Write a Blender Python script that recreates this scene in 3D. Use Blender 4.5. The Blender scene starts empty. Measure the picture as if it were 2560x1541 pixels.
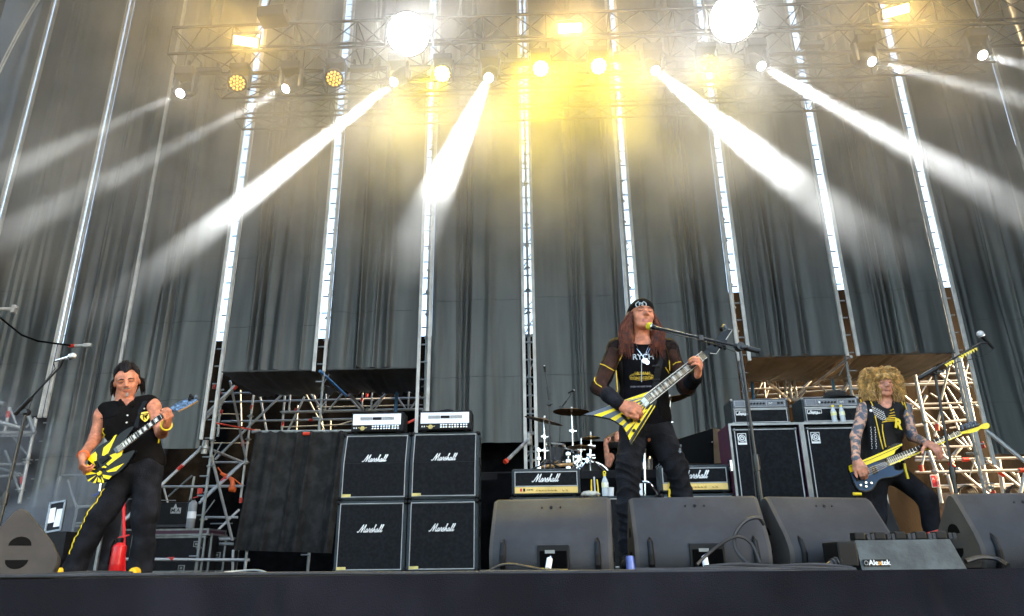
import bpy, bmesh, math, random
import numpy as np
from mathutils import Vector, Matrix, Quaternion
random.seed(7)
rng = np.random.default_rng(7)
SC = bpy.context.scene
COL = SC.collection
PI = math.pi
# ---------------------------------------------------------------- camera, sky, sun, exposure
FPX, PITCH, YAW, ROLL, CAMZ = 1796.5, 0.34703, 0.03648, -0.01129, 0.035
CAMLOC = Vector((0, 0, CAMZ))
RCAM = Matrix.Rotation(YAW, 3, 'Z') @ Matrix.Rotation(PI/2 + PITCH, 3, 'X') @ Matrix.Rotation(ROLL, 3, 'Z')
cam = bpy.data.cameras.new('camera')
cam.sensor_width = 36.0
cam.lens = 36.0 * FPX / 2560.0
cam.clip_start = 0.05
cam.clip_end = 3000
camo = bpy.data.objects.new('camera', cam)
camo.matrix_world = Matrix.Translation(CAMLOC) @ RCAM.to_4x4()
COL.objects.link(camo)
SC.camera = camo
SUN_DIR = Vector((0.90, -0.12, 0.36)).normalized()      # towards the sun
SUN_EL = math.asin(SUN_DIR.z)
SUN_AZ = math.atan2(SUN_DIR.x, SUN_DIR.y)
w = bpy.data.worlds.new('World')
SC.world = w
w.use_nodes = True
wn = w.node_tree
sky = wn.nodes.new('ShaderNodeTexSky')
sky.sky_type = 'NISHITA'
sky.sun_disc = False
sky.sun_elevation = SUN_EL
sky.sun_rotation = SUN_AZ
sky.air_density = 1.2
sky.dust_density = 2.5
bg = wn.nodes['Background']
bg.inputs['Strength'].default_value = 0.15
wn.links.new(sky.outputs[0], bg.inputs['Color'])
sun = bpy.data.lights.new('sun', 'SUN')
sun.energy = 5.0
sun.angle = math.radians(0.5)
sun.color = (1.0, 0.70, 0.36)
suno = bpy.data.objects.new('sun', sun)
suno.rotation_euler = (-SUN_DIR).to_track_quat('-Z', 'Y').to_euler()
suno.location = SUN_DIR * 60
COL.objects.link(suno)
SC.view_settings.view_transform = 'Standard'
SC.view_settings.look = 'None'
SC.view_settings.gamma = 1.0
SC.view_settings.use_curve_mapping = False
SC.view_settings.exposure = 2.75
SC.cycles.max_bounces = 6
SC.cycles.diffuse_bounces = 3
SC.cycles.glossy_bounces = 3
SC.cycles.transmission_bounces = 4
SC.cycles.transparent_max_bounces = 10
SC.cycles.volume_bounces = 0
SC.cycles.volume_step_rate = 1.0
SC.cycles.volume_max_steps = 96
SC.cycles.use_denoising = True
SC.cycles.use_adaptive_sampling = True
SC.cycles.adaptive_threshold = 0.03
SC.cycles.sample_clamp_indirect = 4.0
# ---------------------------------------------------------------- helpers
def ray(px, py):
    return RCAM @ Vector(((px-1280)/FPX, -(py-770.5)/FPX, -1))
def P(px, py, Y):
    """point of the photograph's pixel at the depth Y behind the camera"""
    d = ray(px, py)
    return CAMLOC + d * (Y / d.y)
def PZ(px, py, z):
    d = ray(px, py)
    return CAMLOC + d * ((z-CAMZ)/d.z)
def nearv(h):
    return h
MATS = {}
def lnk(nt, a, b):
    nt.links.new(a, b)
def mat(name, col, rough=0.6, metal=0.0, var=0.12, scale=6.0, bump=0.0, bscale=40.0, spec=0.5, sheen=0.0, coords='Object', stretch=None, emit=None, estr=0.0, trans=0.0, alpha=1.0, col2=None, mixlo=0.4, mixhi=0.65, det=4.0, sub=0.0, rvar=0.08):
    if name in MATS:
        return MATS[name]
    m = bpy.data.materials.new(name)
    m.use_nodes = True
    nt = m.node_tree
    b = nt.nodes['Principled BSDF']
    b.inputs['Roughness'].default_value = rough
    b.inputs['Metallic'].default_value = metal
    b.inputs['Specular IOR Level'].default_value = spec
    if sheen:
        b.inputs['Sheen Weight'].default_value = sheen
        b.inputs['Sheen Roughness'].default_value = 0.5
    tc = nt.nodes.new('ShaderNodeTexCoord')
    mp = nt.nodes.new('ShaderNodeMapping')
    lnk(nt, tc.outputs[coords], mp.inputs['Vector'])
    if stretch:
        mp.inputs['Scale'].default_value = stretch
    n = nt.nodes.new('ShaderNodeTexNoise')
    n.inputs['Scale'].default_value = scale
    n.inputs['Detail'].default_value = det
    lnk(nt, mp.outputs[0], n.inputs['Vector'])
    r = nt.nodes.new('ShaderNodeMapRange')
    r.inputs['From Min'].default_value = mixlo
    r.inputs['From Max'].default_value = mixhi
    lnk(nt, n.outputs['Fac'], r.inputs['Value'])
    mx = nt.nodes.new('ShaderNodeMix')
    mx.data_type = 'RGBA'
    lnk(nt, r.outputs[0], mx.inputs['Factor'])
    c = (col[0], col[1], col[2])
    if col2 is None:
        mx.inputs['A'].default_value = (*[x*(1-var) for x in c], 1)
        mx.inputs['B'].default_value = (*[min(1, x*(1+var)) for x in c], 1)
    else:
        mx.inputs['A'].default_value = (*c, 1)
        mx.inputs['B'].default_value = (*col2, 1)
    lnk(nt, mx.outputs['Result'], b.inputs['Base Color'])
    if rvar:
        rr = nt.nodes.new('ShaderNodeMapRange')
        rr.inputs['To Min'].default_value = max(0.02, rough-rvar)
        rr.inputs['To Max'].default_value = min(1, rough+rvar)
        lnk(nt, n.outputs['Fac'], rr.inputs['Value'])
        lnk(nt, rr.outputs[0], b.inputs['Roughness'])
    if bump:
        n2 = nt.nodes.new('ShaderNodeTexNoise')
        n2.inputs['Scale'].default_value = bscale
        n2.inputs['Detail'].default_value = 3
        lnk(nt, mp.outputs[0], n2.inputs['Vector'])
        bp = nt.nodes.new('ShaderNodeBump')
        bp.inputs['Strength'].default_value = bump
        bp.inputs['Distance'].default_value = 0.02
        lnk(nt, n2.outputs['Fac'], bp.inputs['Height'])
        lnk(nt, bp.outputs[0], b.inputs['Normal'])
    if emit:
        b.inputs['Emission Color'].default_value = (*emit, 1)
        b.inputs['Emission Strength'].default_value = estr
    if trans:
        b.inputs['Transmission Weight'].default_value = trans
    if alpha < 1:
        b.inputs['Alpha'].default_value = alpha
    if sub:
        b.inputs['Subsurface Weight'].default_value = sub
        b.inputs['Subsurface Radius'].default_value = (0.02, 0.008, 0.004)
        b.inputs['Subsurface Scale'].default_value = 0.3
    MATS[name] = m
    return m
def finish(o, parent=None, label=None, cat=None, group=None, kind=None):
    if parent is not None:
        o.parent = parent
    if label:
        o['label'] = label; o['kind'] = 'thing'
    if cat: o['category'] = cat
    if group: o['group'] = group
    if kind: o['kind'] = kind
    return o
def thing(name, loc, label, cat, group=None, rz=0.0):
    o = bpy.data.objects.new(name, None)
    o.empty_display_size = 0.1
    o.location = loc
    o.rotation_euler = (0, 0, rz)
    COL.objects.link(o)
    return finish(o, None, label, cat, group)
def inv(parent):
    if parent is None:
        return Matrix.Identity(4)
    m = parent.matrix_basis.copy()
    p = parent.parent
    while p is not None:
        m = p.matrix_basis @ m
        p = p.parent
    return m.inverted()
def meshobj(name, verts, faces, mats, parent=None, smooth=False, mi=None, world=True, **kw):
    """link one mesh; verts are world coordinates (or local with world=False)"""
    me = bpy.data.meshes.new(name)
    me.from_pydata([tuple(v) for v in verts], [], faces)
    ms = mats if isinstance(mats, (list, tuple)) else [mats]
    for m in ms:
        me.materials.append(m)
    if mi is not None:
        me.polygons.foreach_set('material_index', mi)
    if smooth:
        me.polygons.foreach_set('use_smooth', [True]*len(faces))
    me.update()
    o = bpy.data.objects.new(name, me)
    COL.objects.link(o)
    if parent is not None and world:
        o.matrix_basis = inv(parent)
    return finish(o, parent, **kw)
class MB:
    """collects shapes; build() links them as one mesh object"""
    def __init__(s):
        s.v = []; s.f = []; s.m = []; s.cur = 0
    def add(s, vs, fs):
        k = len(s.v)
        s.v += [Vector(v) for v in vs]
        s.f += [tuple(i+k for i in f) for f in fs]
        s.m += [s.cur]*len(fs)
        return s
    def box(s, c, d, R=None, bev=0.0):
        hx, hy, hz = d[0]/2, d[1]/2, d[2]/2
        if bev <= 0:
            vs = [Vector((x, y, z)) for x in (-hx, hx) for y in (-hy, hy) for z in (-hz, hz)]
            fs = [(0, 1, 3, 2), (4, 6, 7, 5), (0, 4, 5, 1), (2, 3, 7, 6), (0, 2, 6, 4), (1, 5, 7, 3)]
        else:
            bm = bmesh.new()
            bmesh.ops.create_cube(bm, size=1.0)
            for v in bm.verts:
                v.co = Vector((v.co.x*d[0], v.co.y*d[1], v.co.z*d[2]))
            bmesh.ops.bevel(bm, geom=bm.edges[:], offset=min(bev, min(d)*0.45), segments=2, affect='EDGES', profile=0.6)
            bm.verts.index_update()
            vs = [v.co.copy() for v in bm.verts]
            fs = [tuple(v.index for v in f.verts) for f in bm.faces]
            bm.free()
        if R is not None:
            vs = [R @ v for v in vs]
        c = Vector(c)
        return s.add([v+c for v in vs], fs)
    def tube(s, a, b, r, r2=None, n=10, caps=True):
        a = Vector(a); b = Vector(b); r2 = r if r2 is None else r2
        d = (b-a)
        if d.length < 1e-6: return s
        d.normalize()
        u = d.orthogonal().normalized(); w_ = d.cross(u)
        vs = []
        for q, rr in ((a, r), (b, r2)):
            for i in range(n):
                t = 2*PI*i/n
                vs.append(q + (u*math.cos(t)+w_*math.sin(t))*rr)
        fs = [(i, (i+1) % n, n+(i+1) % n, n+i) for i in range(n)]
        if caps:
            fs += [tuple(range(n-1, -1, -1)), tuple(range(n, 2*n))]
        return s.add(vs, fs)
    def sweep(s, pts, r, n=8, caps=True):
        pts = [Vector(p) for p in pts]
        rs = r if isinstance(r, (list, tuple)) else [r]*len(pts)
        vs = []; N = len(pts); up = None
        for i, p in enumerate(pts):
            t = (pts[min(i+1, N-1)]-pts[max(i-1, 0)]).normalized()
            if up is None: up = t.orthogonal().normalized()
            up = (up - t*up.dot(t))
            up = up.normalized() if up.length > 1e-6 else t.orthogonal().normalized()
            w_ = t.cross(up)
            for k in range(n):
                a = 2*PI*k/n
                vs.append(p+(up*math.cos(a)+w_*math.sin(a))*rs[i])
        fs = []
        for i in range(N-1):
            for k in range(n):
                fs.append((i*n+k, i*n+(k+1) % n, (i+1)*n+(k+1) % n, (i+1)*n+k))
        if caps:
            fs += [tuple(range(n-1, -1, -1)), tuple(range((N-1)*n, N*n))]
        return s.add(vs, fs)
    def lathe(s, prof, c=(0, 0, 0), axis=(0, 0, 1), n=20, caps=True):
        ax = Vector(axis).normalized(); u = ax.orthogonal().normalized(); w_ = ax.cross(u); c = Vector(c)
        vs = []
        for (r, z) in prof:
            for i in range(n):
                t = 2*PI*i/n
                vs.append(c+ax*z+(u*math.cos(t)+w_*math.sin(t))*r)
        fs = []
        for j in range(len(prof)-1):
            for i in range(n):
                fs.append((j*n+i, j*n+(i+1) % n, (j+1)*n+(i+1) % n, (j+1)*n+i))
        if caps:
            fs += [tuple(range(n-1, -1, -1)), tuple(range((len(prof)-1)*n, len(prof)*n))]
        return s.add(vs, fs)
    def prism(s, pts, ext):
        """closed outline (3D points) pushed along ext, both ends capped"""
        n = len(pts); e = Vector(ext)
        a = [Vector(p) for p in pts]
        vs = a+[p+e for p in a]
        fs = [(i, (i+1) % n, n+(i+1) % n, n+i) for i in range(n)]
        fs += [tuple(range(n-1, -1, -1)), tuple(range(n, 2*n))]
        return s.add(vs, fs)
    def ball(s, c, r, n=14, m=8, R=None):
        rr = r if isinstance(r, (list, tuple)) else (r, r, r)
        c = Vector(c); vs = []
        for j in range(m+1):
            ph = PI*j/m
            for i in range(n):
                t = 2*PI*i/n
                v = Vector((rr[0]*math.sin(ph)*math.cos(t), rr[1]*math.sin(ph)*math.sin(t), rr[2]*math.cos(ph)))
                if R is not None: v = R @ v
                vs.append(c+v)
        fs = [(j*n+i, (j+1)*n+i, (j+1)*n+(i+1) % n, j*n+(i+1) % n) for j in range(m) for i in range(n)]
        return s.add(vs, fs)
    def build(s, name, mats, parent=None, smooth=False, bevel=0.0, fix=True, **kw):
        o = meshobj(name, s.v, s.f, mats, parent, smooth, s.m, **kw)
        bm = bmesh.new(); bm.from_mesh(o.data)
        if fix:
            bmesh.ops.recalc_face_normals(bm, faces=bm.faces[:])
        if smooth:
            for e in bm.edges:
                if len(e.link_faces) == 2 and e.calc_face_angle(0) > 0.75:
                    e.smooth = False
        bm.to_mesh(o.data); bm.free()
        return o
_pipe = {}
def pipe(name, a, b, r, m, parent, n=10):
    """one straight tube; all tubes of a material share one unit mesh"""
    key = (m.name, n)
    if key not in _pipe:
        me = bpy.data.meshes.new('tube')
        mb = MB().tube((0, 0, 0), (0, 0, 1), 1, n=n)
        me.from_pydata([tuple(v) for v in mb.v], [], mb.f)
        me.materials.append(m)
        me.polygons.foreach_set('use_smooth', [True]*n+[False, False])
        me.update()
        _pipe[key] = me
    a = Vector(a); b = Vector(b); d = b-a
    o = bpy.data.objects.new(name, _pipe[key])
    COL.objects.link(o)
    M = Matrix.Translation(a) @ d.to_track_quat('Z', 'Y').to_matrix().to_4x4() @ Matrix.Diagonal((r, r, d.length, 1))
    o.parent = parent
    o.matrix_basis = (inv(parent) @ M) if parent is not None else M
    return o
def dup(root, loc=None, rz=None, **kw):
    r = root.copy(); COL.objects.link(r)
    if loc is not None: r.location = loc
    if rz is not None: r.rotation_euler = (0, 0, rz)
    for k, v in kw.items(): r['category' if k == 'cat' else k] = v
    for ch in [c for c in root.children]:
        c = ch.copy(); COL.objects.link(c); c.parent = r
        for g in [g for g in ch.children]:
            d = g.copy(); COL.objects.link(d); d.parent = c
    return r
def nz(x, y=0.0, z=0.0):
    from mathutils import noise
    return noise.noise(Vector((x, y, z)))
def textmesh(name, s, size, m, parent, origin, xdir=(1, 0, 0), ydir=(0, 0, 1), depth=0.001, align='CENTER', shear=0.0, spacing=1.0, bold=0.0):
    cu = bpy.data.curves.new(name, 'FONT')
    cu.body = s; cu.size = size; cu.align_x = align; cu.align_y = 'CENTER'; cu.shear = shear
    cu.extrude = depth; cu.space_character = spacing; cu.offset = bold; cu.resolution_u = 3
    tmp = bpy.data.objects.new(name, cu); COL.objects.link(tmp)
    dg = bpy.context.evaluated_depsgraph_get(); dg.update()
    me = bpy.data.meshes.new_from_object(tmp.evaluated_get(dg))
    bpy.data.objects.remove(tmp)
    x = Vector(xdir).normalized(); y = Vector(ydir).normalized(); z = x.cross(y)
    M = Matrix((x, y, z)).transposed().to_4x4(); M.translation = Vector(origin)
    me.transform(M)
    me.materials.clear(); me.materials.append(m)
    o = bpy.data.objects.new(name, me); COL.objects.link(o)
    if parent is not None:
        o.parent = parent; o.matrix_basis = inv(parent)
    return o
# ---------------------------------------------------------------- setting
M_floor = mat('black_stage_ply', (0.012, 0.012, 0.013), 0.85, var=0.35, scale=3, bump=0.15, spec=0.1)
M_skirt = mat('navy_black_skirt_cloth', (0.0105, 0.0102, 0.0140), 0.9, var=0.3, scale=2.2, bump=0.25, bscale=160, spec=0.1)
M_curt = mat('black_scrim_cloth', (0.070, 0.077, 0.074), 0.44, var=0.42, scale=0.9, bump=0.10, bscale=90, stretch=(3, 3, 0.25), sheen=0.08, spec=0.4)
M_seam = mat('dark_seam_thread', (0.055, 0.06, 0.06), 0.8)
M_alu = mat('pale_aluminium_rail', (0.58, 0.57, 0.54), 0.42, 0.1, var=0.15, scale=4)
M_steel = mat('galvanised_tube', (0.43, 0.44, 0.44), 0.40, 0.3, var=0.25, scale=9)
M_steel2 = mat('dull_and_backlit_tube', (0.26, 0.28, 0.28), 0.5, 0.35, var=0.3, scale=7)
M_red = mat('red_marking_tape', (0.55, 0.03, 0.015), 0.5)
M_asph = mat('asphalt_ground', (0.05, 0.05, 0.05), 0.9, var=0.3, scale=0.8, bump=0.3, bscale=60)
M_brown = mat('brown_canvas', (0.016, 0.010, 0.005), 0.9, spec=0.1, var=0.35, scale=1.2, bump=0.2, bscale=25, stretch=(1, 1, 0.3))
M_blackcloth = mat('matt_black_cloth', (0.004, 0.004, 0.0045), 0.95, spec=0.04, var=0.4, scale=5, bump=0.25, bscale=70)
M_roof = mat('grey_roof_membrane', (0.20, 0.20, 0.20), 0.8, var=0.2, scale=0.5)
YB = 13.6
COLX = [-6.395 + 2.0757*k for k in range(9)]
XL1 = P(75, 260, YB).x; XL2 = P(274, 260, YB).x; XL3 = P(419, 260, YB).x
meshobj('ground', [(-700, -700, -1.62), (700, -700, -1.62), (700, 700, -1.62), (-700, 700, -1.62)], [(0, 1, 2, 3)], M_asph, kind='structure')
YF = 3.95
MB().box((0, (YF+21)/2, -0.06), (30, 21-YF, 0.12), bev=0.012).build('stage_floor', M_floor, kind='structure')
def wrinkled(name, x0, x1, z0, z1, y, fn, nx, nzz, m, parent=None, **kw):
    vs = []; fs = []
    for j in range(nzz+1):
        z = z0+(z1-z0)*j/nzz
        for i in range(nx+1):
            x = x0+(x1-x0)*i/nx
            vs.append((x, y+fn(x, z), z))
    for j in range(nzz):
        for i in range(nx):
            a = j*(nx+1)+i
            fs.append((a, a+1, a+nx+2, a+nx+1))
    return meshobj(name, vs, fs, m, parent, smooth=True, **kw)
# front skirt of the stage
def skirt_fn(x, z):
    d = 0.016*nz(x*1.1, z*0.8, 3.1)+0.010*nz(x*4, z*1.2, 9.0)+0.004*nz(x*11+z*3, z*5, 1.0)
    t = -z
    for (c, w0, a, sl) in ((1.88, 0.020, 0.030, 0.30), (1.97, 0.028, -0.022, 0.10), (-1.42, 0.02, 0.022, -0.35), (-1.32, 0.03, 0.016, 0.1), (-0.35, 0.05, 0.010, -0.5), (2.95, 0.05, 0.012, 0.3), (-3.2, 0.05, 0.012, .2)):
        u = (x-c-sl*t)/(w0+0.06*t)
        d -= a*math.exp(-u*u)*min(1, t*9)*math.exp(-t*1.6)
    return d
wrinkled('stage_skirt', -15, 15, -1.60, 0.006, YF-0.022, skirt_fn, 900, 40, M_skirt, label='navy black cloth skirt hanging along the stage front edge', cat='skirt')
# backdrop curtains: one cloth panel between two columns
TOP = 13.9
def make_curtain(xl, xr, zb, seed, label, strong=1.0, group='black backdrop curtains'):
    r = random.Random(seed)
    W = xr-xl
    folds = []
    n = r.randint(4, 7)
    for i in range(n):
        folds.append((r.uniform(0.03, 0.97)*W, r.uniform(0.03, 0.12), r.choice((-1, 1, 1))*r.uniform(0.03, 0.11)*strong, r.uniform(-0.02, 0.02), r.uniform(0, 50), r.uniform(0.35, 1.0)))
    cl = r.uniform(0.25, 0.75)*W
    for i in range(4):
        folds.append((cl+r.uniform(-0.22, 0.22), r.uniform(0.016, 0.04), r.choice((-1, 1))*r.uniform(0.06, 0.13)*strong, r.uniform(-0.015, 0.015), r.uniform(0, 50), 1.0))
    def fn(x, z):
        u = x-xl; d = 0.035*nz(u*1.3, z*0.12, seed)+0.0045*nz(u*5, z*0.35, seed+7.7)+0.0016*nz(u*12, z*2.2, seed+3.3)
        e = min(1.0, min(u, W-u)/0.07)
        for (c, w0, a, dr, ph, top) in folds:
            cc = c+dr*(z-zb)+0.035*nz(z*0.35, ph)
            g = (u-cc)/(w0*(1+0.25*nz(z*0.5, ph+9)))
            fade = max(0.0, 1-max(0.0, (z-zb)/(TOP-zb)-top)*4)*(0.72+0.28*nz(z*0.3, ph+3))
            d -= a*math.exp(-g*g)*fade
        return d*e
    t = wrinkled('stage_curtain', xl, xr, zb, TOP, YB+0.02, fn, 110, 44, M_curt, label=label, cat='curtain', group=group)
    zs = zb+0.9+r.uniform(0, 0.4)
    k = 0
    while zs < TOP-1 and k < 5:
        vs = []; fs = []
        for i in range(81):
            x = xl+0.03+(W-0.06)*i/80
            zz = zs+0.012*math.sin(i*0.11+seed)
            y = YB+0.02+fn(x, zz)-0.004
            vs += [(x, y, zz-0.005), (x, y-0.002, zz+0.005)]
            if i: fs.append((2*i-2, 2*i, 2*i+1, 2*i-1))
        meshobj('seam', vs, fs, M_seam, t, smooth=True)
        zs += 1.55+r.uniform(-0.1, 0.1); k += 1
    return t, fn
G = 0.135
ZFL, ZMID, ZFR = P(800, 923, YB).z, P(1200, 1108, YB).z, P(2000, 888, YB).z
CURT = [
    (XL1-2.6, XL1-0.05, 2.6, 'black backdrop curtain at the left edge of the picture beyond the outermost column'),
    (XL1+0.05, XL2-0.08, 2.95, 'black backdrop curtain between the two leftmost columns behind the microphone stand'),
    (XL2+0.08, XL3-0.02, 1.2, 'black backdrop curtain just left of the thin single rail, smoke in front'),
    (XL3+0.02, COLX[0]-G, P(450, 1122, YB).z, 'black backdrop curtain hanging behind the left guitarist head'),
    (COLX[0]+G, COLX[1]-G, ZFL, 'black backdrop curtain ending above the scaffold, left one over the speaker stacks'),
    (COLX[1]+G, COLX[2]-G, ZFL, 'black backdrop curtain ending above the scaffold, right one over the speaker stacks'),
    (COLX[2]+G, COLX[3]-G, ZMID, 'long black backdrop curtain left of the drum kit with clustered folds'),
    (COLX[3]+G, COLX[4]-G, ZMID, 'long black backdrop curtain directly behind the cymbals'),
    (COLX[4]+G, COLX[5]-G, ZMID-0.1, 'long black backdrop curtain directly behind the singer and his microphone boom'),
    (COLX[5]+G, COLX[6]-G, ZFR, 'black backdrop curtain ending above the bass amplifier heads'),
    (COLX[6]+G, COLX[7]-G, ZFR, 'black backdrop curtain ending above the curly haired bassist'),
    (COLX[7]+G, COLX[8]+0.05, P(2500, 1136, YB).z, 'black backdrop curtain right of the bassist microphone'),
    (COLX[8]+0.10, COLX[8]+3.2, 7.2, 'black backdrop curtain cut by the right edge of the picture'),
]
for i, (a, b, z, l) in enumerate(CURT):
    make_curtain(a, b, z, 11+i*3, l, strong=(0.7 if i < 4 else 0.85 if i > 10 else 1.4))
# columns: two rails, the scaffold standard between them with its rosettes and markings
def make_column(x, k, label, gap=True, zb=0.0, half=G, zrail=None):
    t = thing('scaffold_column', (x, YB, 0), label, 'column', 'scaffold columns between the curtains')
    zr = zb if zrail is None else zrail
    for s in ((-1, 1) if gap else (1,)):
        xx = x+s*(half-0.031) if gap else x
        MB().box((xx, YB-0.02, (zr+TOP)/2), (0.062, 0.05, TOP-zr), bev=0.006).build('rail', M_alu, t)
        MB().box((xx+s*0.012, YB-0.048, (zr+TOP)/2), (0.012, 0.012, TOP-zr)).build('keder_lip', M_alu, t)
    if gap:
        r = random.Random(k*5+1)
        xs = x+r.uniform(-0.012, 0.012)
        pipe('standard', (xs, YB+0.28, 0), (xs, YB+0.28, TOP), 0.028, M_steel2, t)  # dull steel puts backlit darkness into the tube and rung colour
        z = 0.30
        while z < TOP:
            pipe('rung', (x-half+0.05, YB+0.10, z), (x+half-0.05, YB+0.10, z), 0.015, M_steel2, t, n=6)
            z += 0.36
        z = 0.45
        while z < TOP:
            MB().lathe([(0.025, -0.03), (0.034, -0.03), (0.034, -0.006), (0.055, -0.006), (0.055, 0.006), (0.034, 0.006), (0.034, 0.03), (0.025, 0.03)], (xs, YB+0.28, z), n=10).build('rosette', M_steel2, t)
            if r.random() < 0.35:
                MB().tube((xs+0.06, YB+0.33, z+0.02), (xs-0.10, YB+0.42, z+0.02), 0.02, n=8).build('ledger_head', M_steel2, t)
            if r.random() < 0.5:
                a = r.uniform(0.15, 0.45)
                pipe('diagonal', (xs-0.09, YB+0.5, z+0.1), (xs+0.09, YB+0.5, z+0.1+a), 0.012, M_steel2, t, n=6)
            z += 0.5
        for q in range(3):
            z = r.choice((1.6, 2.85, 3.6, 4.9, 5.7, 6.8, 8.3, 9.4))+r.uniform(-.2, .2)
            MB().tube((xs, YB+0.28, z), (xs, YB+0.28, z+0.10), 0.0262, n=10, caps=False).build('red_band', M_red, t, smooth=True)
    return t
names = ['silver scaffold column beside the left guitarist', 'silver scaffold column between the two flaps over the speaker stacks', 'silver scaffold column right behind the right speaker stack',
         'silver scaffold column standing behind the leftmost cymbal', 'silver scaffold column rising behind the singer head', 'silver scaffold column behind the end of the singer microphone boom',
         'silver scaffold column over the gap between the two bass amplifiers', 'silver scaffold column behind the bassist microphone stand']
zr = [P(500, 1100, YB).z, ZFL-0.05, 1.0, 1.6, ZFR-.1, ZFR-0.1, ZFR-.05, 1.7]
for k in range(8):
    make_column(COLX[k], k, names[k], zrail=zr[k], half=G)
make_column(COLX[8]+0.075, 8, 'thin single rail at the upper right corner', gap=False, zrail=1.5)
make_column(XL3, 9, 'thin single rail running down behind the left guitarist', gap=False, zrail=2.2)
make_column(XL2, 10, 'narrow scaffold column with bright slits left of the thin rail', half=0.085, zrail=2.9)
make_column(XL1, 11, 'leftmost scaffold column slanting up from the left edge', half=0.09, zrail=2.6)
# cloth flaps folded back under the raised curtains
def flap(xl, xr, z, label, seed):
    vs = []; fs = []; nx, ny = 40, 30
    for j in range(ny+1):
        v = j/ny
        for i in range(nx+1):
            u = i/nx
            q = u*9+v*3*(u-0.3)
            zz = z-0.03+0.07*nz(q*2.2, v*0.6, seed)*(0.4+v)-0.06*math.sin(PI*v)
            vs.append((xl+(xr-xl)*u, YB+0.03+2.0*v, zz))
    for j in range(ny):
        for i in range(nx):
            a = j*(nx+1)+i
            fs.append((a, a+1, a+nx+2, a+nx+1))
    t = meshobj('curtain_flap', vs, fs, M_curt, None, smooth=True, label=label, cat='curtain flap', group='cloth flaps under the curtains')
    MB().tube((xl, YB-0.005, z-0.02), (xr, YB-0.005, z-0.02), 0.016, n=8).build('hem_bar', M_seam, t)
    return t
flap(COLX[0]+G, COLX[1]-G, ZFL, 'dark cloth flap folded back over the scaffold nearest the left guitarist', 1)
flap(COLX[1]+G, COLX[2]-G, ZFL, 'dark cloth flap folded back above the two white fronted amplifier heads', 2)
flap(COLX[5]+G, COLX[6]-G, ZFR, 'brownish cloth flap folded back above the left bass amplifier', 3)
flap(COLX[6]+G, COLX[7]-G, ZFR, 'brownish cloth flap folded back above the bassist hair', 4)
# backstage walls, roof and wings of the stage, the right one added to shape the sun
def bw(x, z): return 0.05*nz(x*1.5, z*0.3, 5)+0.02*nz(x*6, z*.5, 2)
wrinkled('cloth_wall', -14, 3.2, 0.0, 5.75, 17.8, bw, 120, 20, M_blackcloth, label='back wall far behind the left scaffold, its shade given as black cloth', cat='cloth wall')  # black carries the deep shade at this end of the back wall
wrinkled('canvas_wall', 3.25, 13, 0.0, 6.75, 17.75, bw, 90, 20, M_brown, label='brown canvas wall behind the sunlit scaffold on the right', cat='canvas wall')
MB().box((0, 8.6, 14.6), (27, 11.6, 0.25)).build('roof_canopy', M_roof, label='membrane roof spanning over the whole stage', cat='roof')
t = thing('unseen_wing', (11.6, 8, -1.6), 'unseen black side wing added at the right to block and slot the sun', 'wing wall')  # unseen wing added to block the sun, slotted for the stage's left edge
MB().box((11.6, 9.05, 6.4), (0.12, 8.9, 16.0)).build('rear_panel', M_blackcloth, t)
MB().box((11.6, 2.0, 3.35), (0.12, 5.1, 9.9)).build('lower_panel', M_blackcloth, t)
MB().box((11.6, 2.0, 12.0), (0.12, 5.1, 4.6)).build('upper_panel', M_blackcloth, t)
MB().box((-12.6, 8.9, 6.4), (0.12, 8.6, 16.0)).build('unseen_wing', M_blackcloth, None, label='black clad side wing standing at the left of the stage', cat='wing wall')
M_deck = mat('tan_bounce_deck', (0.30, 0.20, 0.11), 0.8, var=0.3, scale=2.5, bump=0.2)
MB().box((7.4, 15.75, 0.010), (7.0, 3.7, 0.012)).build('bounce_deck', M_deck, None, kind='structure')  # deck added so that sunlight bounces warm onto the right flaps
wrinkled('canvas_wall', 12.2, 18.0, 0.0, 11.0, 17.9, bw, 50, 20, M_brown, label='tall brown canvas wall beyond the right edge of the stage', cat='canvas wall')
# ---------------------------------------------------------------- lighting rig
M_truss = mat('black_truss_paint', (0.010, 0.011, 0.010), 0.5, 0.1, var=0.3)
M_fix = mat('black_fixture_plastic', (0.008, 0.008, 0.009), 0.4, spec=0.2, var=0.3, scale=12)
M_fixg = mat('grey_fixture_metal', (0.04, 0.042, 0.042), 0.4, 0.2)
M_white_l = mat('lit_white_lens', (0.9, 0.9, 0.9), 0.2, emit=(0.93, 0.96, 1.0), estr=12)
M_glare_l = mat('lit_glare_lens', (0.9, 0.9, 0.9), 0.2, emit=(0.96, 0.98, 1.0), estr=14)
M_amber = mat('lit_amber_cell', (0.9, 0.6, 0.2), 0.3, emit=(1.0, 0.42, 0.03), estr=0.24)
M_yellow = mat('lit_yellow_cell', (0.9, 0.8, 0.2), 0.3, emit=(1.0, 0.72, 0.10), estr=6)
M_strobe = mat('lit_warm_panel', (0.9, 0.8, 0.6), 0.3, emit=(1.0, 0.68, 0.22), estr=3.2)
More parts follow.
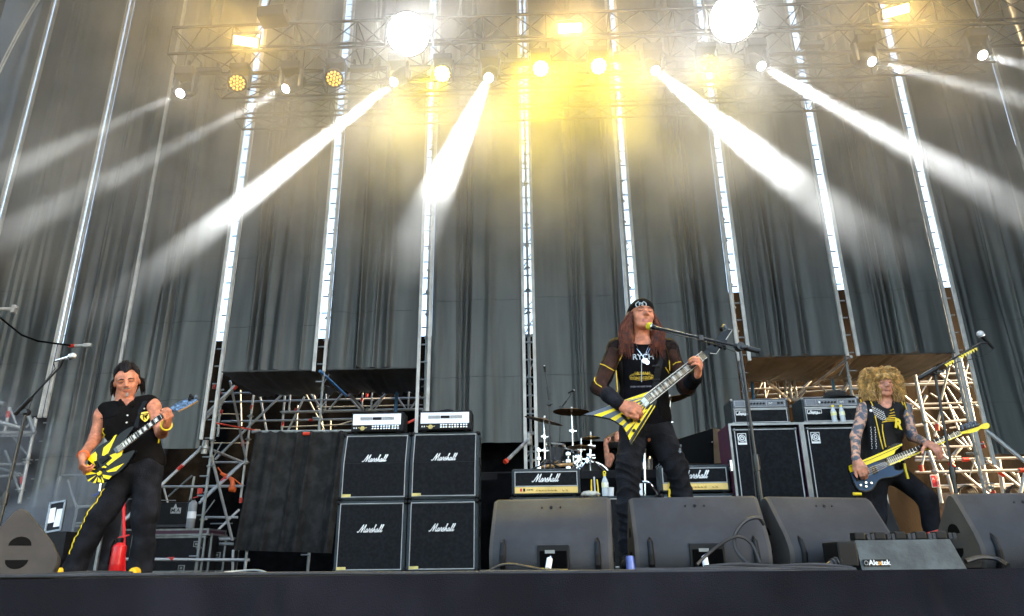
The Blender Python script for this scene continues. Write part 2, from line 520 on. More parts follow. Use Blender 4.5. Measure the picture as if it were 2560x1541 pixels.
def truss(px0, px1, py, pyh, Y, label, h=0.40, dep=0.40):
    """box truss level along X; py = photo row of its lower front chord near x = 1280"""
    c = P(1280, py, Y)
    x0 = P(px0, py, Y).x; x1 = P(px1, py, Y).x
    z0 = c.z
    t = thing('lighting_truss', ((x0+x1)/2, Y, z0), label, 'truss', 'black lighting trusses')
    pts = [(Y, z0), (Y+dep, z0), (Y, z0+h), (Y+dep, z0+h)]
    for (y, z) in pts:
        pipe('chord', (x0, y, z), (x1, y, z), 0.025, M_truss, t)
    mb = MB()
    n = int((x1-x0)/0.5)
    for i in range(n):
        a = x0+(x1-x0)*i/n; b = x0+(x1-x0)*(i+1)/n
        s = i % 2
        for (p, q) in ((0, 1), (2, 3), (0, 2), (1, 3)):
            A, B = (pts[p], pts[q]) if s else (pts[q], pts[p])
            mb.tube((a, A[0], A[1]), (b, B[0], B[1]), 0.011, n=6)
            if i % 2 == 0:
                mb.tube((a, A[0], A[1]), (a, B[0], B[1]), 0.011, n=6)
    mb.build('lattice', M_truss, t, smooth=True, kind='stuff')
    return t
truss(425, 2700, 104, 0, 9.2, 'front black lighting truss carrying the moving lights', h=0.52, dep=0.52)
truss(540, 2500, 196, 0, 11.0, 'middle black lighting truss level with the round amber lamps', h=0.30, dep=0.30)
truss(590, 2230, 274, 0, 12.6, 'lowest black lighting truss close to the backdrop', h=0.40, dep=0.40)
def moving_head(px, py, pxe, pye, Ye, power, label, Y=9.3, ang=4.0):
    L = P(px, py, Y); E = P(pxe, pye, Ye)
    d = (E-L).normalized()
    hd = L-d*0.10                       # pivot of the head
    zt = P(1280, 104, 9.2).z
    t = thing('moving_light', (hd.x, hd.y, zt), label, 'stage light', 'moving lights with white beams')
    MB().box((hd.x, hd.y, hd.z+0.33), (0.30, 0.26, 0.15), bev=0.02).build('base', M_fix, t)
    MB().tube((hd.x, hd.y, hd.z+0.40), (hd.x, hd.y, max(zt-0.02, hd.z+0.42)), 0.03, n=8).build('clamp', M_fixg, t)
    for s in (-1, 1):
        MB().box((hd.x+s*0.155, hd.y, hd.z+0.13), (0.045, 0.12, 0.34), bev=0.015).build('yoke_arm', M_fixg, t)
    hb = MB().lathe([(0.03, -0.30), (0.10, -0.28), (0.125, -0.20), (0.125, -0.02), (0.105, 0.05), (0.082, 0.10), (0.078, 0.118), (0.066, 0.118)], hd, d, n=18).build('head', M_fix, t, smooth=True)
    MB().lathe([(0.001, 0.0), (0.066, 0.0), (0.066, 0.004), (0.001, 0.008)], hd+d*0.120, d, n=18).build('lens', M_white_l, hb, smooth=True)
    l = bpy.data.lights.new('beam', 'SPOT')
    l.energy = power; l.spot_size = math.radians(ang); l.spot_blend = 0.12; l.shadow_soft_size = 0.055
    l.color = (0.90, 0.95, 1.0)
    lo = bpy.data.objects.new('beam_lamp', l)
    lo.matrix_basis = inv(t) @ (Matrix.Translation(hd+d*0.20) @ d.to_track_quat('-Z', 'Y').to_matrix().to_4x4())
    COL.objects.link(lo); lo.parent = t
    return t
BW = 38000
moving_head(452, 233, 130, 380, 7.2, BW*0.045, 'moving light at the left end of the truss with a faint beam')
moving_head(716, 221, 60, 560, 7.0, BW*0.14, 'moving light left of the first scaffold gap, its beam broken by smoke')
moving_head(986, 204, 380, 690, 6.9, BW, 'moving light throwing a thick white beam over the speaker stacks')
moving_head(1222, 194, 1055, 560, 5.8, BW*1.2, 'moving light left of the brightest yellow lamp with a steep white beam')
moving_head(1638, 176, 1990, 460, 6.4, BW*0.85, 'moving light right of the round yellow lamp, white beam falling to the right')
moving_head(1902, 165, 2480, 485, 6.6, BW*0.55, 'moving light right of the right glare sized lamp with a long smoky beam')
moving_head(2178, 154, 2640, 270, 7.2, BW*0.10, 'moving light second from the right edge with a thin beam')
moving_head(2455, 138, 2800, 215, 7.2, BW*0.08, 'moving light nearest the right edge of the picture')
def led_wash(px, py, pxe, pye, Ye, power, cellm, label, Y=9.3, r=0.125, aim=None):
    L = P(px, py, Y)
    d = (P(pxe, pye, Ye)-L).normalized() if aim is None else (aim-L).normalized()
    zt = P(1280, 104, 9.2).z
    t = thing('wash_light', (L.x, L.y, zt), label, 'stage light', 'round yellow wash lights')
    hb = MB().lathe([(0.04, -0.24), (0.10, -0.22), (r+0.005, -0.13), (r+0.022, -0.03), (r+0.022, 0.0), (r+0.004, 0.0), (r, -0.012), (0.001, -0.012)], L, d, n=24).build('head', M_fix, t, smooth=True)
    u = d.orthogonal().normalized(); v = d.cross(u)
    cells = [(0, 0)]+[(0.42*r*math.cos(a*PI/3), 0.42*r*math.sin(a*PI/3)) for a in range(6)]+[(0.80*r*math.cos(a*PI/6), 0.80*r*math.sin(a*PI/6)) for a in range(12)]
    for (a, b) in cells:
        MB().lathe([(0.17*r, -0.008), (0.17*r, 0.004), (0.10*r, 0.010), (0.001, 0.012)], L+u*a+v*b, d, n=8).build('led_cell', cellm, hb, smooth=True)
    for s in (-1, 1):
        MB().box((L.x+s*(r+0.045), L.y+0.06, L.z+0.10), (0.03, 0.07, 0.36), bev=0.008).build('yoke_arm', M_fixg, t)
    MB().box((L.x, L.y+0.06, L.z+0.31), (0.30, 0.22, 0.10), bev=0.015).build('base', M_fix, t)
    MB().tube((L.x, L.y+0.06, L.z+0.35), (L.x, L.y+0.06, max(zt, L.z+0.38)), 0.025, n=8).build('clamp', M_fixg, t)
    if power:
        l = bpy.data.lights.new('wash', 'SPOT')
        l.energy = power; l.spot_size = math.radians(42); l.spot_blend = 1.0; l.shadow_soft_size = 0.11
        l.color = (1.0, 0.74, 0.0)
        lo = bpy.data.objects.new('wash_lamp', l)
        lo.matrix_basis = inv(t) @ (Matrix.Translation(L+d*0.03) @ d.to_track_quat('-Z', 'Y').to_matrix().to_4x4())
        COL.objects.link(lo); lo.parent = t
    return t
YW = 190
led_wash(593, 208, 560, 500, 6.5, 0, M_amber, 'dim amber round lamp with visible cells, leftmost')
led_wash(835, 197, 800, 500, 6.5, 0, M_amber, 'dim amber round lamp with visible cells, second from the left')
led_wash(1105, 185, 970, 310, 7.2, YW*0.9, M_yellow, 'yellow round lamp beside the left glare sized lamp, beam to the left')
led_wash(1352, 172, 1335, 305, 7.0, YW*1.8, M_yellow, 'brightest yellow round lamp at the centre of the truss')
led_wash(1497, 166, 1550, 300, 7.0, YW*0.9, M_yellow, 'yellow round lamp right of the brightest one')
led_wash(1770, 157, 1850, 300, 7.0, YW*0.35, M_amber, 'amber round lamp with visible cells beneath the right glare sized lamp')
def strobe(px, py, label):
    Y = 8.9
    L = P(px, py, Y)
    d = (CAMLOC+Vector((L.x*0.4, 0, 0))-L).normalized()
    R = (-d).to_track_quat('Y', 'Z').to_matrix()
    t = thing('strobe_panel', L, label, 'stage light', 'rectangular warm strobe panels')
    MB().box(L-d*0.06, (0.40, 0.11, 0.17), R, bev=0.012).build('housing', M_fix, t)
    MB().box(L, (0.352, 0.012, 0.125), R, bev=0.004).build('light_panel', M_strobe, t)
    MB().box(L-d*0.06+Vector((0, 0, 0.16)), (0.44, 0.03, 0.03)).build('bracket', M_fixg, t)
    for s in (-1, 1):
        MB().box(L-d*0.06+Vector((s*0.215, 0, 0.08)), (0.012, 0.03, 0.19)).build('bracket_arm', M_fixg, t)
    l = bpy.data.lights.new('strobe', 'AREA')
    l.shape = 'RECTANGLE'; l.size = 0.35; l.size_y = 0.12; l.energy = 16; l.color = (1.0, 0.66, 0.18)
    lo = bpy.data.objects.new('strobe_lamp', l)
    lo.matrix_basis = inv(t) @ (Matrix.Translation(L+d*0.02) @ d.to_track_quat('-Z', 'Y').to_matrix().to_4x4())
    COL.objects.link(lo); lo.parent = t
strobe(614, 104, 'lit rectangular strobe panel left of the scaffold gap')
strobe(1425, 71, 'lit rectangular strobe panel above the middle of the stage')
strobe(2240, 28, 'lit rectangular strobe panel near the upper right corner')
def flood(px, py, rpx, label, Y=8.7):
    L = P(px, py, Y)
    r = (P(px+rpx, py, Y)-L).length  # lens radius takes in the glare of a smaller lamp
    d = (CAMLOC-L).normalized()
    t = thing('glare_lamp', L, label, 'stage light', 'white lamps widened to their glare')
    hb = MB().lathe([(0.05, -0.42), (0.15, -0.40), (r*0.8, -0.18), (r+0.03, -0.03), (r+0.03, 0.02), (r+0.004, 0.02), (r, 0.0), (0.001, 0.0)], L, d, n=32).build('reflector', M_fix, t, smooth=True)
    MB().lathe([(r, 0.002), (r*0.96, 0.04), (r*0.75, 0.09), (r*0.4, 0.12), (0.001, 0.13)], L, d, n=32).build('lens', M_glare_l, hb, smooth=True)
    for s in (-1, 1):
        MB().box((L.x+s*(r+0.06), L.y+0.10, L.z+0.16), (0.03, 0.07, 0.52), bev=0.008).build('yoke_arm', M_fixg, t)
    MB().box((L.x, L.y+0.10, L.z+0.43), (2*r+0.16, 0.09, 0.05), bev=0.01).build('yoke_bar', M_fixg, t)
    l = bpy.data.lights.new('flood', 'SPOT')
    l.energy = 24; l.spot_size = math.radians(150); l.spot_blend = 0.8; l.shadow_soft_size = r*0.8; l.color = (0.95, 0.98, 1.0)
    lo = bpy.data.objects.new('flood_lamp', l)
    lo.matrix_basis = inv(t) @ (Matrix.Translation(L+d*0.15) @ d.to_track_quat('-Z', 'Y').to_matrix().to_4x4())
    COL.objects.link(lo); lo.parent = t
flood(1020, 86, 50, 'white lamp left of the centre, lens widened to the size of its glare')
flood(1833, 46, 56, 'white lamp right of the centre, lens widened to the size of its glare')
# smoke drifting under the roof
t = thing('rigging_box', P(683, 42, 9.0), 'dark equipment box hung on the truss at the upper left', 'box')
MB().box(P(683, 42, 9.0), (0.42, 0.30, 0.20), Matrix.Rotation(-0.08, 3, 'Y'), bev=0.02).build('housing', M_fix, t)
MB().box(P(683, 30, 9.0), (0.46, 0.05, 0.04)).build('bracket', M_fixg, t)
for s_ in (-0.12, 0.12):
    MB().tube(P(683, 42, 9.0)+Vector((s_, 0, 0.05)), P(683, 42, 9.0)+Vector((s_, 0.1, 0.5)), 0.012, n=6).build('hanging_rod', M_fixg, t)
def led_bar(px, py, wpx, label):
    c = P(px, py, 9.45); w_ = wpx*0.0062
    t = thing('led_bar', c, label, 'stage light', 'unlit black light bars under the front truss')
    MB().box(c, (w_, 0.10, 0.09), bev=0.012).build('housing', M_fix, t)
    MB().box(c+Vector((0, -0.053, -0.01)), (w_*0.95, 0.006, 0.05)).build('lens_strip', M_fixg, t)
    for s_ in (-1, 1):
        MB().box(c+Vector((s_*w_*0.35, 0, 0.10)), (0.03, 0.05, 0.14)).build('bracket', M_fixg, t)
led_bar(522, 178, 64, 'unlit black light bar near the left end of the front truss')
led_bar(1290, 156, 62, 'unlit black light bar left of the brightest yellow lamp')
led_bar(1566, 138, 66, 'unlit black light bar left of the right centre moving light')
led_bar(2030, 112, 60, 'unlit black light bar right of the right glare sized lamp')
led_bar(905, 172, 60, 'unlit black light bar left of the thick white beam')
def smoke_mat(name, dens, z0, z1, y0, y1, scale=0.5, lo=0.35, hi=0.7, g=0.35, tilt=0.40, floor=0.0, col=(0.96, 0.97, 1.0)):
    m = bpy.data.materials.new(name); m.use_nodes = True
    nt = m.node_tree; nt.nodes.clear()
    out = nt.nodes.new('ShaderNodeOutputMaterial')
    v = nt.nodes.new('ShaderNodeVolumePrincipled')
    v.inputs['Color'].default_value = (*col, 1); v.inputs['Anisotropy'].default_value = g
    geo = nt.nodes.new('ShaderNodeNewGeometry')
    sx = nt.nodes.new('ShaderNodeSeparateXYZ'); lnk(nt, geo.outputs['Position'], sx.inputs[0])
    def ramp(sock, a, b, lo_=0.0):
        r = nt.nodes.new('ShaderNodeMapRange'); r.interpolation_type = 'SMOOTHSTEP'
        r.inputs['From Min'].default_value = a; r.inputs['From Max'].default_value = b; r.inputs['To Min'].default_value = lo_
        lnk(nt, sock, r.inputs['Value']); return r.outputs[0]
    n = nt.nodes.new('ShaderNodeTexNoise'); n.inputs['Scale'].default_value = scale; n.inputs['Detail'].default_value = 5
    lnk(nt, geo.outputs['Position'], n.inputs['Vector'])
    def mul(a, b):
        q = nt.nodes.new('ShaderNodeMath'); q.operation = 'MULTIPLY'; lnk(nt, a, q.inputs[0])
        if isinstance(b, float): q.inputs[1].default_value = b
        else: lnk(nt, b, q.inputs[1])
        return q.outputs[0]
    q = nt.nodes.new('ShaderNodeMath'); q.operation = 'MULTIPLY_ADD'; q.inputs[1].default_value = -tilt
    lnk(nt, sx.outputs['Y'], q.inputs[0]); lnk(nt, sx.outputs['Z'], q.inputs[2])
    d = mul(mul(ramp(q.outputs[0], z0, z1), ramp(sx.outputs['Y'], y0, y1)), ramp(n.outputs['Fac'], lo, hi, floor))
    lnk(nt, mul(d, dens), v.inputs['Density'])
    lnk(nt, v.outputs[0], out.inputs['Volume'])
    m.cycles.volume_step_rate = 0.6
    return m
MB().box((0.0, 9.2, 7.4), (24.0, 8.4, 10.4)).build('smoke', smoke_mat('drifting_smoke', 0.092, -0.45, 1.8, 5.0, 6.6, scale=1.05, lo=0.40, hi=0.66, floor=0.14, col=(0.98, 0.96, 0.90)), None, kind='stuff')
ya, yb = P(850, 300, 8.2).x, P(1950, 300, 8.2).x
MB().box(((ya+yb)/2, 8.0, 5.35), (yb-ya, 2.4, 2.5)).build('smoke', smoke_mat('dense_smoke_puff', 0.27, 0.35, 2.4, 6.6, 8.0, scale=1.0, lo=0.38, hi=0.72), None, kind='stuff')
# ---------------------------------------------------------------- scaffolding below the curtains
M_blue = mat('blue_and_skylit_tube', (0.04, 0.20, 0.45), 0.45, var=0.2)
M_orange = mat('orange_strap_plastic', (0.75, 0.13, 0.02), 0.5)
M_rtube = mat('red_painted_tube', (0.65, 0.05, 0.02), 0.45)
def zz(ox, oy, s):
    return lambda x, y: (ox+x/s, oy+y/s)
def tubes(parent, tr, rows, m=None, r=0.0242):
    for row in rows:
        x0, y0, x1, y1, Ya, Yb = row[:6]
        rr = row[6] if len(row) > 6 else r
        mm = row[7] if len(row) > 7 else (m or M_steel)
        nm = row[8] if len(row) > 8 else ('standard' if abs(x1-x0) < abs(y1-y0)*0.24 else 'ledger' if abs(y1-y0) < abs(x1-x0)*0.10 else 'brace')
        a = P(*tr(x0, y0), Ya); b = P(*tr(x1, y1), Yb)
        if a.z < 0: a.z = 0.0
        if b.z < 0: b.z = 0.0
        pipe(nm, a, b, rr, mm, parent)
def coupler(parent, p, m=None, r=0.05):
    MB().lathe([(0.026, -0.035), (0.036, -0.035), (0.036, -0.007), (r, -0.007), (r, 0.007), (0.036, 0.007), (0.036, 0.035), (0.026, 0.035)], p, n=12).build('rosette', m or M_steel2, parent)
def band(parent, px, py, Y, dx=0.0, dy=1.0, L=0.09, r=0.0262, m=None):
    c = P(px, py, Y); d = Vector((dx, 0, dy)).normalized()*L/2
    MB().tube(c-d, c+d, r, n=10).build('red_band', m or M_red, parent, smooth=True)
# --- bays left of the speaker stacks
SL = thing('scaffold_tower', (-4.6, 15, 0), 'dark scaffold bays of grey tubes behind the left guitarist and speaker stacks', 'scaffold', 'backstage scaffolding')
A = zz(500, 920, 4.252)
tubes(SL, A, [
    (570, 290, 430, 1400, 15.7, 15.7), (320, 140, 490, 980, 14.3, 15.6), (640, 300, 712, 690, 16.2, 16.2), (905, 280, 862, 760, 16.1, 16.1),
    (960, 285, 945, 460, 15.8, 15.8, 0.02), (1340, 275, 1332, 450, 15.8, 15.8, 0.02), (1730, 268, 1722, 400, 15.9, 15.9, 0.02), (1832, 262, 1818, 440, 15.8, 15.8, 0.02), (2222, 255, 2212, 440, 15.8, 15.8, 0.02),
    (2094, 250, 2078, 470, 15.3, 15.3, 0.036, M_blue, 'blue_post'),
    (230, 272, 540, 268, 15.6, 15.6), (250, 366, 2370, 320, 16.0, 16.0), (872, 472, 2370, 440, 15.8, 15.8, 0.03), (230, 572, 1640, 545, 15.9, 15.9), (860, 632, 1640, 600, 16.6, 16.6, 0.018, M_steel2), (1240, 420, 2370, 395, 16.8, 16.8, 0.018, M_steel2),
    (40, 520, 372, 190, 13.95, 14.1, 0.03), (46, 560, 340, 240, 14.0, 14.15, 0.024), (160, 975, 872, 285, 15.6, 15.75, 0.026), (925, 690, 1112, 305, 15.9, 15.9, 0.024), (1178, 278, 1304, 452, 15.8, 15.8, 0.022), (1366, 452, 1512, 278, 15.8, 15.8, 0.022),
    (1590, 285, 1748, 455, 15.2, 15.8, 0.034), (1600, 330, 1700, 440, 15.8, 15.8, 0.02), (1806, 445, 1992, 262, 15.8, 15.8, 0.026), (1860, 440, 1962, 300, 15.9, 15.9, 0.018), (1130, 288, 1342, 700, 16.3, 16.3, 0.018, M_steel2), (2060, 262, 2182, 430, 15.8, 15.8, 0.02), (2240, 430, 2340, 300, 15.8, 15.8, 0.02),
    (220, 330, 190, 730, 15.0, 15.0), (100, 862, 482, 1012, 13.95, 15.6, 0.026), (110, 868, 240, 1420, 13.95, 14.6, 0.026), (150, 1006, 470, 1004, 15.6, 15.6), (20, 1258, 440, 1255, 15.5, 15.5),
    (10, 1405, 440, 1008, 15.3, 15.6), (430, 240, 440, 620, 16.9, 16.9, 0.018, M_steel2), (1040, 400, 1024, 700, 16.6, 16.6, 0.018, M_steel2), (1390, 560, 1384, 700, 16.8, 16.8, 0.018, M_steel2), (1210, 280, 1304, 560, 16.9, 16.9, 0.016, M_steel2), (1300, 560, 1304, 690, 16.9, 16.9, 0.016, M_steel2), (1430, 620, 1900, 480, 16.8, 16.8, 0.018, M_steel2),
    (130, 580, 610, 668, 14.4, 15.2, 0.016, M_rtube, 'red_tube'), (2210, 585, 2290, 545, 14.0, 14.2, 0.022, M_rtube, 'red_tube'),
    (120, 490, 430, 492, 16.9, 16.9, 0.012, M_steel2), (150, 640, 640, 660, 17, 17, 0.012, M_steel2), (110, 800, 520, 800, 17, 17, 0.012, M_steel2)])
B = zz(100, 1100, 4.365)
tubes(SL, B, [
    (1280, 535, 1762, 88, 13.2, 13.88, 0.03), (1330, 512, 2210, 508, 15.5, 15.5, 0.026), (1720, 846, 2160, 846, 15.4, 15.4), (1740, 690, 2230, 240, 14.0, 15.5, 0.026), (1852, 105, 2100, 1095, 13.95, 14.8, 0.028), (1890, 1035, 2170, 765, 15.0, 15.6, 0.026),
    (510, 1300, 2290, 1312, 12.9, 13.9, 0.028), (530, 1242, 1042, 762, 12.2, 12.6, 0.03), (1684, 400, 1640, 660, 16.0, 16.0), (1350, 520, 1395, 690, 16.2, 16.2, 0.02), (1400, 620, 1660, 390, 16.4, 16.4, 0.02, M_steel2), (812, 650, 926, 985, 13.4, 13.4, 0.026, M_steel2),
    (728, 740, 690, 985, 13.3, 13.3, 0.024), (1960, 1085, 2100, 1085, 14.9, 14.9, 0.024), (1960, 1135, 2110, 1135, 14.9, 14.9, 0.03, M_steel2), (2108, 1200, 2100, 1440, 14.2, 14.2, 0.026), (1860, 915, 2100, 912, 16.0, 16.0, 0.012, M_steel2), (760, 648, 1010, 646, 15.8, 15.8, 0.010, M_steel2), (1280, 660, 1480, 662, 15.8, 15.8, 0.010, M_steel2),
    (160, 690, 220, 400, 12.2, 12.2, 0.026, M_steel2), (300, 440, 430, 850, 12.2, 12.2, 0.022, M_steel2), (230, 392, 520, 385, 12.3, 12.3, 0.024, M_steel2)])
for (x, y, Y) in ((50, 850, 13.88), (490, 1005, 15.6), (445, 1250, 15.6), (535, 515, 15.7), (512, 760, 15.7), (885, 470, 16.1), (1780, 445, 15.8), (1305, 455, 15.8)):
    coupler(SL, P(*A(x, y), Y), r=0.07)
for (x, y, Y, dx) in ((150, 200, 13.88, 0), (550, 420, 15.7, .05), (880, 597, 16.1, 0), (452, 808, 15.5, -.2), (1775, 290, 15.9, 0), (1720, 340, 15.9, 0), (1182, 555, 15.9, 9), (376, 212, 14.1, 1), (208, 272, 15.6, 9), (228, 470, 15.0, 0), (1015, 450, 15.9, .4), (1590, 295, 15.3, -.9), (10, 1310, 13.88, 0)):
    band(SL, *A(x, y), Y, dx, 1.0 if dx < 5 else 0.0, r=0.03)
for (x, y, Y, dx) in ((1735, 560, 13.88, 0), (1530, 300, 13.5, 1.0), (2190, 660, 15.6, 0), (2212, 40, 15.6, -.2), (2005, 430, 14.8, 1.0), (1425, 1300, 13.4, 9)):
    band(SL, *B(x, y), Y, dx, 1.0 if dx < 5 else 0.0, r=0.033, L=0.11)
# node cup of the front standard
c = P(*B(1800, 85), 13.88)
MB().lathe([(0.03, -0.12), (0.055, -0.12), (0.06, -0.03), (0.10, -0.02), (0.10, 0.02), (0.06, 0.03), (0.055, 0.14), (0.03, 0.14)], c, n=14).build('node_cup', M_steel, SL, smooth=True)
# orange ratchet strap hooked on a brace
t = thing('ratchet_strap', P(*B(2060, 450), 15.0), 'orange ratchet strap hooked over a scaffold brace', 'strap')
MB().sweep([P(*B(x, y), 15.0) for x, y in ((1975, 365), (2010, 385), (2060, 400), (2095, 440), (2105, 480), (2085, 530))], [0.03, 0.035, 0.03, 0.045, 0.05, 0.06], n=8).build('webbing', M_orange, t, smooth=True)
MB().tube(P(*B(2070, 535), 15.0), P(*B(2130, 545), 15.0), 0.055, n=10).build('ratchet', M_orange, t, smooth=True)
MB().sweep([P(*B(x, y), 15.02) for x, y in ((1940, 300), (1985, 360), (2110, 420), (2195, 490))], 0.012, n=6).build('cord', M_orange, t)
# --- tower at the left edge
SE = thing('scaffold_tower', (-7.5, 12, 0), 'grey scaffold corner at the left edge behind the left microphone stand', 'scaffold', 'backstage scaffolding')
D = zz(0, 740, 2.967)
tubes(SE, D, [(-40, 925, 170, 985, 11.5, 11.7, 0.034), (-40, 1016, 262, 1014, 11.7, 11.7, 0.03), (-40, 1042, 235, 1036, 12.4, 12.4, 0.02), (72, 828, 28, 1036, 12.0, 12.0, 0.03), (266, 915, 142, 1540, 11.8, 11.8, 0.03), (78, 845, 122, 955, 12.0, 12.0, 0.02), (206, 876, 256, 1014, 11.6, 11.6, 0.036, M_steel2), (-30, 1252, 200, 1246, 12.0, 12.0, 0.022), (-30, 1272, 150, 1322, 12.0, 12.0, 0.022, M_steel2), (-30, 1338, 190, 1332, 12.3, 12.3, 0.024), (38, 1150, 84, 1264, 12.0, 12.0, 0.022, M_steel2), (108, 1345, 145, 1460, 12.1, 12.1, 0.022, M_steel2), (195, 975, 262, 905, 12.1, 12.1, 0.018), (-30, 790, 36, 806, 11.6, 11.6, 0.04, M_steel2), (200, 1180, 60, 1000, 12.4, 12.4, 0.018, M_steel2),
               (-60, 98, 104, 98, 12.6, 12.6, 0.034, M_alu, 'stub_tube'), (510, 372, 662, 366, 13.2, 13.2, 0.026, M_alu, 'stub_tube')])
MB().box(P(*D(106, 100), 12.6), (0.07, 0.10, 0.16), bev=0.01).build('clamp', M_alu, SE)
MB().box(P(*D(112, 86), 12.58), (0.11, 0.06, 0.05), bev=0.01).build('clamp', M_alu, SE)
MB().box(P(*D(648, 366), 13.18), (0.15, 0.06, 0.075), bev=0.01).build('clamp', M_alu, SE)
for (x, y, Y, dx) in ((60, 880, 12.0, 0), (165, 1368, 11.8, -.2), (536, 371, 13.2, 9)):
    band(SE, *D(x, y), Y, dx, 1.0 if dx < 5 else 0.0, r=0.036, L=0.11)
for (x, y) in ((190, 1240), (205, 1215), (150, 1440)):
    coupler(SE, P(*D(x, y), 11.8), r=0.075)
MB().sweep([P(*D(x, y), 12.9) for x, y in ((-60, 110), (60, 210), (160, 290), (280, 335), (400, 352), (520, 368))], 0.018, n=8).build('cable_bundle', M_blackcloth, None, smooth=True, label='dark cable bundle sagging across the curtain at the left edge', cat='cable')
for k, (dx, lab) in enumerate(((0, 'left of the two pale steel cables crossing the upper left corner'), (7, 'right of the two pale steel cables crossing the upper left corner'))):
    MB().sweep([P(100+dx-i*14.5, -20+i*26+(i-3.5)**2*0.6, 11.5) for i in range(9)], 0.016, n=7).build('steel_cable', M_alu, None, smooth=True, label=lab, cat='cable')
# --- sunlit tower on the right
SR = thing('scaffold_tower', (7, 15, 0), 'sunlit scaffold bays of bright tubes behind the bassist', 'scaffold', 'backstage scaffolding')
R1 = zz(1780, 860, 6.165)
M_sun = M_steel
tubes(SR, R1, [(540, 600, 558, 900, 15.4, 15.4), (615, 590, 648, 905, 15.2, 15.2, 0.034, M_blue, 'blue_post'), (800, 588, 826, 840, 15.8, 15.8, 0.02), (1008, 600, 1048, 895, 15.6, 15.6, 0.026), (1118, 572, 1152, 835, 15.4, 15.4, 0.028), (1190, 572, 1228, 845, 15.3, 15.3, 0.032), (1265, 572, 1312, 835, 15.4, 15.4, 0.028), (1855, 556, 1897, 805, 15.3, 15.3, 0.034, M_blue, 'blue_post'),
               (530, 702, 2400, 650, 15.7, 15.7, 0.024), (555, 872, 1750, 832, 15.7, 15.7, 0.03), (660, 800, 2260, 685, 16.4, 16.2, 0.022, M_steel2), (1195, 965, 1380, 905, 15.2, 15.2, 0.026), (1250, 868, 2400, 790, 15.2, 15.2, 0.03),
               (676, 805, 770, 595, 15.7, 15.7, 0.02), (880, 590, 1205, 885, 15.0, 15.5, 0.028), (856, 596, 1195, 880, 15.8, 15.8, 0.018), (1228, 872, 1522, 570, 15.7, 15.7, 0.028), (1350, 835, 1442, 710, 15.6, 15.6, 0.026), (1608, 588, 1802, 785, 15.6, 15.6, 0.02), (1956, 805, 2104, 562, 15.6, 15.6, 0.026), (2020, 805, 2140, 570, 16.0, 16.0, 0.016), (820, 850, 885, 660, 16.0, 16.0, 0.016), (2190, 555, 2300, 700, 15.6, 15.6, 0.02)])
R2 = zz(2080, 880, 5.867)
tubes(SR, R2, [(1215, 340, 1425, 1320, 14.6, 14.6, 0.034), (1880, 95, 2090, 1060, 15.2, 15.2, 0.036), (1905, 420, 2000, 940, 16.0, 16.0, 0.026), (1030, 482, 2080, 460, 15.4, 15.4, 0.03), (1130, 772, 2160, 745, 15.0, 15.0, 0.022), (1140, 842, 1970, 816, 15.8, 15.8, 0.026), (1210, 1084, 1960, 1000, 15.6, 15.6, 0.032), (1290, 440, 1900, 420, 16.2, 16.2, 0.02), (1600, 325, 2050, 318, 16.0, 16.0, 0.026), (1720, 1120, 1880, 1100, 16, 16, .02),
               (1555, 305, 2035, 705, 14.8, 15.2, 0.030), (1050, 640, 1665, 1150, 14.7, 15.3, 0.028), (1725, 185, 1600, 705, 14.5, 14.6, 0.022), (1600, 860, 1500, 1240, 14.6, 14.7, 0.022), (1640, 600, 1855, 1145, 15.8, 15.8, 0.022), (1680, 515, 1965, 945, 15.6, 15.6, 0.022), (1740, 195, 1905, 335, 15.4, 15.4, 0.024), (1700, 740, 1890, 1080, 16.2, 16.2, 0.022), (1440, 610, 1570, 690, 16.0, 16.0, 0.02), (1310, 600, 1460, 370, 16.1, 16.1, 0.016), (1330, 740, 1385, 640, 15.6, 15.6, 0.034), (1850, 760, 1925, 650, 15.6, 15.6, 0.028), (2080, 760, 2165, 820, 15.2, 15.2, 0.022), (1970, 380, 2085, 440, 15.2, 15.2, 0.024), (2000, 150, 1930, 420, 15.6, 15.6, 0.02), (1650, 260, 1640, 560, 16.3, 16.3, .02),
               (1160, 840, 1240, 700, 16.1, 16.1, 0.016), (1620, 880, 1720, 1000, 16.2, 16.2, 0.02)])
R4 = zz(2300, 1000, 5.115)
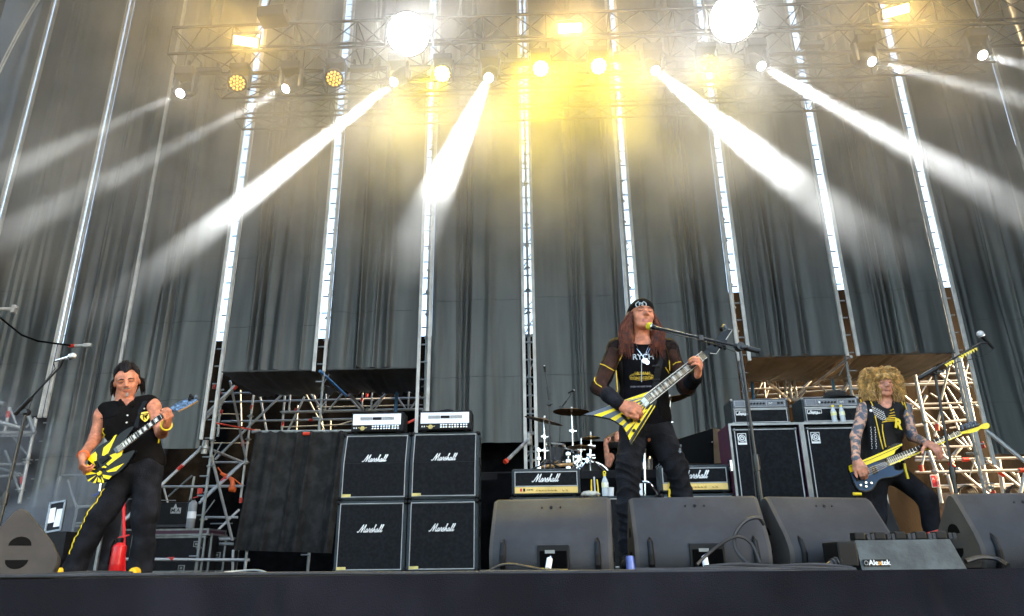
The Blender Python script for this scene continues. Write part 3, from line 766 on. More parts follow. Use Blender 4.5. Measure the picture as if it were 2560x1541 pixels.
tubes(SR, R4, [(255, 602, 700, 596, 14.9, 14.9, 0.026), (-60, 732, 520, 730, 15.6, 15.6, 0.022), (-60, 772, 480, 765, 15.0, 15.0, 0.026), (470, 762, 1420, 738, 14.6, 14.6, 0.026), (210, 925, 1420, 898, 14.3, 14.3, 0.030), (-60, 925, 200, 925, 15.2, 15.2, 0.024), (235, 1102, 1420, 1075, 15.3, 15.3, 0.026), (235, 1122, 1420, 1100, 15.9, 15.9, 0.02),
               (855, 775, 1400, 1210, 14.4, 14.9, 0.030), (475, 875, 935, 1262, 14.3, 14.7, 0.030), (20, 140, 425, 805, 14.7, 15.0, 0.026), (425, 712, 525, 600, 15.0, 15.0, 0.038), (195, 640, 400, 790, 14.8, 14.8, 0.026), (790, 770, 905, 1260, 15.2, 15.2, 0.036), (1000, 765, 1068, 1195, 15.0, 15.0, 0.042), (668, 765, 795, 1025, 15.6, 15.6, 0.026), (1236, 940, 1296, 1150, 15.3, 15.3, 0.030), (1160, 920, 1270, 1010, 15.4, 15.4, 0.026), (350, 955, 412, 1185, 15.3, 15.3, 0.034), (1340, 940, 1265, 1285, 14.0, 14.0, 0.03), (1110, 1130, 1170, 1290, 15.0, 15.0, 0.04),
               (855, 395, 1450, 880, 13.5, 13.2, 0.036), (70, 660, 15, 880, 14.6, 14.6, 0.022), (270, 620, 330, 760, 15.5, 15.5, 0.03), (530, 480, 640, 640, 15.2, 15.2, 0.026), (600, 470, 660, 590, 15.4, 15.4, 0.026), (460, 500, 560, 590, 15.3, 15.3, 0.03), (110, 650, 210, 925, 14.6, 14.6, 0.034), (205, 925, 275, 1320, 14.6, 14.6, 0.034), (235, 820, 320, 960, 15.7, 15.7, 0.03)])
for (x, y, Y, dx) in ((797, 578, 13.9, -.2), (222, 350, 14.6, .2), (580, 765, 14.6, 9), (1305, 900, 14.3, 9), (1045, 945, 14.5, -1), (405, 830, 14.95, -1), (18, 875, 14.6, 0), (945, 1205, 13.9, -.2)):
    band(SR, *R4(x, y), Y, dx, 1.0 if dx < 5 else 0.0, r=0.042, L=0.12)
for (x, y, Y) in ((60, 290, 14.6), (200, 925, 14.6), (825, 760, 13.9), (905, 1120, 13.9), (190, 910, 14.6)):
    coupler(SR, P(*R4(x, y), Y), r=0.075)
# rails between the flaps; blue on the left one stands for skylight
pipe('ledger', (COLX[6], YB+0.05, ZFR-0.04), (COLX[6], YB+2.1, ZFR-0.10), 0.03, M_steel, SR)
pipe('ledger', (COLX[1], YB+0.05, ZFL-0.03), (COLX[1], YB+2.1, ZFL-0.06), 0.03, M_blue, SL)
# red fire point sign on the standard
sg = thing('fire_sign', P(*R4(192, 1040), 14.55), 'small red sign with white print strapped to the sunlit standard', 'sign')
c = P(*R4(192, 1040), 14.54)
M_sred = mat('sign_red', (0.55, 0.02, 0.03), 0.4); M_swht = mat('sign_white', (0.8, 0.8, 0.78), 0.5)
MB().box(c, (0.155, 0.012, 0.24), bev=0.003).build('plate', M_swht, sg)
MB().box(c+Vector((0, -0.008, 0)), (0.13, 0.006, 0.215)).build('red_field', M_sred, sg)
textmesh('lettering', 'EXTINTOR', 0.042, M_swht, sg, c+Vector((0.035, -0.012, 0)), xdir=(0, 0, -1), ydir=(1, 0, 0))
textmesh('pictogram', 'A', 0.07, M_swht, sg, c+Vector((-0.03, -0.012, 0.04)))
# odds and ends on the floor of the sunlit bay
M_barrel = mat('scuffed_brown_drum', (0.20, 0.13, 0.08), 0.4, 0.2, var=0.4)
t = thing('barrel', P(2372, 1262, 15.0), 'brown steel barrel on the floor of the sunlit scaffold', 'barrel')
b0 = P(2372, 1262, 15.0)
MB().lathe([(0.02, 0), (0.24, 0), (0.25, 0.02), (0.25, 0.25), (0.262, 0.27), (0.25, 0.29), (0.25, 0.55), (0.262, 0.57), (0.25, 0.59), (0.25, 0.86), (0.24, 0.88), (0.02, 0.88)], (b0.x, 15.0, 0.45), n=22).build('drum_body', M_barrel, t, smooth=True)
MB().box((b0.x, 15.0, 0.225), (0.7, 0.7, 0.44), bev=0.01).build('pallet_block', M_brown, t)
M_cable = mat('black_rubber_cable', (0.012, 0.012, 0.013), 0.5)
def coil(px, py, Y, r, label):
    c = P(px, py, Y); mb = MB()
    for k in range(5):
        pts = [c+Vector((r*(1-0.06*k)*math.cos(a), 0.05*k, r*(1-0.06*k)*math.sin(a))) for a in np.linspace(0, 2*PI, 22)]
        mb.sweep(pts, 0.018, n=6)
    t = thing('cable_coil', c-Vector((0, 0, r)), label, 'cable coil')
    mb.build('loops', M_cable, t, smooth=True)
coil(2422, 1236, 14.8, 0.17, 'coil of black cable hung in the sunlit scaffold right of the barrel')
coil(2545, 1232, 14.8, 0.15, 'coil of black cable at the right edge of the sunlit scaffold')
M_canister = mat('white_canister_plastic', (0.7, 0.68, 0.62), 0.5)
for (px, w_, h_, l) in ((2447, 0.16, 0.5, 'pale narrow canister between the cable coil and the sunlit standard'), (2515, 0.22, 0.42, 'pale squat canister right of the sunlit standard')):
    c = P(px, 1262, 15.1)
    t = thing('canister', (c.x, 15.1, 0.85), l, 'canister')
    MB().lathe([(0.01, 0), (w_*0.5, 0), (w_*0.52, 0.03), (w_*0.52, h_*0.75), (w_*0.3, h_*0.9), (w_*0.18, h_*0.92), (w_*0.18, h_), (0.01, h_)], (c.x, 15.1, 0.85), n=16).build('body', M_canister, t, smooth=True)
    MB().box((c.x, 15.1, 0.42), (0.5, 0.5, 0.84), bev=0.01).build('crate', M_brown, t)
# ---------------------------------------------------------------- backline and gear
M_tolex = mat('black_tolex', (0.018, 0.027, 0.031), 0.42, spec=0.35, var=0.25, scale=8, bump=0.35, bscale=220)
M_grille = mat('black_grille_cloth', (0.0125, 0.0135, 0.015), 0.9, spec=0.1, var=0.25, scale=30, bump=0.3, bscale=300)
M_pipe = mat('white_piping', (0.38, 0.38, 0.37), 0.5)
M_logo = mat('white_logo_plastic', (0.85, 0.85, 0.83), 0.4)
M_gold = mat('gold_control_panel', (0.74, 0.51, 0.15), 0.4, 0.1, var=0.1, scale=3)
M_badge = mat('yellow_badge', (0.62, 0.50, 0.16), 0.5, var=0.3)
M_chrome = mat('chrome', (0.75, 0.76, 0.77), 0.12, 1.0, var=0.05)
M_black = mat('black_plastic', (0.005, 0.005, 0.0055), 0.45, spec=0.2, var=0.3)
M_wface = mat('white_diamond_plate', (0.86, 0.86, 0.86), 0.4, 0.0, var=0.06, scale=20)
M_caseal = mat('case_aluminium', (0.23, 0.24, 0.24), 0.38, 0.6, var=0.2)
M_casebl = mat('black_case_laminate', (0.008, 0.008, 0.010), 0.5, var=0.3, bump=0.1, bscale=200, spec=0.2)
M_purple = mat('purple_case_stripe', (0.060, 0.014, 0.036), 0.5)
M_redp = mat('red_paint', (0.62, 0.012, 0.015), 0.3, var=0.12)
M_paper = mat('white_paper', (0.75, 0.75, 0.75), 0.7)
M_wedge = mat('grey_textured_cabinet_paint', (0.038, 0.039, 0.043), 0.6, var=0.2, scale=5, bump=0.4, bscale=320, rvar=0.05, spec=0.3)
M_wedges = mat('sun_tinted_cabinet_paint', (0.050, 0.045, 0.040), 0.6, var=0.2, scale=5, bump=0.5, bscale=320)  # cabinet paint browned to stand for warm sun on the sides
M_wedged = mat('black_grille_and_hole', (0.004, 0.004, 0.004), 0.6, spec=0.05)
M_bluep = mat('blue_plug', (0.10, 0.16, 0.55), 0.4)
M_brass = mat('bronze_cymbal', (0.30, 0.15, 0.05), 0.33, 0.85, var=0.3, scale=14)
# script lettering drawn as pen strokes; unit: x in ems, y = 1 at capital height
SCRIPT = [  # rough cursive 'Marshall'
    [(-0.05, .18), (0.0, .06), (.12, .10), (.28, .55), (.42, 1.0), (.43, .95), (.42, .05)],
    [(.42, .05), (.55, .5), (.74, 1.0), (.75, .9), (.72, .1), (.80, .05), (.88, .2)],
    [(1.12, .42), (1.02, .48), (.92, .30), (.93, .08), (1.02, .05), (1.12, .25), (1.14, .45), (1.12, .12), (1.18, .05), (1.24, .2)],
    [(1.24, .2), (1.34, .55), (1.36, .44), (1.44, .45), (1.41, .15), (1.46, .05), (1.54, .2)],
    [(1.54, .2), (1.66, .55), (1.68, .35), (1.74, .15), (1.68, .03), (1.58, .08)],
    [(1.70, .06), (1.86, .4), (1.98, .95), (1.90, .98), (1.86, .6), (1.84, .05), (1.92, .40), (2.02, .44), (2.02, .12), (2.08, .05), (2.15, .2)],
    [(2.36, .42), (2.27, .48), (2.18, .30), (2.19, .08), (2.27, .05), (2.36, .25), (2.38, .45), (2.36, .12), (2.42, .05), (2.48, .2)],
    [(2.48, .2), (2.62, .55), (2.68, .95), (2.60, .98), (2.56, .6), (2.55, .12), (2.62, .05), (2.70, .2)],
    [(2.70, .2), (2.84, .55), (2.90, .95), (2.82, .98), (2.78, .6), (2.77, .12), (2.84, .05), (2.95, .25)]]
def script_logo(parent, c, width, m=None, strokes=SCRIPT, r=None, slant=0.35):
    s = width/3.0; mb = MB(); r = r or width*0.016
    for st in strokes:
        pts = [Vector((c[0]+(x-1.45+slant*(y-.4))*s, c[1], c[2]+(y-0.45)*s*0.95)) for x, y in st]
        q = []
        for i in range(len(pts)-1):
            for t in (0, .5): q.append(pts[i].lerp(pts[i+1], t))
        q.append(pts[-1])
        mb.sweep(q, r, n=5)
    return mb.build('logo', m or M_logo, parent, smooth=True)
def frame_strip(mb, x0, x1, z0, z1, y, w_, d=0.004):
    mb.box(((x0+x1)/2, y, z1-w_/2), (x1-x0, d, w_)); mb.box(((x0+x1)/2, y, z0+w_/2), (x1-x0, d, w_))
    mb.box((x0+w_/2, y, (z0+z1)/2), (w_, d, z1-z0-2*w_)); mb.box((x1-w_/2, y, (z0+z1)/2), (w_, d, z1-z0-2*w_))
def guitar_cab(x, y, z, label, slant=False, logo=True, W=0.77, H=0.748, D=0.365, seed=0, group='black guitar speaker cabinets'):
    t = thing('speaker_cabinet', (x, y, z), label, 'speaker cabinet', group)
    X = Vector((x, y, z))
    if slant:
        pr = [(0, 0), (0, H*0.53), (0.085, H), (D, H), (D, 0)]
    else:
        pr = [(0, 0), (0, H), (D, H), (D, 0)]
    mb = MB()
    mb.prism([X+Vector((-W/2, a, b)) for a, b in pr], (W, 0, 0))
    o = mb.build('shell', M_tolex, t)
    bm = bmesh.new(); bm.from_mesh(o.data)
    bmesh.ops.bevel(bm, geom=[e for e in bm.edges if e.calc_face_angle(0) > 0.3], offset=0.014, segments=2, affect='EDGES'); bm.to_mesh(o.data); bm.free()
    e = 0.032
    def fy(zz_):
        return -0.003 if not slant or zz_ < H*0.53 else -0.003+0.085*(zz_-H*0.53)/(H*0.47)
    if slant:
        zm = H*0.53
        MB().add([X+Vector((sx*(W/2-e-0.012), -0.004, zz_)) for zz_ in (e+0.012, zm) for sx in (-1, 1)], [(0, 1, 3, 2)]).build('lower_grille', M_grille, t)
        MB().add([X+Vector((sx*(W/2-e-0.012), yy, zz_)) for zz_, yy in ((zm+0.003, -0.004), (H-e-0.012, fy(H-e)-0.001)) for sx in (-1, 1)], [(0, 1, 3, 2)]).build('upper_grille', M_grille, t)
    else:
        MB().add([X+Vector((sx*(W/2-e-0.012), -0.004, zz_)) for zz_ in (e+0.012, H-e-0.012) for sx in (-1, 1)], [(0, 1, 3, 2)]).build('grille', M_grille, t)
    mb = MB(); w_ = 0.010
    def bar(p, q): mb.tube(X+Vector(p), X+Vector(q), w_*0.5, n=6)
    for sx in (-1, 1):
        a = sx*(W/2-e-0.006)
        bar((a, -0.004, e), (a, fy(H*0.53)-.002, H*0.53)); bar((a, fy(H*0.53)-.002, H*0.53), (a, fy(H-e)-.002, H-e))
    bar((-(W/2-e), -0.004, e), ((W/2-e), -0.004, e)); bar((-(W/2-e), fy(H-e)-.002, H-e), ((W/2-e), fy(H-e)-.002, H-e))
    mb.build('piping', M_pipe, t)
    if logo:
        zl = H*0.60
        script_logo(t, X+Vector((0.0, fy(zl)-0.008, zl)), 0.27)
    MB().box(X+Vector((-W/2+e+0.055, -0.008, e+0.016)), (0.10, 0.004, 0.030)).build('badge', M_badge, t)
    for sx in (-1, 1):
        for sz in (0.02, H-0.02):
            yy = fy(sz) if sz > 0.1 else 0
            MB().ball(X+Vector((sx*(W/2-0.016), yy+0.020, sz)), 0.030, n=10, m=6).build('corner', M_black, t, smooth=True)
    MB().box(X+Vector((W/2+0.003, D*0.55, H*0.55)), (0.012, 0.20, 0.10), bev=0.006).build('side_handle', M_black, t)
    t.rotation_euler.z = math.radians(random.Random(int(x*977+z*131)).uniform(-1.3, 1.3))
    return t
def place(px, py, z):
    p = PZ(px, py, z); return p
YC = 8.1
xa, xb = P(921, 1428, YC).x, P(1104, 1428, YC).x
guitar_cab(xa, YC, 0.0, 'black speaker cabinet, lower left of the four with white script logos', seed=1)
guitar_cab(xa+0.004, YC+0.005, 0.757, 'black slant fronted speaker cabinet, upper left of the four, next to the hanging black cloth', slant=True, seed=2)
guitar_cab(xb, YC-0.02, 0.0, 'black speaker cabinet, lower right of the four with white script logos', seed=3)
guitar_cab(xb+0.004, YC-0.015, 0.757, 'black slant fronted speaker cabinet, upper right of the four, beneath a white fronted head', slant=True, seed=4)
def rect_head(x, y, z, label):
    W, H, D = 0.60, 0.225, 0.28
    t = thing('amplifier_head', (x, y, z), label, 'amplifier', 'white fronted amplifier heads')
    X = Vector((x, y, z+0.012))
    MB().box(X+Vector((0, D/2, H/2)), (W, D, H), bev=0.012).build('case', M_casebl, t)
    f = -0.006
    MB().box(X+Vector((-0.004, f, H*0.62)), (W-0.045, 0.010, H*0.56), bev=0.002).build('white_front', M_wface, t)
    MB().box(X+Vector((-0.004, f, H*0.19)), (W-0.045, 0.010, H*0.25)).build('control_panel', M_black, t)
    for s in (-1, 1):
        mb = MB()
        for i in range(15):
            mb.box(X+Vector((s*(0.062+i*0.0092), f-0.006, H*0.66)), (0.0042, 0.003, 0.036))
        mb.build('vent', M_black, t)
    MB().box(X+Vector((0, f-0.007, H*0.66)), (0.105, 0.008, 0.032), bev=0.004).build('name_badge', M_black, t)
    for j in range(2):
        for i in range(10):
            xx = -0.045+i*0.0305+(0.008 if i > 2 else 0)+(0.008 if i > 6 else 0)
            MB().lathe([(0.011, 0), (0.010, 0.012), (0.001, 0.013)], X+Vector((xx, f-0.005, H*(0.255-0.115*j))), (0, -1, 0), n=10).build('knob', M_chrome if (i+j) % 5 else M_wface, t)
    MB().lathe([(0.026, 0), (0.026, 0.004), (0.001, 0.006)], X+Vector((-0.165, f-0.005, H*0.17)), (0, -1, 0), n=14).build('emblem', M_badge, t)
    for s in (-1, 1):
        MB().box(X+Vector((-0.165+s*0.036, f-0.006, H*0.19)), (0.03, 0.003, 0.008), Matrix.Rotation(-s*0.3, 3, 'Y')).build('emblem_wing', M_badge, t)
    for i in range(2):
        MB().add([X+Vector((-0.262+i*0.026+dx, f-0.006, H*0.16+dz)) for dx, dz in ((-.009, 0), (.009, 0), (0, .02))], [(0, 1, 2)]).build('warning_mark', M_logo, t)
    MB().sweep([X+Vector((-0.09, D*0.4, H-0.002)), X+Vector((-0.075, D*0.4, H+0.02)), X+Vector((0, D*0.4, H+0.032)), X+Vector((0.075, D*0.4, H+0.02)), X+Vector((0.09, D*0.4, H-0.002))], 0.009, n=8).build('handle', M_black, t, smooth=True)
    for s in (-1, 1):
        MB().box(X+Vector((s*(W/2-0.06), 0.05, -0.006)), (0.04, 0.04, 0.012)).build('foot', M_black, t)
rect_head(P(940, 1079, YC).x, YC+0.04, 1.505, 'white fronted amplifier head on the left speaker stack')
rect_head(P(1112, 1076, YC).x, YC+0.02, 1.505, 'white fronted amplifier head on the right speaker stack')
def gold_head(x, y, z, label):
    W, H, D = 0.745, 0.285, 0.22
    t = thing('amplifier_head', (x, y, z), label, 'amplifier', 'black and gold amplifier heads')
    X = Vector((x, y, z+0.010))
    MB().box(X+Vector((0, D/2, H/2)), (W, D, H), bev=0.028).build('case', M_tolex, t)
    MB().box(X+Vector((0, -0.002, H*0.60)), (W-0.075, 0.008, H*0.54)).build('front_cloth', M_grille, t)
    mb = MB(); frame_strip(mb, x-W/2+0.032, x+W/2-0.032, X.z+H*0.325, X.z+H*0.885, y-0.007, 0.009)
    mb.build('piping', M_pipe, t)
    MB().box(X+Vector((0, -0.003, H*0.195)), (W-0.065, 0.012, H*0.235), bev=0.003).build('gold_panel', M_gold, t)
    for i in range(9):
        xx = -0.10+i*0.034 if i < 7 else 0.185+(i-7)*0.04
        MB().lathe([(0.013, 0), (0.012, 0.010), (0.006, 0.018), (0.001, 0.018)], X+Vector((xx, -0.008, H*0.19)), (0, -1, 0), n=10).build('knob', M_gold, t)
    for i in range(2):
        MB().box(X+Vector((-0.272+i*0.034, -0.010, H*0.20)), (0.022, 0.008, 0.032)).build('rocker_switch', M_redp if i == 0 else M_black, t)
    textmesh('lettering', 'JCM 900', 0.020, M_black, t, X+Vector((-0.175, -0.0105, H*0.20)), bold=0.0006)
    script_logo(t, X+Vector((0.0, -0.012, H*0.62)), 0.285)
    for s in (-1, 1):
        for k in (0.04, D-0.04):
            MB().box(X+Vector((s*(W/2-0.07), k, -0.005)), (0.035, 0.035, 0.010)).build('foot', M_black, t)
        MB().ball(X+Vector((s*(W/2-0.014), 0.012, 0.016)), 0.020, n=8, m=5).build('corner', M_black, t, smooth=True)
    return t
p = PZ(1366, 1241, 0.758); Y1 = p.y
guitar_cab(p.x, Y1-0.03, 0.0, 'black speaker cabinet under the left gold panel amplifier head', logo=False)
gold_head(p.x, Y1-0.01, 0.757, 'black and gold amplifier head standing left of the singer')
p2 = PZ(1555, 1238, 0.758)
guitar_cab(p2.x, p2.y-0.02, 0.0, 'black speaker cabinet with bottles on top behind the singer leg', logo=False)
p3 = PZ(1742, 1233, 0.758)
guitar_cab(p3.x, p3.y-0.03, 0.0, 'black speaker cabinet under the right gold panel amplifier head', logo=False)
gold_head(p3.x-0.01, p3.y-0.01, 0.757, 'black and gold amplifier head standing right of the singer, partly hidden by his leg')
# bass rigs in open road cases
AMPEG = [[(-.1, 0), (.2, .1), (.5, .9), (.55, .1)], [(.55, .1), (.7, .45), (.75, .1), (.88, .45), (.93, .1), (1.06, .45), (1.1, .1)], [(1.2, -.35), (1.25, .45), (1.45, .4), (1.4, .05), (1.25, .05)], [(1.55, .22), (1.8, .3), (1.7, .48), (1.55, .3), (1.6, .05), (1.85, .1)], [(2.2, .4), (2.0, .42), (1.98, .1), (2.2, .15), (2.24, .45), (2.2, -.3), (1.9, -.35)], [(-.2, -.12), (2.9, -.12)], [(2.3, .1), (2.9, .3)]]
def bass_cab(x, y, label):
    W, H, D = 0.76, 1.46, 0.50
    t = thing('bass_cabinet', (x, y, 0), label, 'speaker cabinet', 'tall bass cabinets in road cases')
    X = Vector((x, y, 0))
    zb = 0.12
    for s in (-1, 1):
        MB().box(X+Vector((s*(W/2-0.011), D/2, zb+(H-zb)/2)), (0.022, D, H-zb)).build('case_side', M_purple, t)
    MB().box(X+Vector((0, D/2, H-0.011)), (W-0.046, D, 0.022)).build('case_top', M_casebl, t)
    MB().box(X+Vector((0, D/2, zb+0.011)), (W-0.046, D, 0.022)).build('case_bottom', M_casebl, t)
    mb = MB(); frame_strip(mb, x-W/2-0.004, x+W/2+0.004, zb-0.004, H+0.004, y-0.006, 0.024, 0.012)
    mb.build('case_edging', M_caseal, t)
    MB().box(X+Vector((0, 0.045+D/2-0.03, zb+(H-zb)/2)), (W-0.06, D-0.06, H-zb-0.06), bev=0.01).build('cabinet_shell', M_tolex, t)
    x0, x1, z0, z1 = x-W/2+0.058, x+W/2-0.058, zb+0.06, H-0.062
    gy = y+0.012
    MB().box(((x0+x1)/2, gy, (z0+z1)/2), (x1-x0, 0.006, z1-z0)).build('grille', M_grille, t)
    mb = MB(); frame_strip(mb, x0-0.004, x1+0.004, z0-0.004, z1+0.004, gy-0.005, 0.010)
    mb.build('piping', M_pipe, t)
    for (cx, cz) in ((x0, z1), (x1, z1), (x0, z0), (x1, z0)):
        MB().ball((cx, gy-0.002, cz), 0.018, n=8, m=5).build('corner', M_caseal, t, smooth=True)
    for i in range(2):
        for j in range(4):
            c = Vector(((x0+x1)/2+(i-0.5)*0.28, gy-0.0035, z0+0.16+j*0.285))
            pts = [c+Vector((0.12*math.cos(a), 0, 0.12*math.sin(a))) for a in np.linspace(0, 2*PI, 25)]
            MB().sweep(pts, 0.0016, n=5).build('speaker_ring', M_grille, t, smooth=True)
    bx, bz = x0+0.072, z1-0.10
    MB().box((bx, gy-0.007, bz), (0.092, 0.005, 0.118)).build('logo_plate', M_logo, t)
    MB().box((bx, gy-0.0105, bz+0.008), (0.080, 0.003, 0.090)).build('logo_field', M_black, t)
    mb = MB()
    for rr, wv in ((0.034, 0.0055), (0.016, 0.006)):
        mb.sweep([Vector((bx-0.002+rr*math.cos(a), gy-0.013, bz+0.006+rr*math.sin(a))) for a in np.linspace(0.0, 2*PI, 22)], wv, n=5)
    mb.tube((bx+0.034, gy-0.013, bz+0.01), (bx+0.034, gy-0.013, bz-0.032), 0.0055, n=5)
    mb.build('emblem', M_logo, t)
    for s in (-1, 1):
        MB().box(X+Vector((s*(W/2+0.014), 0.03, 1.02)), (0.03, 0.07, 0.12), bev=0.008).build('latch', M_chrome, t)
        for k in (0.08, D-0.08):
            MB().lathe([(0.001, -0.02), (0.05, -0.02), (0.05, 0.02), (0.001, 0.02)], X+Vector((s*(W/2-0.1), k, 0.05)), (1, 0, 0), n=14).build('castor', M_black, t, smooth=True)
            MB().box(X+Vector((s*(W/2-0.1), k, 0.095)), (0.07, 0.09, 0.045)).build('castor_plate', M_caseal, t)
    return t
def bass_head(x, y, z, label):
    W, H, D = 0.62, 0.275, 0.33
    t = thing('bass_amplifier', (x, y, z), label, 'amplifier', 'bass amplifier heads')
    X = Vector((x, y, z+0.01))
    MB().box(X+Vector((0, D/2, H/2)), (W, D, H), bev=0.014).build('case', M_tolex, t)
    MB().box(X+Vector((0, -0.003, H*0.80)), (W-0.05, 0.010, H*0.30), bev=0.002).build('control_panel', mat('grey_panel', (0.10, 0.11, 0.13), 0.4, 0.3), t)
    MB().box(X+Vector((0, -0.006, H*0.60)), (W-0.04, 0.012, 0.012)).build('trim_bar', M_caseal, t)
    MB().box(X+Vector((0, -0.001, H*0.31)), (W-0.07, 0.006, H*0.50)).build('grille', M_grille, t)
    mb = MB(); frame_strip(mb, x-W/2+0.026, x+W/2-0.026, X.z+H*0.05, X.z+H*0.575, y-0.006, 0.008)
    mb.build('piping', M_pipe, t)
    mb = MB(); frame_strip(mb, x-W/2+0.04, x+W/2-0.04, X.z+H*0.68, X.z+H*0.92, y-0.010, 0.003, 0.002)
    mb.box((x+0.075, y-0.010, X.z+H*0.80), (0.003, 0.002, H*0.22)); mb.box((x-0.16, y-0.010, X.z+H*0.80), (0.003, 0.002, H*0.22))
    mb.build('panel_lines', M_pipe, t)
    for i in range(6):
        MB().lathe([(0.012, 0), (0.010, 0.014), (0.001, 0.015)], X+Vector((-0.125+i*0.034, -0.008, H*0.80)), (0, -1, 0), n=10).build('knob', M_logo if i == 0 else M_black, t)
    for i in range(2):
        MB().box(X+Vector((0.205+i*0.036, -0.010, H*0.81)), (0.026, 0.008, 0.024)).build('switch', M_black, t)
    textmesh('lettering', 'SVT', 0.026, M_logo, t, X+Vector((0.118, -0.010, H*0.80)))
    MB().box(X+Vector((-0.19, -0.009, H*0.44)), (0.155, 0.004, 0.042)).build('name_plate', M_logo, t)
    MB().box(X+Vector((-0.19, -0.0115, H*0.44)), (0.145, 0.003, 0.032)).build('name_field', M_black, t)
    script_logo(t, X+Vector((-0.19, -0.0145, H*0.435)), 0.125, strokes=AMPEG, r=0.0028, slant=0.3)
    for s in (-1, 1):
        for k in (0, 1):
            MB().ball(X+Vector((s*(W/2-0.012), 0.010, 0.012 if k == 0 else H-0.012)), 0.018, n=8, m=5).build('corner', M_caseal, t, smooth=True)
        MB().box(X+Vector((s*(W/2-0.08), 0.06, -0.005)), (0.04, 0.04, 0.01)).build('foot', M_black, t)
    return t
a1 = P(1911, 1066, 7.75); a2 = P(2094, 1063, 7.75)
bass_cab(a1.x, 7.75, 'tall bass cabinet in a silver edged case behind the singer microphone stand')
bass_cab(a2.x, 7.75, 'tall bass cabinet in a silver edged case directly left of the bassist')
bass_head(P(1905, 1063, 7.85).x, 7.85, 1.465, 'bass amplifier head on the left tall cabinet')
bass_head(P(2085, 1062, 7.85).x, 7.85, 1.465, 'bass amplifier head with a black hat on top')
M_fur = mat('black_hat_felt', (0.008, 0.008, 0.009), 0.95, bump=0.6, bscale=120)
hc = P(2090, 1003, 8.0)
t = thing('hat', (hc.x, 8.0, 1.752), 'black brimmed hat lying on the right bass amplifier head', 'hat')
MB().lathe([(0.001, 0.0), (0.20, 0.0), (0.205, 0.012), (0.13, 0.02), (0.12, 0.07), (0.09, 0.095), (0.001, 0.10)], (hc.x, 8.0, 1.752), n=22).build('felt', M_fur, t, smooth=True)
MB().lathe([(0.125, 0.02), (0.127, 0.02), (0.125, 0.045), (0.122, 0.045)], (hc.x, 8.0, 1.752), n=22, caps=False).build('hat_band', M_black, t, smooth=True)
M_water = mat('clear_bottle_plastic', (0.75, 0.83, 0.88), 0.12, var=0.03, alpha=0.55)
M_ycap = mat('yellow_cap', (0.80, 0.62, 0.02), 0.4)
M_wlab = mat('bottle_label', (0.75, 0.77, 0.75), 0.5, col2=(0.70, 0.66, 0.25), scale=14)
def bottle(x, y, z, h, label, cap=M_ycap, pop=False):
    t = thing('water_bottle', (x, y, z), label, 'bottle', 'small water bottles with yellow caps')
    r = h*0.155
    MB().lathe([(0.001, 0), (r*0.9, 0), (r, h*0.03), (r, h*0.30), (r*0.96, h*0.33), (r, h*0.36), (r, h*0.62), (r*0.75, h*0.74), (r*0.42, h*0.84), (r*0.40, h*0.90), (0.001, h*0.90)], (x, y, z), n=16).build('body', M_water, t, smooth=True)
    MB().lathe([(r*1.015, h*0.38), (r*1.02, h*0.38), (r*1.02, h*0.60), (r*1.015, h*0.60)], (x, y, z), n=16, caps=False).build('label_band', M_wlab, t, smooth=True)
    MB().lathe([(0.001, h*0.89), (r*0.48, h*0.89), (r*0.48, h), (0.001, h)], (x, y, z), n=12).build('cap', cap, t, smooth=True)
    if pop:
        MB().sweep([(x+0.014*math.cos(a), y, z+h*1.06+0.014*math.sin(a)) for a in np.linspace(0, 2*PI, 12)], 0.006, n=5).build('cap_ring', cap, t)
for px, l in ((2089, 'small water bottle with yellow cap on the right bass cabinet, left of the pair'), (2110, 'small water bottle with yellow cap on the right bass cabinet, beside the bassist arm')):
    q = P(px, 1065, 7.79); bottle(q.x, 7.79, 1.466, 0.185, l)
# things on the middle cabinet behind the singer leg
yq = p2.y+0.08
q = P(1514, 1240, yq); bottle(q.x, yq, 0.757, 0.235, 'water bottle with open yellow cap left of the singer leg', pop=True)
q = P(1594, 1238, yq+0.03); bottle(q.x, yq+0.03, 0.757, 0.20, 'water bottle with yellow cap right of the singer leg')
q = P(1528, 1240, yq+0.02)
t = thing('paper_cup', (q.x, yq+0.02, 0.757), 'short white paper cup beside the open water bottle', 'cup')
MB().lathe([(0.001, 0), (0.026, 0), (0.034, 0.085), (0.034, 0.088), (0.030, 0.088), (0.024, 0.01), (0.001, 0.01)], (q.x, yq+0.02, 0.757), n=16).build('wall', M_paper, t, smooth=True)
MB().sweep([(q.x+0.034*math.cos(a), yq+0.02+0.034*math.sin(a), 0.757+0.088) for a in np.linspace(0, 2*PI, 17)], 0.003, n=5).build('rim', M_paper, t, smooth=True)
q = P(1602, 1239, yq)
t = thing('paper_cup', (q.x, yq, 0.757), 'tall white paper cup right of the singer leg', 'cup')
MB().lathe([(0.001, 0), (0.024, 0), (0.030, 0.12), (0.030, 0.123), (0.027, 0.123), (0.022, 0.01), (0.001, 0.01)], (q.x, yq, 0.757), n=16).build('wall', M_paper, t, smooth=True)
MB().sweep([(q.x+0.030*math.cos(a), yq+0.030*math.sin(a), 0.757+0.123) for a in np.linspace(0, 2*PI, 17)], 0.003, n=5).build('rim', M_paper, t, smooth=True)
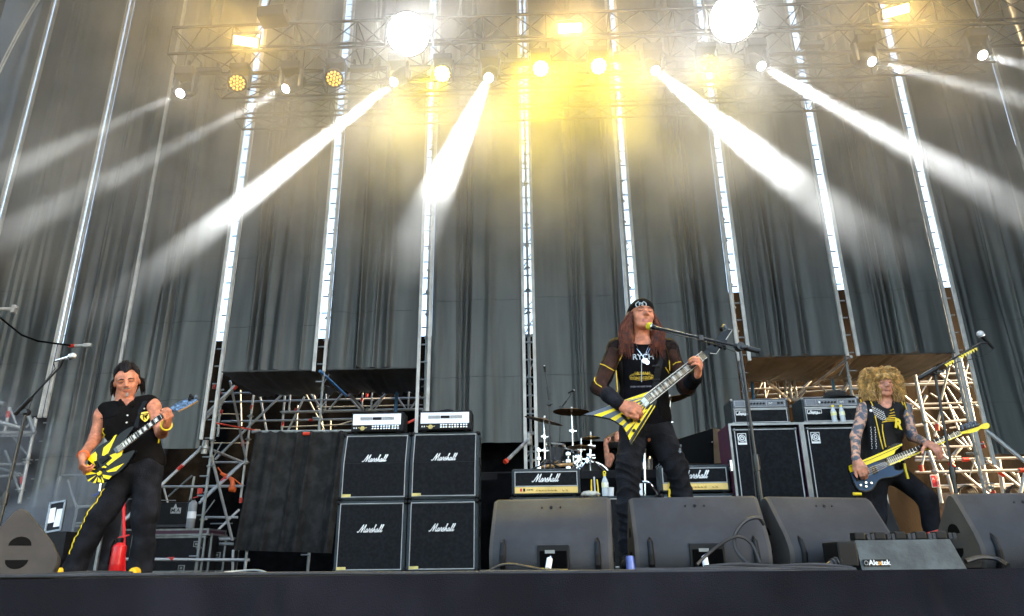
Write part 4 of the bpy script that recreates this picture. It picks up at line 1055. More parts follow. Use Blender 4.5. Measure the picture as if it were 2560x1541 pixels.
# striped spare strap stood on the cabinet
q = P(1487, 1233, yq+0.05)
M_yel = mat('bright_yellow_paint', (0.80, 0.60, 0.01), 0.35, var=0.05)
M_ystripe = mat('yellow_cloth', (0.75, 0.52, 0.02), 0.8, bump=0.3, bscale=60)
M_greyst = mat('grey_cloth', (0.45, 0.46, 0.47), 0.8)
t = thing('striped_towel', (q.x, yq+0.05, 0.757), 'folded black towel with yellow and grey stripes on the middle cabinet', 'towel')
for k, (dx, m_) in enumerate(((-0.048, M_blackcloth), (-0.032, M_ystripe), (-0.016, M_blackcloth), (0.0, M_greyst), (0.016, M_blackcloth), (0.032, M_ystripe), (0.046, M_blackcloth))):
    hh = 0.205-abs(dx)*0.9
    pts = [Vector((q.x+dx*1.15, yq+0.02, 0.757)), Vector((q.x+dx*1.12, yq+0.028, 0.757+hh*0.6)), Vector((q.x+dx*0.9, yq+0.045, 0.757+hh)), Vector((q.x+dx*0.9, yq+0.09, 0.757+hh*0.9)), Vector((q.x+dx, yq+0.11, 0.757))]
    MB().sweep(pts, 0.0105, n=6).build('fold', m_, t, smooth=True)
q = P(1470, 1241, yq-0.02)
bagm = mat('clear_plastic_bag', (0.6, 0.6, 0.55), 0.25, alpha=0.6, bump=0.6, bscale=60)
mb = MB().ball((q.x+0.02, yq-0.02, 0.78), (0.11, 0.06, 0.032), n=20, m=10)
for v in mb.v:
    v += Vector((0.02*nz(v.x*30, v.z*30), 0.01*nz(v.x*22, v.z*31, 4), 0.018*nz(v.x*26, v.y*40, 2)))
    v.z = max(v.z, 0.757)
mb.build('plastic_bag', bagm, None, smooth=True, label='crumpled clear plastic bag on the middle cabinet', cat='bag')
# yellow flag draped over the right head
vs = []; fs = []
for j in range(13):
    for i in range(9):
        c = P(1672+i*4.6+(j*0.0), 1186+j*6.2, p3.y-0.06)
        c.y += 0.018*math.sin(i*1.6+j*0.15)+0.01*nz(i*.6, j*.4)
        c.x += -0.012*math.sin(j*.5)*(i/8)
        vs.append(c)
for j in range(12):
    for i in range(8):
        a = j*9+i; fs.append((a, a+1, a+10, a+9))
t = meshobj('draped_flag', vs, fs, M_ystripe, None, smooth=True, label='yellow cloth flag with black lettering hanging over the right gold panel head', cat='flag')
sm = t.modifiers.new('thickness', 'SOLIDIFY'); sm.thickness = 0.004
for k, (u, v, s_) in enumerate(((1692, 1212, 0.05), (1697, 1232, 0.055), (1690, 1250, 0.05))):
    textmesh('print', 'BKR'[k], s_, M_black, t, P(u, v, p3.y-0.10), bold=0.002)
# ---------------------------------------------------------------- wedge monitors
def wedge(x, y, rz, label, W=0.78, sidem=None, plug=None, group='wedge monitors along the stage edge', H=0.425, holes=True, stretch=1.0):
    t = thing('wedge_monitor', (x, y, 0), label, 'monitor speaker', group, rz=rz)
    pr = [(0.035, 0.0), (0.012, 0.03), (0.0, 0.075), (0.004, 0.125), (0.035, 0.20), (0.165, H-0.015), (0.185, H), (0.215, H), (0.245, H-0.02), (0.40, 0.235), (0.455, 0.145), (0.465, 0.10), (0.455, 0.05), (0.43, 0.0)]
    pr = [(a*stretch, b) for a, b in pr]
    vs = []; e = 0.022
    def loop(xx, ins):
        cx, cz = 0.22*stretch, 0.18
        return [Vector((xx, cx+(a-cx)*(1-ins), max(0.0, cz+(b-cz)*(1-ins)))) for a, b in pr]
    vs = loop(-W/2, 0.05)+loop(-W/2+e, 0)+loop(W/2-e, 0)+loop(W/2, 0.05)
    n = len(pr); fs = []; mi = []
    for k in range(3):
        for i in range(n):
            fs.append((k*n+i, k*n+(i+1) % n, (k+1)*n+(i+1) % n, (k+1)*n+i)); mi.append(1 if k != 1 else (2 if i in (8, 9) else 0))
    fs += [tuple(range(n-1, -1, -1)), tuple(range(3*n, 4*n))]; mi += [1, 1]
    o = meshobj('cabinet', vs, fs, [M_wedge, sidem or M_wedges, M_wedged], t, mi=mi, world=False)
    bm = bmesh.new(); bm.from_mesh(o.data); bmesh.ops.recalc_face_normals(bm, faces=bm.faces[:])
    for f in bm.faces: f.smooth = True
    for ed in bm.edges:
        if ed.calc_face_angle(0) > 0.6: ed.smooth = False
    bm.to_mesh(o.data); bm.free()
    def loc(name, mb, m, par=t):
        oo = meshobj(name, mb.v, mb.f, m, par, world=False)
        return oo
    # front slope frame: point at height fraction
    def fp(xx, s_, out=0.0):
        a = Vector((0, 0.035*stretch, 0.20)); b = Vector((0, 0.165*stretch, H-0.015)); q = a.lerp(b, s_); nrm = Vector((0, -(b.z-a.z), b.y-a.y)).normalized()
        return Vector((xx, q.y, q.z))+nrm*out
    if holes:
        for k, dx in enumerate((-0.055, 0.0, 0.055)):
            loc('fly_point', MB().lathe([(0.001, 0), (0.010 if k == 1 else 0.006, 0), (0.010 if k == 1 else 0.006, 0.004), (0.001, 0.004)], fp(dx, 0.80, 0.0), (fp(0, .5, 1)-fp(0, .5)), n=12), M_black)
    for s in (-1, 1):
        mb = MB()
        for (yy, zc) in ((0.0, 0.05), (0.004, 0.10), (0.030, 0.165)):
            pass
        mb.sweep([Vector((s*W*0.385, 0.030*stretch, 0.004)), Vector((s*W*0.385, 0.0*stretch, 0.05)), Vector((s*W*0.385, -0.003, 0.10)), Vector((s*W*0.385, 0.018*stretch, 0.165)), Vector((s*W*0.385, 0.034*stretch, 0.19))], [0.018, 0.018, 0.018, 0.016, 0.006], n=10)
        oo = loc('skid', mb, M_black)
    cb = W*0.13
    loc('connector_recess', MB().box((0.02, 0.012*stretch, 0.088), (2*cb, 0.04, 0.135), bev=0.008), M_black)
    loc('connector_plate', MB().box((0.02, -0.0095, 0.072), (2*cb-0.03, 0.006, 0.10)), mat('connector_plate_black', (0.0015, 0.0015, 0.0015), 0.7, spec=0.02))
    loc('connector_label', MB().box((0.02-cb*0.2, -0.0135, 0.118), (0.055, 0.003, 0.018)), M_caseal)
    if plug:
        pg = loc('plug', MB().tube((0.0, -0.012, 0.078), (-0.005, -0.065, 0.025), 0.017, n=12), plug)
        loc('plug_tip', MB().tube((0.0, -0.012, 0.078), (0.006, 0.0, 0.095), 0.011, n=10), M_chrome, pg)
    # side handle holes, their inner shade given as black plates
    for s in (-1, 1):
        for (cz, up) in ((0.20, 1), (0.115, -1)):
            pts = []
            for a in np.linspace(0, PI, 9):
                pts.append(Vector((s*(W/2-0.012), 0.235*stretch+0.062*math.cos(a), cz+up*(0.055*math.sin(a)))))
            mb = MB(); mb.prism(pts, (s*0.014, 0, 0))
            loc('handle_hole_shade', mb, M_wedged)
    return t
w1 = P(1375, 1430, 4.42); w2 = P(1752, 1424, 4.42); w3 = P(2095, 1420, 4.55); w4 = P(2622, 1416, 4.42)
wedge(w1.x, 4.28, math.radians(-7), 'wedge monitor front and centre left of the singer leg', plug=M_wface, W=0.70)
wedge(w2.x, 4.30, math.radians(-1), 'wedge monitor right in front of the singer', plug=M_wface, W=0.76)
wedge(w3.x+0.03, 4.46, math.radians(17), 'wedge monitor behind the grey power box, turned to the right', W=0.74)
wedge(w4.x, 4.36, math.radians(2), 'wedge monitor cut by the right edge of the picture', plug=M_redp, W=0.78)
wl = P(98, 1430, 4.75)
wedge(wl.x-0.50, 4.86, math.radians(-58), 'wedge monitor at the left edge showing a side tinted brown for warm sun with two handle holes', W=0.80, stretch=1.0)
b = P(2262, 1335, 6.9)
wedge(b.x+0.02, 7.0, math.radians(78), 'tall dark wedge monitor standing behind the bassist legs', W=0.5, sidem=M_wedge, H=0.80, group='upstage monitor speakers', holes=False)

# drum fill speaker behind the right gold head
def fill_speaker():
    Y = 8.75
    a = P(1693, 1098, Y); bq = P(1783, 1070, Y); c = P(1786, 1160, Y); d = P(1690, 1160, Y)
    t = thing('monitor_speaker', (a.x+0.2, Y, 1.10), 'black speaker with a tan side standing behind the right gold panel head', 'monitor speaker')
    f = [d, c, bq, a]
    MB().prism([v+Vector((0, 0.0, 0)) for v in f], (0.27, 0.42, 0.03)).build('cabinet', mat('tan_plywood_side', (0.15, 0.10, 0.055), 0.6), t)
    g = [v+Vector((0, -0.006, 0)) for v in f]; cen = sum(g, Vector())/4
    MB().prism([cen+(v-cen)*0.98 for v in g], (0, 0.004, 0)).build('grille', M_wedged, t)
    MB().tube(P(1778, 1107, Y-0.02), P(1782, 1107, Y-0.02), 0.014, n=10).build('screw_eye', M_chrome, t)
    MB().box((c.x-0.12, Y+0.15, (1.10+c.z)/2), (0.5, 0.35, max(0.05, c.z-1.10))).build('base_block', M_black, t)
fill_speaker()

# low case under the tall monitor

# ---------------------------------------------------------------- power box and cables
M_pbox = mat('worn_grey_metal', (0.045, 0.055, 0.055), 0.5, 0.3, var=0.45, scale=7, bump=0.15)
pa = P(2155, 1424, 4.10); pb = P(2412, 1421, 4.10)
xc, wd = (pa.x+pb.x)/2, pb.x-pa.x
t = thing('power_box', (xc, 4.12, 0), 'grey metal power distribution box with breakers on the stage edge', 'power box')
MB().prism([(xc-wd/2, 4.10, 0.004), (xc+wd/2+0.01, 4.10, 0.004), (xc+wd/2-0.03, 4.13, 0.155), (xc-wd/2+0.0, 4.13, 0.155)], (0, 0.24, 0)).build('housing', M_pbox, t)
MB().box((xc-wd/2-0.055, 4.22, 0.085), (0.105, 0.22, 0.13), bev=0.01).build('inlet_box', M_black, t)
for i in range(5):
    c = Vector((xc-wd/2+0.055+i*0.108, 4.17, 0.176))
    MB().box(c+Vector((-0.022, 0, 0)), (0.058, 0.07, 0.042), bev=0.008).build('socket_cover', M_black, t)
    for k in range(2):
        MB().box(c+Vector((0.024+k*0.022, 0, -0.004)), (0.019, 0.07, 0.032), bev=0.003).build('breaker', M_wedge, t)
MB().box((xc-wd/2+0.082, 4.100, 0.040), (0.135, 0.004, 0.034)).build('name_plate', M_black, t)
M_owr = mat('orange_print', (0.85, 0.35, 0.03), 0.5)
lo = P(2196, 1416, 4.09)
z_ = 0.040; x_ = xc-wd/2+0.082; yy_ = 4.0965
textmesh('lettering', 'Ale', 0.036, M_logo, t, (x_-0.018, yy_, z_), bold=0.0007)
textmesh('lettering', 'x', 0.036, M_owr, t, (x_+0.0165, yy_, z_), bold=0.0007)
textmesh('lettering', 'tek', 0.036, M_logo, t, (x_+0.045, yy_, z_), bold=0.0007)
MB().sweep([(x_-0.056+0.010*math.cos(a), yy_, z_+0.010*math.sin(a)) for a in np.linspace(0, 2*PI, 14)], 0.0015, n=5).build('emblem', M_pipe, t)
def cable(pts, r, label, m=None):
    q = []
    n = len(pts)
    for i in range(n-1):
        p0, p1, p2_, p3_ = [Vector(pts[max(0, min(n-1, k))]) for k in (i-1, i, i+1, i+2)]
        for s in (0, .2, .4, .6, .8):
            q.append(0.5*((2*p1)+(p2_-p0)*s+(2*p0-5*p1+4*p2_-p3_)*s*s+(3*p1-p0-3*p2_+p3_)*s**3))
    q.append(Vector(pts[-1]))
    o = MB().sweep(q, r, n=7).build('cable', m or M_cable, None, smooth=True, label=label, cat='cable', group='cables lying along the stage edge')
    return o
def pc(px, py, Y=4.12): return P(px, py, Y)
# spiral mains cable
pts = [pc(2136, 1397, 4.15), pc(2112, 1398, 4.14), pc(2090, 1404, 4.13), pc(2075, 1412, 4.12), pc(2066, 1424, 4.1)]
c = cable(pts, 0.017, 'thick black mains cable with a spiral sleeve entering the power box')
mb = MB()
path = [Vector(pts[0]).lerp(Vector(pts[1]), i/10) for i in range(10)]+[Vector(pts[1]).lerp(Vector(pts[2]), i/10) for i in range(10)]+[Vector(pts[2]).lerp(Vector(pts[3]), i/8) for i in range(8)]
for i in range(0, len(path), 4):
    d = (path[min(i+1, len(path)-1)]-path[i-1 if i else 0]).normalized(); u = d.orthogonal().normalized(); v = d.cross(u)
    mb.sweep([path[i]+(u*math.cos(a)+v*math.sin(a))*0.021 for a in np.linspace(0, 2*PI, 12)], 0.005, n=5)
mb.build('spiral_sleeve', M_wedge, c, smooth=True)
cable([pc(2050, 1432, 4.02)]+[pc(1960, 1430, 4.03), pc(1860, 1428, 4.02), pc(1760, 1430, 4.03), pc(1650, 1431, 4.02), pc(1480, 1433, 4.03), pc(1300, 1434, 4.02), pc(1180, 1434, 4.03)], 0.008, 'black cable running along the stage edge beneath the centre wedges')
cable([pc(2120, 1424, 4.06), pc(2000, 1420, 4.05), pc(1900, 1422, 4.07), pc(1800, 1420, 4.05), pc(1700, 1424, 4.06), pc(1590, 1424, 4.08)], 0.009, 'black cable lying in front of the wedge before the singer', M_wedge)
cable([pc(2130, 1420, 4.09), pc(2040, 1412, 4.09), pc(1940, 1416, 4.1), pc(1850, 1411, 4.1), pc(1760, 1418, 4.1)], 0.010, 'thick grey cable lying left of the power box', M_wedge)
cable([pc(1742, 1412, 4.16), pc(1770, 1385, 4.2), pc(1815, 1352, 4.2), pc(1850, 1342, 4.2), pc(1880, 1362, 4.2), pc(1900, 1408, 4.18)], 0.009, 'black cable looping up from the plug of the wedge before the singer')
cable([pc(1870, 1410, 4.18), pc(1842, 1380, 4.22), pc(1836, 1340, 4.24), pc(1862, 1304, 4.26), pc(1895, 1295, 4.28), pc(1910, 1312, 4.30)], 0.011, 'black cable arching over the wedge before the singer')
cable([pc(1222, 1428, 4.1), pc(1250, 1414, 4.1), pc(1280, 1411, 4.1), pc(1320, 1418, 4.1), pc(1365, 1425, 4.1), pc(1420, 1426, 4.08)], 0.007, 'thin black cable in front of the centre left wedge')
cable([pc(2414, 1404, 4.25), pc(2450, 1394, 4.26), pc(2490, 1398, 4.26), pc(2520, 1414, 4.2)], 0.014, 'thick black cable from the power box to the right wedge')
cable([pc(-60, 1447, 4.02), pc(60, 1441, 4.03), pc(150, 1436, 4.05), pc(240, 1432, 4.1), pc(330, 1434, 4.1)], 0.011, 'black cable on the stage edge below the left guitarist')
cable([pc(560, 1432, 4.2), pc(600, 1428, 4.25), pc(640, 1426, 4.25), pc(664, 1431, 4.2)], 0.006, 'pale cable lying on the stage below the hanging cloth', M_steel2)
cable([pc(-80, 1443, 4.0), pc(200, 1439, 4.01), pc(420, 1437, 4.0), pc(640, 1435, 4.01), pc(840, 1434, 4.0), pc(1020, 1434, 4.01), pc(1200, 1432, 4.0)], 0.010, 'grey cable running along the stage edge below the speaker stacks', M_wedge)
cable([pc(1200, 1430, 4.05), pc(1420, 1430, 4.03), pc(1640, 1428, 4.05), pc(1800, 1426, 4.04), pc(1980, 1425, 4.05), pc(2140, 1424, 4.06)], 0.010, 'grey cable running along the stage edge in front of the centre wedges', M_wedge)
cable([pc(2100, 1374, 4.22), pc(2118, 1362, 4.25), pc(2140, 1356, 4.28)], 0.010, 'black cable running up to the power box inlet')
# fallen blue cup between the wedges
q = P(1577, 1423, 4.35)
t = thing('plastic_cup', (q.x, 4.35, 0), 'blue plastic cup on the floor between the two centre wedges', 'cup')
MB().lathe([(0.001, 0.092), (0.022, 0.09), (0.026, 0.075), (0.027, 0.0), (0.024, 0.0), (0.023, 0.07)], (q.x, 4.35, 0.002), n=18, caps=False).build('wall', mat('blue_cup_plastic', (0.12, 0.16, 0.42), 0.3), t, smooth=True)
MB().sweep([(q.x+0.027*math.cos(a), 4.35+0.027*math.sin(a), 0.004) for a in np.linspace(0, 2*PI, 17)], 0.002, n=5).build('rim', MATS['blue_cup_plastic'], t)

# ---------------------------------------------------------------- left side: cases, extinguishers, cloth
def flight_case(x, y, w_, d_, z0, h_, label, lid=False, latches=(), sticker=False, purple=False):
    t = thing('flight_case', (x, y, z0), label, 'flight case', 'flight cases on the left')
    X = Vector((x, y, z0))
    MB().box(X+Vector((0, d_/2, h_/2)), (w_-0.012, d_-0.012, h_-0.012)).build('panel', M_purple if purple else M_casebl, t)
    mb = MB(); e = 0.034
    for s in (-1, 1):
        for k in (0, 1):
            mb.box(X+Vector((s*(w_/2-e/2), k*(d_-e)+e/2, h_/2)), (e, e, h_-2*e+.002))
            mb.box(X+Vector((0, e/2 if s < 0 else d_-e/2, e/2 if k == 0 else h_-e/2)), (w_-2*e+.002, e, e))
            mb.box(X+Vector((s*(w_/2-e/2), d_/2, e/2 if k == 0 else h_-e/2)), (e, d_, e))
    mb.build('edging', M_caseal, t)
    if lid:
        for k in (-1, 1):
            MB().box(X+Vector((0, -0.004, h_*0.72+k*0.018)), (w_-2*e, 0.012, 0.02)).build('lid_rail', M_caseal, t)
    for (lx, lz) in latches:
        l = MB().box(X+Vector((lx, -0.004, lz)), (0.13, 0.014, 0.11), bev=0.01).build('latch', M_caseal, t)
        MB().box(X+Vector((lx, -0.013, lz)), (0.09, 0.006, 0.07)).build('latch_dish', M_black, l)
        MB().box(X+Vector((lx, -0.017, lz)), (0.05, 0.006, 0.045), bev=.002).build('latch_wing', M_caseal, l)
    if sticker:
        MB().box(X+Vector((0.06, -0.0015, h_*0.62)), (0.11, 0.005, 0.09)).build('sticker', M_paper, t)
    return t
c1 = P(273, 1424, 14.0); c2 = P(420, 1424, 14.5)
flight_case(c1.x, 14.0, 0.74, 0.7, 0.02, 0.79, 'small black flight case right behind the red extinguisher', latches=((-0.16, 0.31),), sticker=True)
flight_case(c2.x, 14.5, 1.32, 0.8, 0.02, 0.67, 'wide black flight case behind the left guitarist leg', latches=((0.50, 0.52), (0.26, 0.08), (-0.4, 0.4)))
flight_case(c2.x, 14.48, 1.42, 0.84, 0.70, 0.13, 'flat flight case lid with a purple stripe on the wide case', purple=True)
c3 = P(501, 1424, 14.6); c4 = P(536, 1424, 14.8)
flight_case(c3.x, 14.6, 0.31, 0.7, 0.02, 0.72, 'narrow flight case left of the pair beside the front standard', latches=((-0.03, 0.32),))
flight_case(c4.x, 14.9, 0.26, 0.7, 0.02, 0.67, 'narrow flight case right of the pair beside the hanging cloth', latches=((-0.02, 0.32),))
flight_case(P(205, 1330, 9.5).x, 9.6, 0.42, 0.45, 0.0, 0.88, 'tall dark flight case behind the left wedge monitor', lid=True)
# open lid with papers
q = P(141, 1330, 8.2)
t = thing('case_lid', (q.x, 8.2, 0.3), 'leaning black case lid with two white setlist papers', 'case lid')
R = Matrix.Rotation(math.radians(-9), 3, 'Y') @ Matrix.Rotation(math.radians(-12), 3, 'X')
c = P(141, 1293, 8.2)
MB().box(c, (0.17, 0.03, 0.33), R).build('board', M_casebl, t)
for dx, dz, sx, sz in ((0, 0.165, 0.19, 0.022), (0, -0.165, 0.19, 0.022), (0.085, 0, 0.02, 0.33), (-0.085, 0, 0.02, 0.33)):
    MB().box(c+R @ Vector((dx, -0.018, dz)), (sx, 0.02, sz), R).build('edging', M_caseal, t)
for dx, dz, hh in ((-0.045, 0.02, 0.17), (0.035, -0.02, 0.20)):
    MB().box(c+R @ Vector((dx, -0.018, dz)), (0.07, 0.004, hh), R @ Matrix.Rotation(dx*1.2, 3, 'Y')).build('paper', M_paper, t)
MB().box((q.x, 8.30, P(141, 1330, 8.2).z/2), (0.3, 0.3, P(141, 1330, 8.2).z)).build('stand_block', M_casebl, t)
# lighting desk with its letters
q = P(432, 1300, 14.6)
t = thing('lighting_desk', (q.x, 14.8, 0.83), 'black lighting desk with white M A letters on the flight case', 'lighting desk')
MB().box((q.x, 14.9, 0.83+0.26), (0.80, 0.5, 0.52), bev=0.03).build('chassis', M_black, t)
MB().box((q.x-0.02, 14.62, 0.83+0.06), (0.70, 0.06, 0.05), bev=0.01).build('wrist_rest', M_wedge, t)
for ch, px in (('M', 433), ('A', 446)):
    cc = P(px, 1277, 14.63)
    MB().box(cc, (0.097, 0.006, 0.11)).build('logo_tile', M_pipe, t)
    textmesh('lettering', ch, 0.11, M_black, t, cc+Vector((0, -0.006, 0)), bold=0.001)
cc = P(438.5, 1266, 14.62)
MB().prism([cc+Vector(v) for v in ((-0.04, 0, -0.035), (0.04, 0, -0.035), (0, 0, 0.05))], (0, 0.006, 0)).build('logo_tile', M_pipe, t)
# extinguishers
def extinguisher(x, y, z, h, r, label, body=M_redp):
    t = thing('fire_extinguisher', (x, y, z), label, 'extinguisher')
    MB().lathe([(0.001, 0), (r*0.9, 0), (r, 0.015), (r, h*0.84), (r*0.92, h*0.91), (r*0.55, h*0.97), (r*0.40, h), (0.001, h)], (x, y, z), n=20).build('cylinder', body, t, smooth=True)
    MB().box((x, y, z+h+0.02), (0.035, 0.05, 0.045), bev=0.006).build('valve', M_black, t)
    MB().box((x+0.02, y, z+h+0.055), (0.10, 0.022, 0.012), Matrix.Rotation(-0.25, 3, 'Y')).build('lever', M_redp, t)
    MB().sweep([(x-0.02, y, z+h+0.02), (x-0.06, y, z+h+0.03), (x-r-0.02, y-0.01, z+h*0.85), (x-r-0.018, y-0.01, z+h*0.35)], 0.010, n=8).build('hose', M_black, t, smooth=True)
    MB().lathe([(r*1.01, h*0.35), (r*1.015, h*0.35), (r*1.015, h*0.60), (r*1.01, h*0.60)], (x, y, z), n=20, caps=False).build('label_band', M_paper if body is not M_redp else M_redp, t, smooth=True)
    return t
q = P(289, 1430, 7.0)
extinguisher(q.x, 7.0, 0, 0.30, 0.062, 'red fire extinguisher standing on the stage between the left guitarist legs')
t = thing('safety_pole', (q.x+0.02, 7.14, 0), 'thin red pole with a white tag rising behind the red extinguisher', 'pole')
MB().tube((q.x+0.01, 7.14, 0.0), P(309, 1222, 7.2), 0.015, n=8).build('shaft', M_redp, t, smooth=True)
MB().box(P(311, 1221, 7.18), (0.045, 0.008, 0.03), Matrix.Rotation(0.4, 3, 'Y')).build('tag', M_paper, t)
M_gext = mat('grey_extinguisher', (0.22, 0.23, 0.24), 0.4)
q = P(478, 1322, 13.6)
extinguisher(q.x, 13.55, q.z, 0.50, 0.075, 'grey fire extinguisher with red head strapped to the front standard', M_gext)
extinguisher(P(2337, 1345, 6.2).x, 6.25, 0.0, 0.22, 0.05, 'small red fire extinguisher behind the right wedge')
# low black cloth hung from a tube
def cloth_piece():
    Y = 11.6
    vs = []; fs = []; nx, nzz = 70, 24
    r = random.Random(5)
    folds = [(r.random(), r.uniform(0.014, 0.035), r.uniform(0.04, 0.12)) for _ in range(13)]
    for j in range(nzz+1):
        v = j/nzz
        for i in range(nx+1):
            u = i/nx
            px = (640+u*(868-640))*(1-v)+(586+u*(832-586))*v
            py = 1083+(1-v)*0+v*(1376-1083)+8*v*(u)-(4*math.sin(u*9*PI)**2)*(1-v)
            p = P(px, py, Y)
            d = sum(-a*math.exp(-((u-c)/w_)**2) for c, w_, a in folds)
            p.y += d*(0.5+0.5*v)+0.01*nz(u*9, v*3)
            vs.append(p)
    for j in range(nzz):
        for i in range(nx):
            a = j*(nx+1)+i
            fs.append((a, a+1, a+nx+2, a+nx+1))
    t = meshobj('hanging_cloth', vs, fs, mat('black_wool_cloth', (0.026, 0.026, 0.026), 0.95, spec=0.05, var=0.3, scale=6, bump=0.2, bscale=90), None, smooth=True, label='black pleated cloth hanging low between the scaffold and the speaker stacks', cat='cloth')
    MB().tube(P(630, 1080, Y+.02), P(880, 1078, Y+.02), 0.024, n=8).build('hanging_tube', M_steel2, t, smooth=True)
    MB().tube(P(758, 1085, Y-0.03), P(780, 1085, Y-0.03), 0.028, n=8).build('red_band', M_rtube, t, smooth=True)
    for px in (646, 860):
        MB().tube((P(px, 1080, Y).x, Y+0.06, 0), (P(px, 1080, Y).x, Y+0.06, P(px, 1080, Y).z), 0.024, n=8).build('support_post', M_steel2, t, smooth=True)
cloth_piece()
# black cloths added for darkness behind the drum riser and to screen sun backstage
wrinkled('darkening_cloth', COLX[2]-0.2, COLX[5]+0.2, 0, ZMID+0.25, 14.3, bw, 60, 8, M_blackcloth, label='black cloth added to darken the space under the curtains behind the drum kit', cat='cloth wall')
MB().box((COLX[5]-0.25, 16.1, 3.3), (0.05, 3.4, 6.5)).build('sun_screen_cloth', M_blackcloth, None, label='black cloth partition added to keep the sun off the left backstage bays', cat='cloth wall')  # added sheet that stops the sun short of the left back wall
